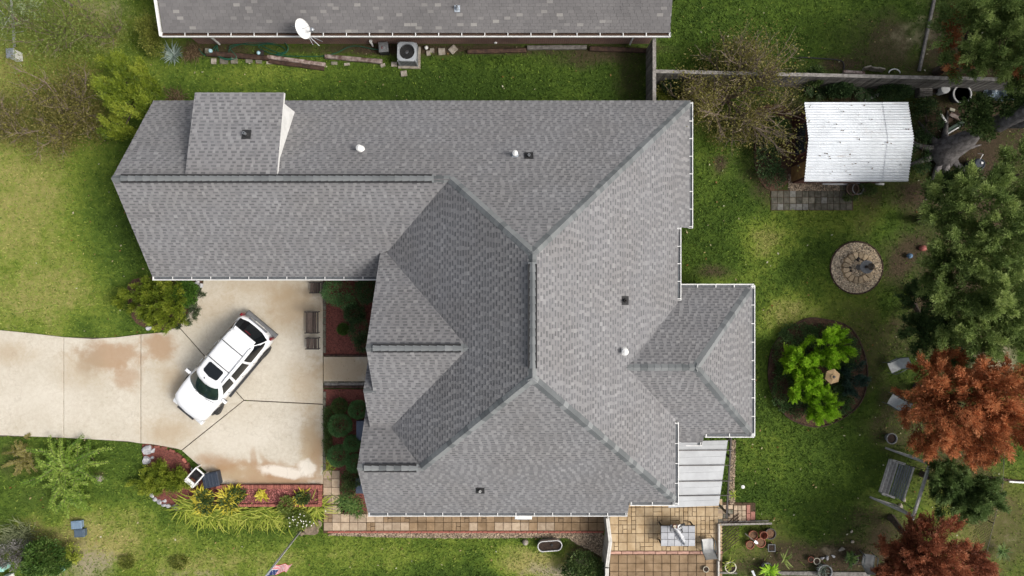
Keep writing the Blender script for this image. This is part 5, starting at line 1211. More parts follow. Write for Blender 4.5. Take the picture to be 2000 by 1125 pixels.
# green garden hose in loops
hz = smooth_path([(388, 95), (402, 108), (424, 88), (420, 104), (440, 116), (462, 112), (448, 92), (470, 86), (500, 88), (536, 84), (556, 84), (563, 96), (552, 106), (528, 104), (505, 92), (520, 86), (548, 90), (558, 100), (540, 108), (620, 110), (655, 104), (680, 92), (700, 90), (725, 95), (748, 98)], 6)
HOSE = mat('green rubber hose', (.012, .12, .075), (.01, .08, .05), 6, .45, tone=0)
MB().tube([P(x, y, .1 + .1 * math.exp(-((x - 470) / 50) ** 2)) for x, y in hz], .019, 6).top('garden_hose', HOSE, 'dark green garden hose looped along the neighbour wall', 'hose', smooth=True)
hz = smooth_path([(424, 88), (430, 110), (452, 114), (448, 96), (482, 84), (520, 84), (548, 80), (562, 92), (556, 104), (535, 100), (508, 88)], 6)
MB().tube([P(x, y, .16) for x, y in hz], .019, 6).top('garden_hose', HOSE, 'second green hose coil lying on the dark timber', 'hose', smooth=True)
# satellite dish
q = roofpt(NBP, 597, 64); t = thing('satellite_dish', 'white oval satellite dish on the eave of the neighbour roof', 'satellite dish', q)
DN_ = Vector((.86, .10, .50)).normalized(); M_ = DN_.to_track_quat('Z', 'Y').to_matrix(); dc = P(591, 56.5, 3.6) - q
MB().lathe([(0, -.07), (.2, -.055), (.36, -.02), (.45, .02), (.45, .03), (.36, -.005), (.2, -.04), (0, -.055)], dc, 28, rot=M_).build('dish', WHITE, t, smooth=True)
fd = P(610, 58.5, 3.75) - q
MB().bar(dc + M_ @ Vector((0, -.4, 0)), fd, .05, .04).build('arm', GALV, t); MB().tube([dc, P(603, 51, 3.7) - q], .012, 5).tube([dc, P(569, 50.5, 3.2) - q], .012, 5).build('stay', GALV, t); MB().lathe([(.05, -.08), (.1, -.02), (.1, .06), (.05, .12), (0, .12)], fd, 12).build('receiver', GALV, t, smooth=True)
MB().tube([Vector((0, 0, 0)), Vector((0, .05, .4)), dc - DN_ * .06], .03, 8).build('mast', GALV, t); MB().box((0, 0, .03), (.3, .3, .05)).build('foot', GALV, t)
for dx, dy in ((.25, -.45), (.55, -.5), (.7, -.3)): MB().tube([Vector((.1, -.12, .05)), Vector((dx, dy, -.3))], .014, 5).build('strut', GALV, t)

# ------------------------------------------------------------------ fences
def board_fence(label, a, b_, h, name='wood_fence', m_=GREYWOOD, bw=.145, face=1, seed=0, cap=True, rails=(.3, 1.5), label_cat='fence'):
    a, b_ = Vector((a[0], a[1], 0)), Vector((b_[0], b_[1], 0)); d = b_ - a; L = d.length; rz = math.atan2(d.y, d.x); t = thing(name, label, label_cat, a, rz); n = max(1, int(L / bw)); st = L / n; rr = random.Random(seed)
    lib = [MB().add([(0, -.01, 0), (st * .94, -.01, 0), (st * .94, .01, 0), (0, .01, 0), (0, -.01, hh - .04), (st * .94, -.01, hh - .04), (st * .94, .01, hh - .04), (0, .01, hh - .04), (.03, -.01, hh), (st * .94 - .03, -.01, hh), (st * .94 - .03, .01, hh), (.03, .01, hh)], [(0, 1, 5, 4), (1, 2, 6, 5), (2, 3, 7, 6), (3, 0, 4, 7), (4, 5, 9, 8), (5, 6, 10, 9), (6, 7, 11, 10), (7, 4, 8, 11), (8, 9, 10, 11)], tn).mesh('board', m_) for tn, hh in ((.2, h), (.4, h * .99), (.6, h * 1.01), (.8, h * .985))]
    for i in range(n): o = link('board', rr.choice(lib), t, (i * st, face * .045, 0)); o.rotation_euler = (rr.uniform(-.012, .012), 0, rr.uniform(-.03, .03))
    for z in rails: MB().box((L / 2, 0, z), (L, .05, .09)).build('rail', m_, t)
    k = max(1, round(L / 2.4))
    for i in range(k + 1): MB().box((L * i / k, -face * .03, h * .5), (.1, .1, h)).build('post', m_, t)
    if cap: MB().box((L / 2, 0.01, h + .02), (L, .16, .035), tone=.8).build('cap_rail', m_, t)
    return t
board_fence('grey board fence running up from the house to the neighbour wall', (6.72, 8.75), (6.72, 11.85), 1.8, face=1, seed=1)
board_fence('long grey board fence behind the metal roofed shed', (6.78, 10.22), (27, 9.75), 1.75, face=-1, seed=2)
VIN = mat('off white fence', (.55, .53, .49), (.42, .40, .36), 3, .6, tone=.3)
p1 = P(1187, 1012, 1.5); p2 = P(1192.5, 1058, 1.5); p3 = P(1186, 1107, 1.5); p4 = P(1186, 1150, 1.5)
board_fence('pale fence panel at the house corner beside the patio', p2, p1, 1.5, m_=VIN, seed=3, face=1); board_fence('pale lower fence panel along the left side of the patio', p3, p2, 1.5, m_=VIN, seed=4, face=1); board_fence('short pale fence end at the bottom edge left of the patio', p4, p3 - Vector((0, .06, 0)), 1.5, m_=VIN, seed=5, face=1)
# neighbour yard edging
timber(1826, 0, 1797, 138, .14, .12, 'long grey board edging in the upper right yard', GREYWOOD)
timber(1648, 139, 1690, 142, .16, .14, 'short pale board lying against the long fence', PALEWOOD, z0=.1, tone=.8)
timber(1690, 196, 1722, 182, .14, .10, 'white board leaning out above the shed roof', WHITE, z0=.1)
hz = smooth_path([(1560, 112), (1600, 114), (1640, 118), (1648, 126), (1648, 140)], 5)
MB().tube([P(x, y, .05) for x, y in hz], .03, 6).top('drain_pipe', DARK, 'black bendy pipe curving round the soil behind the fence', 'pipe', smooth=True)
for x, y, lb in ((1690, 136, 'left grey paver leaning behind the long fence'), (1704, 138, 'middle grey paver leaning behind the long fence'), (1716, 139, 'right grey paver leaning behind the long fence')): o = MB().bbox((0, 0, .15), (.35, .08, .3)).build('leaning_paver', STONE); o.location = P(x, y); o.rotation_euler = (-.2, 0, R.uniform(-.3, .3)); tag(o, lb, 'paver', 'pavers behind the long fence')
MB().tube([P(1747 + 11 * math.cos(k * .35), 143 - 8 * math.sin(k * .35), .1) for k in range(10)], .03, 6).top('pipe_hoop', WHITE, 'white hoop of pipe behind the long fence', 'pipe', smooth=True)
# dark metal fence bits at the far right
def wire_fence(label, a, b_, h=1.2):
    a, b_ = Vector(a), Vector(b_); t = thing('wire_fence', label, 'fence', a); d = b_ - a; n = max(2, int(d.length / .16))
    for k in range(3): MB().tube([d * (k / 2), d * (k / 2) + Vector((0, 0, h))], .025, 6).build('post', BLACKMETAL, t)
    MB().tube([Vector((0, 0, h)), d + Vector((0, 0, h))], .012, 6).build('top_rail', BLACKMETAL, t)
    for sg in (1, -1):
        mb = MB()
        for i in range(n): 
            u0 = i / n; u1 = min(max(u0 + sg * h / d.length, 0), 1); hh = abs(u1 - u0) * d.length
            mb.tube([d * u0 + Vector((0, 0, .03)), d * u1 + Vector((0, 0, hh))], .006, 3, cap=False)
        mb.build('wire_mesh', BLACKMETAL, t)
wire_fence('wire mesh fence beside the upper orange tree', P(1925, 930), P(1935, 690)); wire_fence('wire mesh fence running down beside the lower orange tree', P(1890, 1080), P(1925, 932))
timber(1925, 932, 2030, 946, .12, .1, 'dark board on the ground at the right edge', DARKWOOD); timber(1972, 941, 2030, 945, .08, .08, 'white pipe length lying at the right edge', WHITE, z0=.12)

# ------------------------------------------------------------------ shed with corrugated metal roof
X0, X1 = 13.66, 18.5; Y0, Y1 = 4.97, 8.69; ym = 6.88; ZE, ZR = 2.1, 2.56
shed = thing('garden_shed', 'brown wooden shed with white corrugated metal roof in the back garden', 'shed', ((X0 + X1) / 2, ym, 0)); so_ = shed.location
m, nt, ns, ls, b = new_mat('galvanised roofing')
n1 = noise(nt, .9, 5, .65, 'world'); n2 = noise(nt, 5, 4, .6, 'world')
wm = ns.new('ShaderNodeMapping'); gg = ns.new('ShaderNodeNewGeometry'); ls.new(gg.outputs['Position'], wm.inputs[0]); wm.inputs['Scale'].default_value = (1.6, 14, 1); sn = ns.new('ShaderNodeTexNoise'); sn.inputs['Scale'].default_value = 1; sn.inputs['Detail'].default_value = 4; ls.new(wm.outputs[0], sn.inputs['Vector'])
col = mixc(nt, maprange(nt, n1, .35, .7, 0, .8), (.60, .63, .66), (.50, .525, .55)); col = mixc(nt, maprange(nt, sn.outputs['Fac'], .62, .78, 0, .7), col, (.30, .24, .20)); col = mixc(nt, maprange(nt, n1, .62, .8, 0, .5), col, (.42, .33, .28))
ls.new(col, b.inputs['Base Color']); b.inputs['Roughness'].default_value = .45; b.inputs['Metallic'].default_value = .35; TIN = m
def corr(xa, xb, ya, yb, za, zb, dz):
    n = int(abs(yb - ya) / .125 * 6); vs = []
    for i in range(n + 1):
        u = i / n; y = ya + (yb - ya) * u; z = za + (zb - za) * u + .03 * math.sin(y / .125 * 2 * math.pi) + dz
        vs += [(xa, y, z), (xb, y, z)]
    return MB().add(vs, [(i * 2, i * 2 + 1, i * 2 + 3, i * 2 + 2) for i in range(n)])
for ya, za, yb, zb in ((Y0, ZE, ym, ZR), (Y1, ZE, ym, ZR)):
    corr(X0, 17.42, ya, yb, za, zb, 0).build('roof_sheet', TIN, shed, smooth=True, world=True); corr(17.3, X1, ya, yb, za, zb, .02).build('roof_sheet', TIN, shed, smooth=True, world=True)
rg_ = np.random.default_rng(8); kx = 55; fx_ = rg_.uniform(X0 + .1, X1 - .1, kx); fy_ = rg_.uniform(Y0 + .1, Y1 - .1, kx); fz_ = ZR - np.abs(fy_ - ym) * (ZR - ZE) / 1.86 + .05; an_ = rg_.uniform(0, 6.28, kx); ln_ = rg_.uniform(.04, .13, kx)
o = foliage_part('roof_litter', leaf_quads(np.c_[fx_, fy_, fz_], np.c_[np.cos(an_), np.sin(an_) * .3, np.zeros(kx)], ln_, ln_ * .45, rg_, np.array([0, 0, 1.])), rg_.random(kx), BROWNMULCH, shed); o['kind'] = 'stuff'
sw = mat('dark red brown boards', (.13, .055, .04), (.07, .03, .024), 4, .85, .4, 30, tone=.5)
ci = .3; wx0, wx1, wy0, wy1 = X0 + ci, X1 - ci, Y0 + .25, Y1 - .25
def board_wall(a, b_, h):
    a, b_ = Vector(a), Vector(b_); d = (b_ - a); n = int(d.length / .2); rz = math.atan2(d.y, d.x); me = [MB().box((0, 0, h / 2), (d.length / n * .95, .03, h), tone=tt).mesh('wall_board', sw) for tt in (.2, .5, .8)]
    for i in range(n): o = link('wall_board', R.choice(me), shed, a.lerp(b_, (i + .5) / n) - so_); o.rotation_euler = (0, 0, rz)
MB().box(((wx0 + wx1) / 2, (wy0 + wy1) / 2, 1.0), (wx1 - wx0 - .05, wy1 - wy0 - .05, 2.0)).build('wall_core', sw, shed, world=True)
for a_, b_ in (((wx0, wy1, 0), (wx0, wy0, 0)), ((wx0, wy0, 0), (wx1, wy0, 0)), ((wx1, wy0, 0), (wx1, wy1, 0)), ((wx1, wy1, 0), (wx0, wy1, 0))): board_wall(a_, b_, 2.02)
EXCL.append([(wx0, wy0), (wx1, wy0), (wx1, wy1), (wx0, wy1)])
o = MB().box((wx0 - .04, 7.15, 1.15), (.06, 1.55, 1.3), tone=.9).build('window', sw, shed, world=True); MB().box((wx0 - .075, 7.15, 1.15), (.02, 1.38, 1.14)).build('pane', GLASS, o, world=True)
o = MB().box((wx0 - .05, 5.65, .95), (.06, .72, 1.8), tone=1).build('door', mat('ochre door', (.22, .13, .05), (.15, .085, .035), 4, .8, tone=.3), shed, world=True); MB().lathe([(.03, -.03), (.04, 0), (.03, .03)], (wx0 - .1, 5.92, .95), 8).build('handle', GALV, o, world=True)
for px0, px1, lb in ((1607, 1665, 'longer white plastic pipe lying below the shed eave'), (1710, 1726, 'short white plastic pipe lying below the shed eave')): a_ = P(px0, 358.5, .1); c_ = P(px1, 359.5, .1); MB().tube([a_, c_], .06, 8).top('plastic_pipe', WHITE, lb, 'pipe', smooth=True)

# ------------------------------------------------------------------ pots
def pot(label, px, py, r, h, m_, z=0, name='plant_pot', soil=SOIL, fillz=.8, n=20, cat='pot', group=None, sq=False):
    q = P(px, py, z); t = thing(name, label, cat, q, group=group); k = 4 if sq else n
    rot_ = Matrix.Rotation(math.pi / 4, 3, 'Z') if sq else None
    MB().lathe([(r * .72, 0), (r * .95, h * .82), (r * 1.06, h * .82), (r * 1.06, h), (r * .9, h), (r * .86, h * .6), (r * .62, .04), (0, .04)], (0, 0, 0), k, rot=rot_).build('pot_wall', m_, t)
    if soil: MB().lathe([(r * .85, h * fillz - .01), (r * .85, h * fillz), (0, h * fillz + .02)], (0, 0, 0), k, rot=rot_).build('soil', soil, t)
    return t
LPOT = mat('pale cream glaze', (.55, .52, .42), (.42, .40, .30), 5, .5, tone=.1); GPOT = mat('grey weathered pot', (.22, .225, .23), (.14, .145, .15), 6, .7, tone=.1)
DRYL = mat('dry leaves in pot', (.22, .12, .07), (.10, .06, .035), 30, .95, .9, 60, tone=0)
pot('terracotta pot with dry soil, upper left of the clustered pots', 1467, 1041, .22, .34, TERRA, soil=DRYL); pot('terracotta pot with dry stalks, lower left of the clustered pots', 1461, 1060, .20, .32, TERRA, soil=DRYL); pot('widest dark pot full of dry leaves, right of the clustered pots', 1500, 1038, .26, .36, BLACKMETAL, soil=DRYL)
pot('empty terracotta pot with a bright rim standing on the clustered pots', 1487, 1041, .19, .36, TERRA, z=.22, soil=None); pot('terracotta pot below the empty bright rimmed pot', 1482, 1056, .23, .30, TERRA, soil=DRYL); pot('square grey planter right of the clustered pots', 1503, 1066, .24, .3, GPOT, sq=True)
pot('cream round pot with yellow weeds near the patio corner', 1423, 1103, .27, .34, LPOT); pot('blue grey pot holding the lime green plant at the bottom edge', 1494, 1104, .24, .34, GPOT); pot('small terracotta pot in the dark soil at the bottom edge', 1581, 1090, .14, .2, TERRA); pot('small white pot touching the little terracotta pot', 1592, 1093, .16, .22, LPOT)
pot('large pale pot with straggly plant at the bottom edge', 1605, 1111, .34, .4, GPOT); pot('black pot with green plant left of the old garden chair', 1660, 1087, .26, .34, BLACKMETAL); pot('white small pot at the lower patio edge', 1377, 1109, .14, .2, LPOT); pot('grey pot standing above the garden swing', 1735, 854, .26, .34, GPOT)
pot('brown tub at the front of the shed', 1660, 371, .3, .3, mat('brown plastic', (.11, .075, .055), (.08, .055, .04), 5, .6, tone=.1)); pot('grey tub beside the brown one at the shed', 1671, 370, .28, .26, GPOT)
t = pot('large dark tub with a white rim below the long fence', 1865, 190, .42, .55, DARK, soil=SOIL); MB().lathe([(.40, .54), (.47, .55), (.46, .59), (.40, .59), (.395, .54)], (0, 0, 0), 24).build('white_rim', WHITE, t)
pot('small black pot between the wooden crate and white bucket', 1819, 179, .18, .25, DARK)
t = thing('bucket', 'white plastic bucket below the long fence', 'bucket', P(1833, 180)); MB().lathe([(.17, 0), (.21, .5), (.22, .52), (.20, .55), (0, .56)], (0, 0, 0), 18).build('bucket_body', WHITE, t, smooth=False); MB().lathe([(.21, .55), (.215, .58), (.12, .59), (0, .59)], (0, 0, 0), 18).build('lid', WHITE, t)
q = P(1799, 182); t = thing('wooden_crate', 'slatted wooden crate below the long fence', 'crate', q, .03)
for i in range(5): MB().bbox((0, -.2 + i * .1, .42), (.62, .075, .02), tone=R.random()).build('slat', GREYWOOD, t)
for x in (-.3, .3): MB().box((x, 0, .2), (.03, .48, .4)).build('crate_side', GREYWOOD, t)
for y in (-.23, .23): MB().box((0, y, .2), (.57, .03, .4)).build('crate_end', GREYWOOD, t)
# scrap pile by the tall tree
for x0_, y0_, x1_, y1_, w_, m_, lb, z_ in ((1848, 258, 1885, 236, .22, mat('green painted board', (.10, .14, .11), (.07, .10, .08), 5, .8, tone=.2), 'dark green painted board in the scrap pile', .12), (1850, 262, 1882, 243, .06, WHITE, 'thin white strip beside the green scrap board', .2), (1857, 222, 1878, 234, .2, PALEWOOD, 'pale round ended board in the scrap pile', .14), (1838, 222, 1850, 240, .1, WHITE, 'short white stick at the left of the scrap pile', .1), (1848, 236, 1872, 222, .3, DARKWOOD, 'dark reddish board under the scrap pile', .02)): timber(x0_, y0_, x1_, y1_, w_, .05, lb, m_, z0=z_)
o = MB().bbox((0, 0, .06), (.26, .14, .08)).build('soap_block', LPOT); o.location = P(1858, 215); o.rotation_euler = (0, 0, -.3); tag(o, 'small cream block above the scrap pile', 'block')
t = thing('barrel', 'dark blue barrel in the shade under the tall grey tree', 'barrel', P(1892, 326)); MB().lathe([(.26, 0), (.30, .2), (.30, .65), (.26, .82), (.22, .84), (.2, .80), (0, .8)], (0, 0, 0), 20).build('drum', NAVY, t); MB().lathe([(.06, .80), (.06, .84), (0, .85)], (.1, .05, 0), 10).build('bung', WHITE, t); MB().tube([(0, .2, .8), (.1, .45, .9), (.05, .55, .6)], .02, 5).build('hose_tail', WHITE, t)
TARP = mat('blue grey tarpaulin', (.16, .21, .25), (.07, .09, .11), 3, .35, tone=.4)
mb = MB(); g3 = {}
for i in range(15):
    for j in range(9): g3[i, j] = P(1915 + i * 4.0, 172 + j * 3.6, .0) + Vector((0, 0, .25 + .16 * math.sin(i * .9 + j * .4) * math.cos(j * .8) + .12 * R.random()))
for i in range(14):
    for j in range(8): mb.add([g3[i, j], g3[i + 1, j], g3[i + 1, j + 1], g3[i, j + 1]], [(0, 1, 2, 3)], R.random())
mb.top('tarpaulin', TARP, 'crumpled blue grey tarpaulin under the fence at the far right', 'tarpaulin', smooth=True)

# ------------------------------------------------------------------ fountain
fc = P(1672, 523); t = thing('fountain', 'round stone fountain set in a gravel ring on the back lawn', 'fountain', fc)
ring_o = [(fc.x + PX(51) * math.cos(a_), fc.y + PX(51) * math.sin(a_)) for a_ in np.linspace(0, 2 * math.pi, 49)[:-1]]; EXCL.append(ring_o)
FGRAV = mat('pale pea gravel', (.62, .53, .40), (.36, .28, .19), 14, .9, .8, 40, tone=.6)
MB().prism(ring_o, -.03, .03).build('gravel_base', FGRAV, t, world=True); pb_ = pebbles([(x - fc.x, y - fc.y) for x, y in ring_o], 2600, .05, .03, 41, FGRAV, 'gravel', None, parent=t)
MB().lathe([(PX(50), 0), (PX(52.5), .06), (PX(51), .09), (PX(49.5), .06), (PX(49.5), 0)], (0, 0, 0), 48).build('edging_ring', DARKWOOD, t)
def seg_ring(r0, r1, n, z, h, name, m_, ofs=0):
    for i in range(n):
        a0 = 2 * math.pi * (i + .06) / n + ofs; a1 = 2 * math.pi * (i + .94) / n + ofs; am = (a0 + a1) / 2; rb = r1 + .04
        MB().prism([(r0 * math.cos(a0), r0 * math.sin(a0)), (r1 * math.cos(a0), r1 * math.sin(a0)), (rb * math.cos(am), rb * math.sin(am)), (r1 * math.cos(a1), r1 * math.sin(a1)), (r0 * math.cos(a1), r0 * math.sin(a1))], z, z + h + R.uniform(-.01, .01), tone=R.random(), bev=.015).build(name, m_, t)
TANST = mat('tan cast stone', (.52, .40, .26), (.40, .30, .19), 7, .85, .4, 30, tone=.3)
seg_ring(PX(18), PX(29), 16, 0, .26, 'ring_block', TANST)
MB().lathe([(PX(18.4), 0), (PX(18.4), .14), (0, .14)], (0, 0, 0), 24).build('inner_bed', GRAVEL, t); pp = [(PX(17.5) * math.cos(a_), PX(17.5) * math.sin(a_)) for a_ in np.linspace(0, 6.2, 20)]; pebbles(pp, 350, .05, .14, 42, FGRAV, 'gravel', None, parent=t)
MB().lathe([(.16, .1), (.13, .3), (.10, .6), (.14, .75), (.30, .85), (.33, .92), (.29, .92), (.1, .86), (0, .86)], (.06, .02, 0), 20).build('bowl', GPOT, t, smooth=True)
MB().lathe([(.08, .86), (.06, 1.1), (.11, 1.25), (.17, 1.32), (.16, 1.36), (.05, 1.34), (.03, 1.5), (0, 1.52)], (.06, .02, 0), 16).build('finial', mat('dark bronze', (.06, .045, .035), (.10, .08, .06), 6, .4, metal=.4, tone=0), t, smooth=True)
for x, y, s_ in ((-.02, .42, .15), (-.42, .0, .09), (-.38, -.16, .1)): MB().rock((x, y, .2), (s_, s_ * .8, .12), int(x * 100), .3).build('dark_stone', BLACKMETAL, t)
MB().lathe([(.02, 0), (.11, .06), (.14, .17), (.1, .28), (0, .31)], P(1773, 500), 16).top('gazing_ball', mat('blue glass ball', (.12, .20, .30), (.08, .14, .22), 3, .12, tone=0, spec=.6), 'pale blue gazing ball in the dark soil right of the fountain', 'ornament', smooth=True)
MB().lathe([(.06, 0), (.14, .05), (.15, .16), (.08, .26), (0, .28)], P(1800, 485), 12, sx=1.3).top('garden_ornament', mat('dull red pottery', (.36, .12, .10), (.26, .09, .08), 4, .5, tone=0), 'dull red ornament in the dark soil beyond the blue ball', 'ornament', smooth=True)

# ------------------------------------------------------------------ bird house on post in the round bed
q = P(1607, 731); t = thing('bird_house', 'tan hexagonal bird house among the lime green shrubs', 'bird house', (q.x - .35, q.y + .12, 0), .3); HX = mat('tan plywood', (.36, .25, .14), (.28, .19, .10), 4, .8, tone=.25)
MB().tube([(0, 0, 0), (0, 0, 1.5)], .05, 8).build('post', GREYWOOD, t); MB().lathe([(.26, 1.45), (.26, 1.8)], (0, 0, 0), 6).build('box', HX, t)
for i in range(6): a0, a1 = i * math.pi / 3, (i + 1) * math.pi / 3; MB().add([(.37 * math.cos(a0), .37 * math.sin(a0), 1.78), (.37 * math.cos(a1), .37 * math.sin(a1), 1.78), (.08 * math.cos(a1), .08 * math.sin(a1), 1.92), (.08 * math.cos(a0), .08 * math.sin(a0), 1.92)], [(0, 1, 2, 3)], R.uniform(.3, .8)).build('roof_panel', HX, t)
MB().lathe([(.13, 1.9), (.13, 1.93), (.07, 1.93)], (0, 0, 0), 14).build('top_ring', HX, t); MB().lathe([(.075, 1.92), (.06, 1.97), (0, 1.98)], (0, 0, 0), 10).build('cap', BLACKMETAL, t)

# ------------------------------------------------------------------ back garden seats
SLING = mat('pale grey sling fabric', (.60, .62, .61), (.5, .52, .51), 5, .7, tone=.2); CHF = mat('grey green chair frame', (.12, .14, .14), (.08, .10, .10), 6, .5, tone=.1)
def sling_chair(label, px, py, rz, m_=SLING, group='sling chairs'):
    t = thing('patio_chair', label, 'chair', P(px, py), rz, group=group)
    prof = [(.34, .40), (.15, .385), (-.12, .36), (-.22, .40), (-.32, .62), (-.42, .88), (-.45, .98)]
    vs = []; W2 = .27
    for x, z in prof: vs += [(x, -W2, z), (x, 0, z - .02), (x, W2, z)]
    MB().add(vs, [(i * 3 + k, i * 3 + k + 1, (i + 1) * 3 + k + 1, (i + 1) * 3 + k) for i in range(len(prof) - 1) for k in range(2)]).build('sling', m_, t, smooth=True)
    for y in (-W2 - .02, W2 + .02):
        MB().tube([(x, y, z) for x, z in prof], .018, 6).build('side_rail', CHF, t, smooth=True); MB().tube([(-.28, y * 1.08, .62), (-.05, y * 1.1, .64), (.28, y * 1.1, .62), (.32, y * 1.06, .45)], .026, 6).build('armrest', CHF, t, smooth=True)
        for x, x2 in ((.30, .36), (-.2, -.36)): MB().tube([(x, y, .42), (x2, y, 0)], .018, 6).build('leg', CHF, t)
    return t
sling_chair('grey sling chair left of the upper orange tree, the upper of two', 1741, 712, math.radians(205), group=None); sling_chair('grey sling chair tucked against the upper orange tree, the lower of two', 1741, 783, math.radians(148), group=None)
sling_chair('pale sling chair at the lower right of the tiled patio table', 1378, 1060, math.radians(95), mat('off white sling', (.55, .55, .53), (.45, .45, .43), 5, .7, tone=.2), group=None)
t = sling_chair('old dark grey chair left of the lower orange tree', 1688, 1090, math.radians(82), mat('dull grey sling', (.16, .165, .165), (.11, .115, .115), 5, .7, tone=.2), group=None)
# garden swing
q = P(1738, 930); t = thing('garden_swing', 'weathered wooden garden swing with slatted seat and frame', 'swing', q, math.radians(-17.5))
SWW = mat('silver grey slats', (.44, .43, .41), (.29, .285, .275), 8, .85, .4, 40, tone=.35)
for sy in (-1.28, 1.28):
    for sx, r_ in ((-.62, 0), (.62, 0)): MB().bar((sx, sy, 0), (.42 if sx > 0 else .34, sy, 2.0), .09, .09).build('leg', SWW, t)
    MB().bar((-.62, sy, .12), (.62, sy, .12), .07, .07).build('foot_rail', SWW, t); MB().bar((-.25, sy, .9), (.52, sy, .9), .07, .07).build('cross_brace', SWW, t)
MB().bar((.38, -1.45, 2.02), (.38, 1.45, 2.02), .10, .12, tone=.9).build('top_beam', SWW, t)
seat = thing('swing_seat', None, None, (0, 0, 0)); seat.parent = t
for i in range(6): MB().bbox((-.58 + i * .095, 0, .52 - .012 * i), (.075, 1.7, .03), tone=R.random()).build('seat_slat', SWW, seat)
DKS = mat('slate stained slats', (.17, .18, .21), (.11, .12, .145), 9, .85, .4, 40, tone=.3)
for i in range(6): MB().bbox((.0 + i * .052, 0, .50 + i * .10), (.075, 1.7, .025), Matrix.Rotation(-1.05, 3, 'Y'), tone=R.random()).build('back_slat', DKS, seat)
for sy in (-.85, .85):
    MB().bbox((-.26, sy, .80), (.66, .11, .035), tone=.9).build('armrest', SWW, seat); MB().bar((-.5, sy, .5), (-.5, sy, .8), .06, .06).build('arm_post', SWW, seat)
    MB().tube([(-.45, sy, .80), (.36, sy * 1.12, 1.97)], .012, 5).build('chain', BLACKMETAL, seat); MB().tube([(.25, sy, .95), (.38, sy * 1.12, 1.97)], .012, 5).build('chain', BLACKMETAL, seat)
MB().bar((.33, -.86, 1.06), (.33, .86, 1.06), .06, .06, tone=.9).build('back_rail', SWW, seat)

# ------------------------------------------------------------------ patio cover, table, things on it
PANEL = mat('translucent white panel', (.40, .415, .425), (.33, .34, .35), 1.2, .5, tone=.25)
pc0, pc1 = P(1326, 862, 2.25), P(1424, 988, 2.05)
t = thing('patio_cover', 'white panel patio cover with dark rafters joined to the house', 'patio cover', (0, 0, 0))
npan = 5; ys = [pc0.y + (pc1.y - pc0.y) * k for k in (0, .13, .36, .60, .82, 1)]
for i in range(5):
    ya, yb = ys[i], ys[i + 1]; xr_ = lambda y: pc1.x - .05 - .42 * (pc0.y - y) / (pc0.y - pc1.y)
    for k in range(2):
        y0_, y1_ = ya + (yb - ya) * k / 2, ya + (yb - ya) * (k + 1) / 2
        vs = [(pc0.x - .5, y0_ - .003, 2.32), (xr_(y0_), y0_ - .003, 2.02), (xr_(y1_), y1_ + .003, 2.02), (pc0.x - .5, y1_ + .003, 2.32)]
        MB().add(vs + [(x, y, z - .02) for x, y, z in vs], [(0, 1, 2, 3), (7, 6, 5, 4)] + [(a_, (a_ + 1) % 4, 4 + (a_ + 1) % 4, 4 + a_) for a_ in range(4)], R.uniform(.45, .6) - .25 * (i == 0)).build('roof_panel', PANEL, t)
for i in range(1, 5): MB().bar((pc0.x - .5, ys[i], 2.35), (pc1.x + .16, ys[i] - .06, 2.04), .03, .04).build('rafter', BLACKMETAL, t)
MB().bar((pc1.x + .12, ys[0] + .1, 1.96), (pc1.x - .1, ys[5] - .6, 1.96), .07, .09).build('beam', BLACKMETAL, t)
for y in (ys[0], ys[2] + .3, ys[5] - .5): MB().bar((pc1.x + .05, y, 0), (pc1.x + .05, y, 1.95), .08, .08).build('post', BLACKMETAL, t)
q = P(1317, 1036); t = thing('patio_table', 'rectangular table topped with pale grey tiles on the patio', 'table', (q.x, q.y, .05))
TW, TH = PX(67, .75), PX(40, .75); TT = mat('pale grey tile', (.40, .41, .43), (.33, .34, .36), 4, .45, tone=.2)
tl = thing('tabletop', None, None, (0, .0, 0)); tl.parent = t
MB().box((0, 0, .67), (TW, TH, .05)).build('top_frame', BLACKMETAL, tl)
me = [MB().bbox((0, 0, 0), (TW / 5 * .95, TH / 3 * .94, .02), tone=k, bev=.005).mesh('tile', TT) for k in (.3, .5, .8)]
for i in range(5):
    for j in range(3): link('tile', R.choice(me), tl, (-TW / 2 + TW / 5 * (i + .5), -TH / 2 + TH / 3 * (j + .5), .703))
for sx in (-1, 1):
    for sy in (-1, 1): MB().bar((sx * (TW / 2 - .06), sy * (TH / 2 - .06), 0), (sx * (TW / 2 - .06), sy * (TH / 2 - .06), .65), .06, .06).build('leg', BLACKMETAL, t)
q = P(1318, 1032, .76); t = thing('wind_spinner', 'tall twisted silver metal spiral standing on the tiled table', 'ornament', (q.x - .05, q.y + .02, .766))
MB().bbox((0, 0, .02), (.34, .34, .04)).build('base_plate', GPOT, t); MB().tube([(0, 0, 0), (.0, -.0, 2.12)], .012, 6).build('rod', GALV, t)
vs = []; NT = 64
for i in range(NT + 1):
    a_ = i * .42; z = .12 + i * .031; r_ = .15 * math.sin(math.pi * (i + 5) / (NT + 10)) + .03; vs += [(r_ * math.cos(a_), r_ * math.sin(a_), z), (-r_ * math.cos(a_), -r_ * math.sin(a_), z)]
MB().add(vs, [(i * 2, i * 2 + 1, i * 2 + 3, i * 2 + 2) for i in range(NT)]).build('spiral', mat('brushed silver ribbon', (.62, .63, .65), (.40, .41, .43), 9, .45, metal=.2, tone=0), t)
t = thing('citronella_candle', 'round cream candle jar beside the silver spiral on the table', 'candle', (q.x - .02, q.y + .12, .766)); MB().lathe([(.09, 0), (.1, .1), (.08, .1), (.075, .07), (0, .07)], (0, 0, 0), 16).build('jar', TERRA, t); MB().lathe([(.076, .06), (.076, .075), (0, .08)], (0, 0, 0), 14).build('wax', LPOT, t)
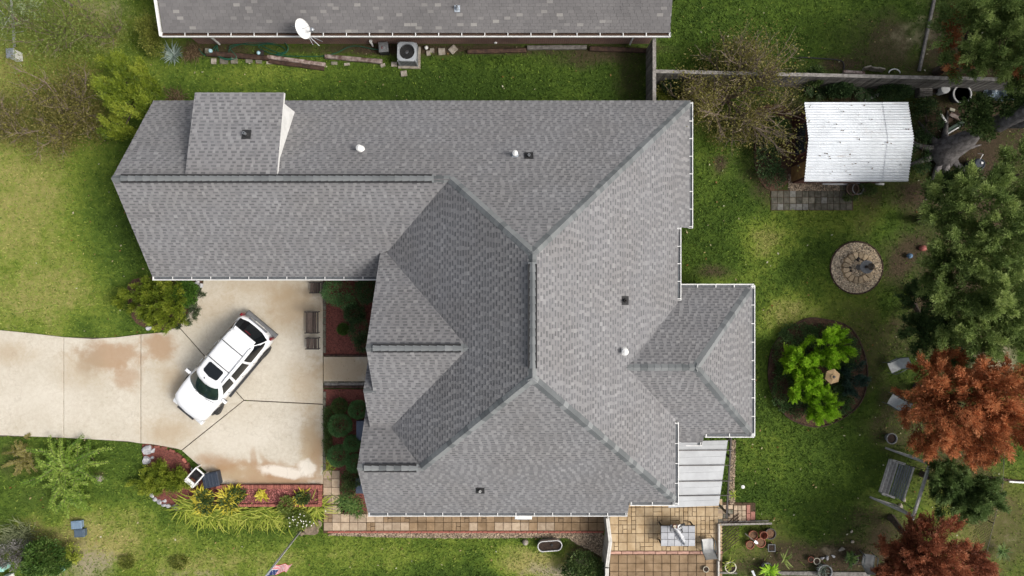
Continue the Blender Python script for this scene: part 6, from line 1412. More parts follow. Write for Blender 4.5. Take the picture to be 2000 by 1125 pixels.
t = thing('ashtray', 'round white dish with dark centre on the tiled table', 'dish', (q.x + .24, q.y + .10, .766)); MB().lathe([(.06, 0), (.11, .05), (.1, .055), (.06, .02), (0, .02)], (0, 0, 0), 16).build('dish_wall', WHITE, t); MB().box((0, 0, .028), (.13, .05, .012), .9).build('dark_insert', DARK, t)
t = thing('table_lighter', 'black angular tool lying on the tiled table', 'tool', (q.x + .33, q.y - .02, .766)); MB().bbox((0, 0, .02), (.07, .34, .04), .1).build('handle', PLASTIC, t); MB().bbox((.05, .22, .035), (.2, .1, .05), .2).build('head', DARK, t); MB().bar((-.08, -.16, .03), (.03, -.02, .03), .02, .02).build('arm', GALV, t)
# lattice enclosure right of the patio
la, lb_ = P(1407, 1024, .4), P(1507, 1022, .4); t = thing('lattice_panel', 'dark wooden lattice panel along the top of the pot corner', 'lattice', (la.x, la.y, 0)); Lx = lb_.x - la.x
MB().bar((0, .0, .42), (Lx, .05, .42), .09, .05, tone=.9).build('top_rail', GREYWOOD, t); MB().bar((0, 0, .03), (Lx, .05, .03), .06, .05).build('bottom_rail', GREYWOOD, t)
for i in range(26): MB().bar((Lx * i / 26, -.03, .03), (min(Lx * i / 26 + .38, Lx), -.02, .41), .025, .012).build('slat', DARKWOOD, t)
t = thing('leaning_lattice', 'low wooden lattice lying in the grass beside the patio step', 'lattice', P(1409, 1030)); 
for i in range(9): MB().bar((0, -.16 * i, .06), (.85, -.16 * i + .72, .10), .035, .018).build('slat', DARKWOOD, t)
timber(1405, 1024, 1405.5, 1095, .12, .25, 'pale wooden sill along the right side of the patio', VIN); timber(1404, 1097, 1404, 1130, .1, .25, 'pale wooden sill end at the bottom edge of the patio', VIN)
timber(1402, 1119, 1440, 1120, .10, .1, 'thin grey board in the soil below the cream pot', GREYWOOD); timber(1520, 1120, 1700, 1122, .2, .08, 'long grey plank along the bottom edge of the dark soil', GREYWOOD)
t = thing('hand_shovel', 'long handled shovel lying across the clustered pots', 'shovel', P(1455, 1042, .45)); d_ = P(1474, 1057, .42) - P(1455, 1042, .45)
MB().tube([Vector((0, 0, 0)), d_], .017, 6).build('shaft', GREYWOOD, t); n_ = d_.normalized(); sd2 = Vector((-n_.y, n_.x, 0)); MB().add([d_ - sd2 * .06, d_ + n_ * .16 - sd2 * .06, d_ + n_ * .22, d_ + n_ * .16 + sd2 * .06, d_ + sd2 * .06], [(0, 1, 2, 3, 4)]).build('blade', CHROME, t)
t = thing('solar_light', 'small white solar lamp on a stake at the patio cover edge', 'garden light', P(1443, 944)); MB().tube([(0, 0, 0), (0, 0, .5)], .015, 6).build('stake', GALV, t); MB().lathe([(.04, .5), (.08, .58), (.09, .62), (0, .66)], (0, 0, 0), 12).build('lamp_head', WHITE, t)
for x, y, lb in ((1480, 1120, 'grey metal stake leaning at the bottom edge near the lime plant'), ): MB().add([(0, 0, 0), (.12, .02, .0), (.28, -.42, .1), (.2, -.46, .1)], [(0, 1, 2, 3)]).box((.12, -.2, -.02), (.04, .4, .02), .4).build('x', GALV); o = bpy.context.scene.collection.objects[-1]; o.name = 'metal_edging'; o.location = P(1467, 1115, .2); tag(o, lb, 'edging')
# ------------------------------------------------------------------ vegetation
LIME = leafmat('lime conifer leaf', (.07, .11, .010), (.18, .24, .022), (.33, .37, .05))
LIME2 = leafmat('vivid lime leaf', (.12, .25, .012), (.27, .50, .02), (.42, .64, .05), trans=.35)
OLIVE = leafmat('olive conifer leaf', (.08, .105, .018), (.18, .21, .038), (.30, .31, .07))
DEEP = leafmat('deep green leaf', (.024, .052, .018), (.055, .105, .036), (.10, .165, .06))
MIDG = leafmat('mid green leaf', (.035, .065, .018), (.08, .13, .036), (.15, .205, .065))
TREEG = leafmat('grey green tree leaf', (.095, .15, .04), (.22, .30, .085), (.38, .46, .15), trans=.42)
BOX = leafmat('boxwood leaf', (.06, .145, .045), (.115, .245, .08), (.18, .33, .12))
RUSTL = leafmat('rust conifer leaf', (.20, .068, .027), (.47, .175, .07), (.72, .33, .15), trans=.35)
RUSTD = leafmat('dark rust conifer leaf', (.14, .048, .026), (.33, .115, .06), (.54, .23, .12), trans=.35)
STRAP = leafmat('yellow green strap leaf', (.13, .19, .02), (.28, .34, .04), (.45, .47, .09))
GREENB = leafmat('green strap leaf', (.035, .08, .014), (.075, .145, .025), (.14, .21, .05))
YEL = leafmat('yellow leaf', (.34, .30, .03), (.52, .45, .04), (.68, .58, .09))
SILV = leafmat('silver blue leaf', (.13, .18, .15), (.24, .31, .27), (.38, .45, .41))
DULL = leafmat('dull olive sparse leaf', (.09, .085, .02), (.18, .165, .04), (.27, .24, .08))
BROWNG = leafmat('brown grass leaf', (.07, .045, .022), (.14, .095, .05), (.23, .17, .10))
TEAL = leafmat('blue green leaf', (.018, .045, .032), (.04, .085, .06), (.075, .13, .095))
FRESH = leafmat('fresh light leaf', (.10, .15, .025), (.17, .225, .045), (.27, .32, .09))
DEEP2 = leafmat('dark cedar leaf', (.035, .07, .022), (.085, .145, .045), (.15, .22, .075), trans=.35)
MIDG2 = leafmat('green cedar leaf', (.05, .09, .025), (.12, .19, .055), (.21, .29, .10), trans=.35)
GRCOV = leafmat('dark ground cover leaf', (.035, .075, .022), (.075, .14, .042), (.13, .21, .07))
WHT = leafmat('white bud', (.5, .5, .42), (.62, .62, .55), (.75, .75, .68))

def plant(name, label, cat, px, py, group=None): return thing(name, label, cat, P(px, py), group=group)
def lobes_px(l):
    """[(px, py, z, rx_px, ry_px, rz_m)] -> world lobes"""
    return [(tuple(P(x, y, z)), (PX(rx, z), PX(ry, z), rz)) for x, y, z, rx, ry, rz in l]
def stems_to(t, base, lobes, m_, r=.05, name='trunk'):
    b = Vector(base); mb = MB()
    c = Vector((0, 0, 0))
    for l in lobes: c += Vector(l[0])
    c /= len(lobes); f = b.lerp(c, .45)
    mb.tube([b, b.lerp(f, .5), f], [r * 1.3, r, r * .8], 7)
    for l in lobes: mb.tube([f, f.lerp(Vector(l[0]), .6) + Vector((0, 0, .05)), Vector(l[0])], [r * .7, r * .5, r * .2], 5)
    return mb.build(name, m_, t, world=True)
def conifer(name, label, cat, px, py, lob, n, slen, leaf, m_, seed, r=.06, group=None, arms_=9, **kw):
    t = plant(name, label, cat, px, py, group); L = lobes_px(lob); sp = max(8, n // (len(lob) * arms_)); co, tn = crown_arms(L, len(lob) * arms_, sp, slen, leaf, seed, **kw)
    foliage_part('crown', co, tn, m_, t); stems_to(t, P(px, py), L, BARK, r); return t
def broad(name, label, cat, px, py, lob, n, leaves, cr, leaf, m_, seed, r=.06, group=None, bark=None, boughs=0, **kw):
    t = plant(name, label, cat, px, py, group); L = lobes_px(lob); co, tn = crown_clumps(subdivide(L, boughs, .40, seed) if boughs else L, n, leaves, cr, leaf, seed, **kw)
    foliage_part('crown', co, tn, m_, t); stems_to(t, P(px, py), L, bark or BARK, r); return t

# -- upper left
conifer('juniper_tree', 'bright lime conifer with long upswept arms beside the garage roof', 'conifer', 285, 220, [(262, 132, 2.4, 26, 16, .5), (232, 128, 2.8, 26, 18, .5), (215, 165, 3.0, 24, 18, .45), (245, 165, 2.6, 32, 20, .6), (262, 195, 2.4, 30, 24, .6), (235, 205, 2.7, 26, 22, .5), (215, 255, 1.9, 26, 15, .4), (245, 245, 1.8, 26, 16, .45), (295, 182, 1.5, 26, 16, .4), (225, 185, 2.9, 20, 24, .5), (275, 160, 2, 22, 24, .5)],
        1900, .6, .13, LIME, 101, .09, up=.5, out=.35, wid=.16, arms_=6, bias=(-.75, .5, 0), alen=1.5, arm_w=.2)
def bare_tree(name, label, px, py, limbs, reach, h, seed, leafm, nleaf, r0=.05, leaf=.07, m_=TWIG, kids=5, sub=4, az=None, spread=math.pi, spr=.25, cat='tree'):
    t = plant(name, label, cat, px, py); segs, tips = branch_net(P(px, py), limbs, reach, h, seed, r0, kids, sub, az, spread)
    mb = MB()
    for pts, rs in segs: mb.tube(pts, rs, 4, cap=False, tone=R.uniform(.2, .9))
    mb.build('branches', m_, t, world=True)
    rng = np.random.default_rng(seed); T_ = np.array([tuple(p) for p, d in tips]); D_ = np.array([tuple(d) for p, d in tips])
    idx = rng.integers(0, len(T_), nleaf); p = T_[idx] - D_[idx] * rng.uniform(0, .5, (nleaf, 1)) + rng.normal(size=(nleaf, 3)) * spr; p[:, 2] = np.maximum(p[:, 2], .05)
    foliage_part('leaves', leaf_quads(p, rng.normal(size=(nleaf, 3)) + D_[idx], leaf * rng.uniform(.6, 1.4, nleaf), leaf * .6 * rng.uniform(.6, 1.4, nleaf), rng), np.clip(rng.normal(.5, .22, nleaf), 0, 1), leafm, t); return t
bare_tree('bare_tree', 'nearly bare tree with pale brown twigs over the upper left lawn', 150, 240, 9, 2.3, 2.7, 201, DULL, 12000, .06, .09, kids=7, sub=6, spr=.34)
bare_tree('bare_tree', 'small bare bush with brown twigs at the left edge', 30, 250, 7, 1.4, 2.0, 202, DULL, 4500, .045, .075, kids=6, sub=6, spr=.3)
bare_tree('young_tree', 'thin light green tree at the top left above the meter box', 125, 70, 8, 1.8, 3.0, 203, FRESH, 7500, .04, .085, spr=.55)
bare_tree('young_tree', 'loose pale green sapling at the top edge of the left lawn', 215, 70, 7, 1.6, 2.2, 204, FRESH, 4200, .035, .08, spr=.5)
t = plant('pale_trunk_tree', 'thin white barked tree leaning over the top left corner', 'tree', 28, 90); b0 = P(28, 90); b1 = P(20, -20, 3.6)
MB().tube([b0, b0.lerp(b1, .5) + Vector((.03, 0, 0)), b1], [.07, .055, .04], 8).tube([b0.lerp(b1, .4), P(0, 20, 2.6)], [.035, .02], 5).tube([b0.lerp(b1, .25), P(50, 60, 1.6)], [.025, .012], 5).tube([b0.lerp(b1, .6), P(2, 60, 2.4)], [.025, .012], 5).build('trunk', mat('white bark', (.52, .52, .50), (.30, .30, .28), 8, .8, .3, tone=0), t, world=True)
co, tn = crown_clumps(lobes_px([(15, 40, 2.6, 30, 40, .8), (60, 15, 3.4, 40, 30, .8)]), 45, 26, .25, .075, 205, fill=.2); foliage_part('crown', co, tn, leafmat('pale sage leaf', (.12, .16, .07), (.22, .27, .13), (.34, .39, .22)), t)
broad('shrub', 'olive yellow shrub at the neighbour roof corner', 'shrub', 296, 90, [(296, 70, 1.2, 22, 34, .5), (285, 50, 1.6, 18, 20, .4), (305, 95, .8, 16, 14, .35)], 170, 30, .2, .08, OLIVE, 206, fill=.4)
def blade_plant(name, label, cat, px, py, pts, n, L, w, m_, seed, group=None, **kw):
    t = plant(name, label, cat, px, py, group); co, tn = blades([tuple(P(x, y, .02)) for x, y in pts], n, L, w, seed, **kw); foliage_part('leaves', co, tn, m_, t); return t
blade_plant('agave', 'silvery spiky agave near the neighbour downspout', 'agave', 340, 108, [(340, 108)], 90, .62, .05, SILV, 207, rise=.75, droop=.35, jit=.06)
blade_plant('grass_clump', 'brown green grass clump right of the silvery agave', 'grass', 375, 106, [(372, 106), (382, 102)], 80, .5, .03, BROWNG, 208)
blade_plant('grass_clump', 'dry grass clump at the garage corner beside the lime conifer', 'grass', 345, 190, [(340, 188), (350, 192)], 50, .5, .025, BROWNG, 209)

# -- driveway corner, top
conifer('juniper_shrub', 'yellow green juniper spreading over the driveway corner', 'shrub', 322, 595, [(278, 575, .9, 34, 20, .5), (300, 600, 1.2, 34, 26, .6), (335, 580, 1.1, 30, 26, .55), (320, 620, .9, 28, 22, .5), (345, 610, .8, 24, 24, .45), (256, 588, .7, 30, 18, .4), (300, 570, 1.0, 30, 22, .5)], 1900, .42, .11, LIME, 221, .06, up=.8, out=.7, arms_=14)
broad('round_shrub', 'bright green leafy shrub tucked under the garage gutter', 'shrub', 364, 573, [(364, 573, .6, 19, 24, .55)], 160, 34, .16, .075, leafmat('bright shrub leaf', (.035, .09, .012), (.075, .165, .02), (.13, .24, .04)), 222)
conifer('ground_juniper', 'low blue green creeping juniper at the driveway edge', 'shrub', 383, 598, [(385, 590, .15, 12, 26, .15), (372, 612, .15, 16, 14, .15), (355, 632, .12, 14, 10, .12)], 260, .3, .08, leafmat('creeping juniper leaf', (.05, .075, .035), (.095, .13, .06), (.16, .20, .11)), 223, .02, up=.3, out=1)

# -- driveway corner, bottom
conifer('juniper_shrub', 'flat yellow green juniper below the white corner rocks', 'shrub', 325, 930, [(325, 925, .5, 34, 16, .3), (345, 940, .5, 30, 14, .3), (285, 945, .35, 28, 12, .25), (310, 945, .45, 34, 12, .3), (300, 912, .4, 18, 10, .25)], 1300, .45, .11, LIME, 231, .05, up=.35, out=1, arms_=14)
# strap leaved border, one clump after another
clumps = [(368, 985, 'first strap leaved clump at the left end of the brick planter'), (395, 995, 'second strap leaved clump below the brick planter'), (422, 998, 'third strap leaved clump below the brick planter'), (450, 1000, 'fourth strap leaved clump below the brick planter'), (478, 999, 'fifth strap leaved clump below the brick planter'), (506, 1000, 'sixth strap leaved clump below the brick planter'), (532, 1000, 'seventh strap leaved clump below the brick planter'), (562, 1002, 'eighth strap leaved clump left of the white flowers'), (618, 990, 'strap leaved clump at the right end of the brick planter')]
for i, (x, y, lb) in enumerate(clumps):
    t = plant('daylily', lb, 'daylily', x, y, 'strap leaved plants below the brick planter'); pts = [tuple(P(x + R.uniform(-12, 12), y + R.uniform(-5, 7), .02)) for _ in range(5)]
    co, tn = blades(pts, 20, .95, .05, 240 + i, rise=.75, droop=.85, az=-math.pi / 2 - .35 + .1 * i, az_spread=1.9); foliage_part('leaves', co, tn, STRAP, t)
for i, (x, y, r_, gl_, lb) in enumerate([(398, 966, 14, 1, 'yellow leaved plant nearest the navy bin in the brick planter'), (402, 985, 13, 1, 'yellow leaved plant at the lower left of the brick planter'), (445, 975, 17, 1, 'largest yellow leaved plant in the brick planter'), (462, 962, 12, 1, 'yellow leaved plant at the upper right of the largest one'), (513, 966, 8, 0, 'single small yellow plant in the middle of the brick planter'), (590, 970, 10, 1, 'yellow leaved plant near the right end of the brick planter')]):
    t = plant('croton', lb, 'shrub', x, y, 'yellow plants in the brick planter'); q = P(x, y, .2)
    co, tn = blades([(q.x, q.y, .25)], 46 + r_ * 3, PX(r_) * 1.5, .075, 260 + i, rise=.9, droop=.6, jit=PX(r_) * .35); foliage_part('leaves', co, tn, YEL, t)
    if gl_:
        co, tn = crown_clumps([((q.x + .1, q.y - .02, .35), (PX(r_) * 1.15, PX(r_) * 1.0, .2))], 46, 22, .12, .08, 270 + i); foliage_part('under_leaves', co, tn, MIDG, t)
t = plant('flower_clump', 'leafy clump with small white round flowers at the flagpole foot', 'flowers', 583, 1016); co, tn = crown_clumps(lobes_px([(583, 1016, .4, 20, 16, .3), (560, 985, .35, 12, 14, .3)]), 90, 28, .15, .09, 281); foliage_part('leaves', co, tn, FRESH, t)
for k in range(26):
    if k == 0: wb = MB().lathe([(0, -.03), (.028, -.012), (.032, .008), (.02, .025), (0, .03)], (0, 0, 0), 8).mesh('white_flower', mat('white petal', (.78, .77, .68), (.7, .68, .58), 5, .7, tone=0), True)
    o = link('white_flower', wb, t, P(583 + R.gauss(0, 12), 1016 + R.gauss(0, 10), .72) - t.location)

# -- shrub beds in front of the house
for i, (x, y, r_, z_, m_, lb) in enumerate([(664, 830, 22, .45, BOX, 'largest clipped round shrub in the middle of the lower mulch bed'), (688, 866, 15, .4, BOX, 'clipped round shrub between the two biggest in the lower bed'), (699, 800, 17, .4, BOX, 'clipped round shrub at the gable edge of the lower bed'), (661, 890, 20, .42, BOX, 'clipped round shrub lowest in the lower mulch bed'), (663, 793, 14, .35, MIDG, 'lighter round shrub topmost in the lower mulch bed'), (670, 643, 9.5, .28, GREENB, 'small bright round shrub alone in the upper mulch bed'), (694, 905, 17, .4, BOX, 'shaded round shrub under the lower gable edge')]):
    rr_ = PX(r_, z_); t = plant('clipped_shrub', lb, 'shrub', x, y, 'clipped shrubs by the house front'); q = P(x, y, z_)
    co, tn = crown_clumps([(tuple(q), (rr_ * .96, rr_ * .96, z_ * 1.0))], int(120 + r_ * 16), 22, .075, .042, 290 + i, fill=.9, lo=-.5); foliage_part('crown', co, tn, m_, t); MB().tube([(0, 0, 0), (0, 0, z_)], .03, 6).build('stem', BARK, t)
for i, (x, y, lob, m_, lb) in enumerate([(662, 573, [(660, 570, .9, 26, 24, .8), (675, 588, .7, 18, 14, .6)], BOX, 'large dark shrub under the garage eave in the upper bed'), (692, 613, [(692, 612, .6, 18, 18, .5)], DEEP, 'dark shrub in the shade beside the upper gable'), (702, 650, [(702, 645, .8, 16, 26, .7), (708, 670, .6, 12, 16, .5)], DEEP, 'tall dark shrub against the upper gable wall'), (715, 568, [(715, 566, .9, 18, 24, .8)], DEEP, 'dark shrub deepest in the corner of the upper bed'), (645, 820, [(641, 825, .2, 6, 30, .2), (641, 865, .2, 6, 26, .2)], MIDG, 'loose green foliage along the kerb of the lower bed'), (690, 935, [(688, 935, .4, 18, 18, .4), (680, 955, .3, 12, 12, .3)], MIDG, 'loose green shrub above the grass clump at the walk')]):
    broad('shrub', lb, 'shrub', x, y, lob, 170, 26, .15, .06, m_, 310 + i)
blade_plant('grass_clump', 'bright green grass clump beside the paver walk at the lower gable', 'grass', 685, 986, [(678, 984), (690, 988), (700, 992), (670, 980), (684, 978)], 60, .5, .028, GREENB, 321)
blade_plant('grass_clump', 'yellowish fern clump at the kerb near the vertical walk', 'grass', 640, 905, [(640, 905), (645, 912)], 40, .35, .03, STRAP, 322)

# -- lower left garden
def frond_plant(name, label, cat, px, py, n, L, leaf, m_, seed, **kw):
    t = plant(name, label, cat, px, py); co, tn, st = fronds(tuple(P(px, py, .03)), n, L, leaf, seed, **kw); foliage_part('leaves', co, tn, m_, t); mb = MB()
    for s_ in st: mb.tube(s_, [.012, .009, .007, .004], 4, cap=False)
    mb.build('stems', TWIG, t, world=True); return t
FROND = leafmat('fern leaf', (.07, .135, .016), (.155, .25, .03), (.28, .36, .07))
frond_plant('crape_myrtle', 'wide arching green plant with feathery stems in the lower left lawn', 'shrub', 138, 925, 80, 1.9, .21, FROND, 331, per=36, rise=1.0, droop=.7, jit=.42)
frond_plant('fern_shrub', 'brownish feathery shrub below the driveway left edge', 'shrub', 52, 892, 30, .8, .15, DULL, 332, per=30, jit=.22)
broad('shrub', 'leafy green bush at the bottom left beside the mint boxes', 'shrub', 92, 1088, [(85, 1085, .8, 34, 28, .6), (110, 1100, .6, 22, 18, .5), (70, 1105, .7, 26, 16, .5)], 260, 34, .2, .09, GREENB, 333)
blade_plant('yucca', 'spiky grey green plant at the left edge near the bottom', 'yucca', 42, 1048, [(30, 1040), (45, 1050), (20, 1060), (55, 1040)], 60, .75, .04, leafmat('grey green spike', (.08, .10, .045), (.15, .175, .08), (.26, .28, .15)), 334, rise=.9, droop=.4)
broad('twiggy_bush', 'grey twiggy bush around the corner mint box', 'shrub', 30, 1090, [(30, 1085, .6, 34, 26, .4), (45, 1075, .5, 20, 20, .35)], 90, 26, .2, .08, leafmat('grey twig leaf', (.10, .095, .085), (.19, .18, .165), (.30, .29, .27)), 335)
broad('yellow_shrub', 'small yellow shrub right of the bottom left bush', 'shrub', 142, 1078, [(142, 1076, .4, 10, 14, .35), (150, 1090, .3, 9, 9, .25)], 60, 24, .13, .07, STRAP, 336)
for i, (x, y, r_, lb) in enumerate([(350, 1099, 15, 'dark weed tuft in the bottom lawn below the daylilies'), (248, 1098, 14, 'brownish weed tuft in the bottom lawn further left')]):
    broad('weed_tuft', lb, 'weeds', x, y, [(x, y, .1, r_, r_ * .85, .12)], 60, 22, .12, .06, OLIVE, 338 + i, r=.015)
broad('shrub', 'dark leafy shrub at the bottom edge left of the pale fence', 'shrub', 1138, 1108, [(1135, 1100, .7, 24, 20, .6), (1158, 1112, .6, 20, 18, .5), (1118, 1115, .5, 16, 12, .4)], 190, 32, .2, .09, MIDG, 341)

# -- behind the house, right
bare_tree('bare_tree', 'leafless spreading tree with tan twigs behind the board fence corner', 1418, 195, 18, 2.7, 3.0, 351, DULL, 17000, .06, .095, kids=8, sub=7, spr=.24)
blade_plant('grass_clump', 'yellow green strap plant in the fence corner behind the house', 'grass', 1296, 185, [(1292, 184), (1302, 188)], 55, .55, .035, STRAP, 352)
for i, (x, y, lob, m_, lb) in enumerate([(1312, 168, [(1312, 166, .5, 14, 14, .4)], DEEP, 'dark leafy shrub in the fence corner behind the house'), (1500, 318, [(1500, 310, .6, 20, 36, .5), (1512, 345, .5, 18, 18, .4), (1495, 280, .5, 16, 18, .4)], DEEP, 'dark shrub mass left of the shed'), (1520, 258, [(1520, 255, .8, 22, 20, .6), (1500, 245, .7, 16, 16, .5)], MIDG, 'green shrub between the bare tree and the shed'), (1640, 178, [(1640, 176, .6, 22, 12, .5)], DEEP, 'dark plant behind the shed roof'), (1740, 180, [(1745, 180, .6, 30, 12, .5)], DEEP, 'dark plant behind the right half of the shed roof'), (1812, 235, [(1812, 235, .3, 26, 40, .25), (1800, 300, .25, 16, 40, .2), (1805, 205, .3, 22, 14, .25)], DEEP, 'low dark creeper on the ground right of the shed'), (1590, 150, [(1592, 150, .9, 12, 14, .5)], MIDG, 'green sapling by the long fence left of the shed')]):
    broad('shrub', lb, 'shrub', x, y, lob, 170, 24, .18, .08, m_, 360 + i)
frond_plant('palm_fern', 'dark green ferny plant between the fence and the shed corner', 'fern', 1590, 170, 20, .9, .2, leafmat('dark fern leaf', (.02, .045, .014), (.045, .085, .025), (.09, .14, .05)), 371, per=22, wr=.25)
frond_plant('palm_fern', 'second ferny plant along the fence behind the shed', 'fern', 1690, 178, 16, .8, .2, DEEP, 372, per=20, wr=.25)
broad('leafy_plant', 'trailing leafy plant around the tubs at the shed front', 'shrub', 1690, 372, [(1690, 370, .2, 18, 9, .2), (1660, 385, .15, 12, 6, .12)], 70, 20, .14, .08, MIDG, 373)
# round bed
ring_ = thing('bed_edging', 'thin rusty edging strip around the round lawn bed', 'edging', P(1598, 728)); ep = [P(x, y) - ring_.location for x, y in smooth_loop([(1600, 622), (1660, 640), (1690, 700), (1690, 760), (1668, 800), (1620, 828), (1580, 832), (1535, 812), (1508, 770), (1500, 725), (1508, 680), (1535, 645), (1570, 624)], 4)]
for i in range(0, len(ep), 4):
    seg = [ep[(i + k) % len(ep)] for k in range(5)]; mb = MB()
    for a_, c_ in zip(seg[:-1], seg[1:]): mb.bar(a_ + Vector((0, 0, .04)), c_ + Vector((0, 0, .04)), .05, .1)
    mb.build('edging_strip', DARKWOOD, ring_)
for i, (x, y, r1, r2, lb) in enumerate([(1618, 674, 36, 32, 'lime green feathery shrub topmost in the round bed'), (1566, 702, 34, 26, 'lime green feathery shrub at the left of the round bed'), (1573, 752, 30, 28, 'yellowish lime shrub left of the bird house'), (1603, 787, 30, 30, 'lime green feathery shrub lowest in the round bed')]):
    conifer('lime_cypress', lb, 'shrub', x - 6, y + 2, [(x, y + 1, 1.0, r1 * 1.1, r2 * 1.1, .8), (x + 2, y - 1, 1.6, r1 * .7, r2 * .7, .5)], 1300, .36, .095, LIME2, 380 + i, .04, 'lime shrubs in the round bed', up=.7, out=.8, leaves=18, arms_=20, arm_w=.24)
broad('shrub', 'dark low shrubs filling the left side of the round bed', 'shrub', 1540, 720, [(1535, 690, .3, 22, 40, .3), (1532, 760, .3, 22, 40, .3), (1560, 650, .2, 36, 14, .25), (1560, 800, .2, 22, 14, .2), (1600, 730, .2, 60, 70, .2), (1640, 690, .2, 36, 40, .25), (1630, 785, .2, 36, 26, .2), (1610, 650, .2, 40, 14, .2)], 1300, 26, .17, .075, GRCOV, 386, r=.02)
conifer('blue_juniper', 'blue green juniper at the right side of the round bed', 'shrub', 1664, 745, [(1664, 742, .4, 26, 34, .35), (1645, 715, .35, 18, 16, .3)], 420, .4, .1, TEAL, 387, .03, up=.4, out=.9)
# far right trees
conifer('orange_tree', 'large rust orange dead conifer at the right edge, the upper of two', 'tree', 1790, 755, [(1830, 740, 3.2, 60, 50, 1.4), (1880, 790, 4.2, 90, 80, 1.8), (1950, 770, 4.4, 80, 70, 1.6), (1960, 840, 4.2, 80, 50, 1.4), (1830, 830, 3.0, 60, 50, 1.3), (1880, 870, 3.0, 50, 36, 1.0), (1800, 780, 2.6, 40, 50, 1.1)], 5200, .55, .14, RUSTL, 401, .16, up=.35, out=.9, leaves=18, arms_=26, arm_w=.2)
conifer('orange_tree', 'rust orange dead conifer at the bottom right, the lower of two', 'tree', 1740, 1010, [(1775, 1062, 2.8, 54, 54, 1.3), (1830, 1080, 3.4, 80, 60, 1.5), (1800, 1110, 3.2, 90, 50, 1.4), (1755, 1100, 2.6, 46, 50, 1.1), (1870, 1110, 3.2, 50, 50, 1.2)], 3800, .52, .14, RUSTD, 402, .15, up=.35, out=.9, leaves=18, arms_=26, arm_w=.2)
conifer('leafy_tree', 'grey green leafy tree at the right edge below the trunk', 'tree', 1800, 430, [(1850, 400, 4.6, 46, 46, 1.3), (1925, 380, 5.2, 60, 46, 1.5), (1960, 450, 5.4, 60, 60, 1.6), (1870, 470, 4.6, 56, 50, 1.4), (1990, 340, 5.0, 40, 60, 1.4), (1920, 500, 5.0, 60, 50, 1.4)], 3600, 0.55, 0.15, TREEG, 411, 0.2, up=.4, out=.9, leaves=18, arms_=20, arm_w=.24, wid=.26)
conifer('leafy_tree', 'broad grey green tree above the upper orange tree', 'tree', 1790, 570, [(1880, 560, 4.6, 60, 50, 1.4), (1950, 580, 5.0, 70, 60, 1.5), (1860, 620, 4.0, 50, 46, 1.2), (1930, 650, 4.6, 70, 40, 1.3), (1985, 640, 4.8, 40, 50, 1.3), (1860, 520, 4.2, 50, 40, 1.2)], 3600, 0.55, 0.15, TREEG, 412, 0.2, up=.4, out=.9, leaves=18, arms_=20, arm_w=.24, wid=.26)
conifer('leafy_tree', 'dark green bushy tree in front of the taller grey green one', 'tree', 1785, 595, [(1800, 600, 2.4, 40, 50, .9), (1830, 650, 2.6, 50, 40, 1.0), (1790, 650, 1.9, 34, 34, .7), (1850, 690, 2.6, 44, 26, .9)], 1900, 0.45, 0.13, DEEP2, 413, 0.12, up=.4, out=.9, leaves=18, arms_=20, arm_w=.24, wid=.26)
conifer('leafy_tree', 'dark green tree between the two orange trees', 'tree', 1800, 925, [(1838, 930, 2.4, 40, 38, 1.0), (1882, 955, 2.8, 54, 44, 1.1), (1862, 985, 2.4, 44, 30, 1.0), (1912, 972, 2.8, 34, 32, .9)], 2600, 0.5, 0.14, MIDG2, 414, 0.13, up=.4, out=.9, leaves=18, arms_=20, arm_w=.24, wid=.26)
conifer('leafy_tree', 'dense green tree filling the top right corner', 'tree', 1830, 140, [(1890, 60, 4.5, 50, 60, 1.4), (1950, 80, 5.0, 60, 60, 1.5), (1930, 20, 5.2, 70, 40, 1.5), (1990, 120, 4.8, 50, 50, 1.3), (1880, 120, 3.8, 40, 30, 1.0), (1980, 40, 5.2, 50, 50, 1.4)], 3200, 0.5, 0.14, TREEG, 415, 0.18, up=.4, out=.9, leaves=18, arms_=20, arm_w=.24, wid=.26)
conifer('rust_branches', 'rusty conifer twigs mixed into the top right corner tree', 'tree', 1850, 150, [(1866, 40, 4.0, 20, 26, .6), (1870, 130, 3.4, 22, 12, .5), (1960, 125, 4.4, 22, 22, .6), (1995, 135, 4.6, 20, 20, .6), (1850, 85, 3.6, 14, 18, .5)], 420, .55, .14, RUSTL, 416, .06, up=.3, out=.9)
broad('leafy_branch_tree', 'light green sapling over the scrap pile by the grey trunk', 'tree', 1880, 245, [(1905, 210, 3.0, 26, 20, .5), (1905, 238, 2.8, 24, 18, .5), (1975, 205, 3.4, 24, 16, .5), (1925, 255, 2.6, 18, 10, .4)], 200, 34, .24, .12, FRESH if False else MIDG, 417, .05)
broad('shrub', 'light green bush at the right edge above the leafy tree', 'shrub', 1840, 372, [(1850, 372, 2.0, 40, 24, .7), (1880, 352, 2.4, 30, 18, .7)], 180, 36, .26, .12, MIDG, 418, .06)
# tall tree with grey trunk, its crown high above and out to the right
t = plant('tall_grey_tree', 'tall grey trunked tree leaning out of frame at the right', 'tree', 1838, 300); b0 = P(1838, 300); tp = b0 + Vector((3.2, 1.9, 8.5))
pts = [b0 + (tp - b0) * u + Vector((0, .35 * math.sin(u * 3), 0)) for u in (0, .06, .15, .3, .5, .75, 1)]
MB().tube(pts, [.85, .6, .46, .40, .35, .28, .2], 14).build('trunk', GREYBARK, t, smooth=True, world=True)
mb = MB()
for k in range(9):
    a_ = k * .7 + R.uniform(-.2, .2); L_ = R.uniform(1.0, 2.1); d_ = Vector((math.cos(a_), math.sin(a_), 0)); mb.tube([b0 + d_ * .3 + Vector((0, 0, .35)), b0 + d_ * .9 + Vector((0, 0, .14)), b0 + d_ * (.9 + L_) + Vector((.1, .1, .0))], [.24, .15, .03], 7, tone=R.uniform(.2, .9))
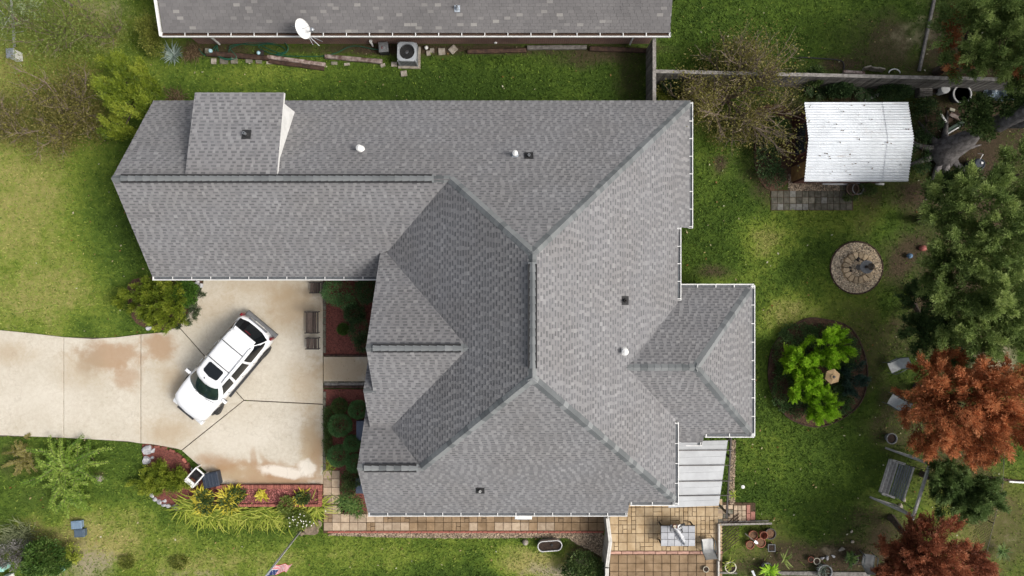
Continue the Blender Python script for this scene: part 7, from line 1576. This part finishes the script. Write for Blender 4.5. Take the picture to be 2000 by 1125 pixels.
mb.tube([pts[3], pts[3] + Vector((1.2, -.4, 1.5)), pts[3] + Vector((3.2, -1.2, 3.8))], [.2, .15, .08], 8); mb.build('roots_and_limb', GREYBARK, t, smooth=True, world=True)
L_ = [(tuple(tp + Vector(o_)), r_) for o_, r_ in (((1.5, 0, 1.5), (2.6, 2.6, 1.6)), ((4, 2, 2.2), (2.6, 2.4, 1.6)), ((4.2, -2.4, 1.2), (2.4, 2.4, 1.5)), ((2.6, .2, 3.4), (2.2, 2.2, 1.4)))]
co, tn = crown_clumps(L_, 420, 34, .5, .24, 421); foliage_part('crown', co, tn, TREEG, t)
for i, (x, y, lb) in enumerate([(30.5, 12.5, 'unseen tall tree added beyond the upper right corner for its shade')]):  # out of view, added to throw shade over the right side
    t = thing('added_shade_tree', lb, 'tree', (x, y, 0)); MB().tube([(0, 0, 0), (.1, .1, 4), (.2, 0, 9)], [.4, .28, .15], 10).build('trunk', GREYBARK, t)
    L_ = [((x + .2, y, 9.5), (2.4, 2.6, 2)), ((x + .8, y + 2, 8.5), (2.2, 2, 1.7)), ((x + .4, y - 2, 8.6), (2.2, 2, 1.8))]; co, tn = crown_clumps(L_, 330, 30, .5, .26, 430 + i); foliage_part('crown', co, tn, TREEG, t)
# pot plants
for x, y, n_, L_, w_, m_, seed, lb in ((1502, 1114, 90, .5, .08, LIME2, 441, 'lime green broad leaved plant at the bottom edge'), (1423, 1103, 30, .3, .03, STRAP, 442, 'yellow weeds growing in the cream pot'), (1660, 1090, 50, .42, .07, GREENB, 443, 'green leafy plant spilling from the black pot'), (1605, 1112, 40, .45, .03, leafmat('dusty leaf', (.04, .06, .04), (.08, .11, .08), (.15, .18, .14)), 444, 'straggly dusty plant in the large pale pot'), (1530, 1092, 14, .5, .07, FRESH, 445, 'single light leaf stalks right of the lime plant'), (1432, 965, 24, .3, .04, STRAP, 446, 'yellow green weeds at the patio cover post'), (1955, 1075, 50, .5, .04, GREENB, 447, 'green weeds in the lower right corner lawn')):
    q = P(x, y, .3); t = thing('potted_plant' if 'pot' in lb else 'leafy_plant', lb, 'plant', (q.x, q.y, .28 if 'pot' in lb or 'lime' in lb else 0)); co, tn = blades([(q.x, q.y, .3)], n_, L_, w_, seed, rise=.9, droop=.6, jit=.08); foliage_part('leaves', co, tn, m_, t)

# ------------------------------------------------------------------ lawn grass and fallen leaves
rng = np.random.default_rng(99); NG = 330000
gxp = rng.uniform(-26.5, 26.5, NG); gyp = rng.uniform(-15, 15, NG); keep = np.ones(NG, bool)
for pl_ in EXCL: keep &= ~in_poly(gxp, gyp, pl_)
keep &= ~((gxp > -16) & (gxp < 7.6) & (gyp > -9.8) & (gyp < 8.0) & (gxp > -5))
dr, so, stw = fields(gxp, gyp); keep &= rng.random(NG) > (so * .92 + stw * .6)
gxp, gyp, dr = gxp[keep], gyp[keep], dr[keep]; k = len(gxp)
a_ = rng.uniform(0, 6.283, k); L_ = rng.uniform(.07, .17, k); d_ = np.c_[np.cos(a_), np.sin(a_), rng.uniform(.35, 1.1, k)]
GRASS = None
m, nt, ns, ls, b = new_mat('grass blade')
t_ = attr(nt, 'tone'); col = ramp(nt, t_, [(0, (.040, .076, .012)), (.3, (.098, .162, .024)), (.55, (.20, .265, .042)), (1, (.40, .355, .125))])
ls.new(col, b.inputs['Base Color']); b.inputs['Roughness'].default_value = .7; b.inputs['Specular IOR Level'].default_value = .15
o = link('grass', quads_mesh('grass', leaf_quads(np.c_[gxp, gyp, np.full(k, -.015)], d_, L_, L_ * .3, rng), np.clip(dr * .75 + rng.normal(size=k) * .17, 0, 1), m)); tag(o, 'short patchy green lawn grass around the houses', 'grass', kind='stuff')
n_ = 900; fx = rng.uniform(-25, 25, n_); fy = rng.uniform(-14, 14, n_); keep = np.ones(n_, bool)
for pl_ in EXCL: keep &= ~in_poly(fx, fy, pl_)
keep &= ~((fx > -5) & (fx < 7.6) & (fy > -9.8) & (fy < 8.0)); fx, fy = fx[keep], fy[keep]; k = len(fx); a_ = rng.uniform(0, 6.283, k); L_ = rng.uniform(.06, .15, k)
o = link('fallen_leaves', quads_mesh('fallen_leaves', leaf_quads(np.c_[fx, fy, np.full(k, .06)], np.c_[np.cos(a_), np.sin(a_), rng.normal(size=k) * .3], L_, L_ * .6, rng, np.array([0, 0, 1.])), rng.random(k), leafmat('fallen leaf', (.22, .10, .03), (.36, .28, .12), (.52, .50, .38)))); tag(o, 'scattered pale fallen leaves on the lawns', 'leaves', kind='stuff')
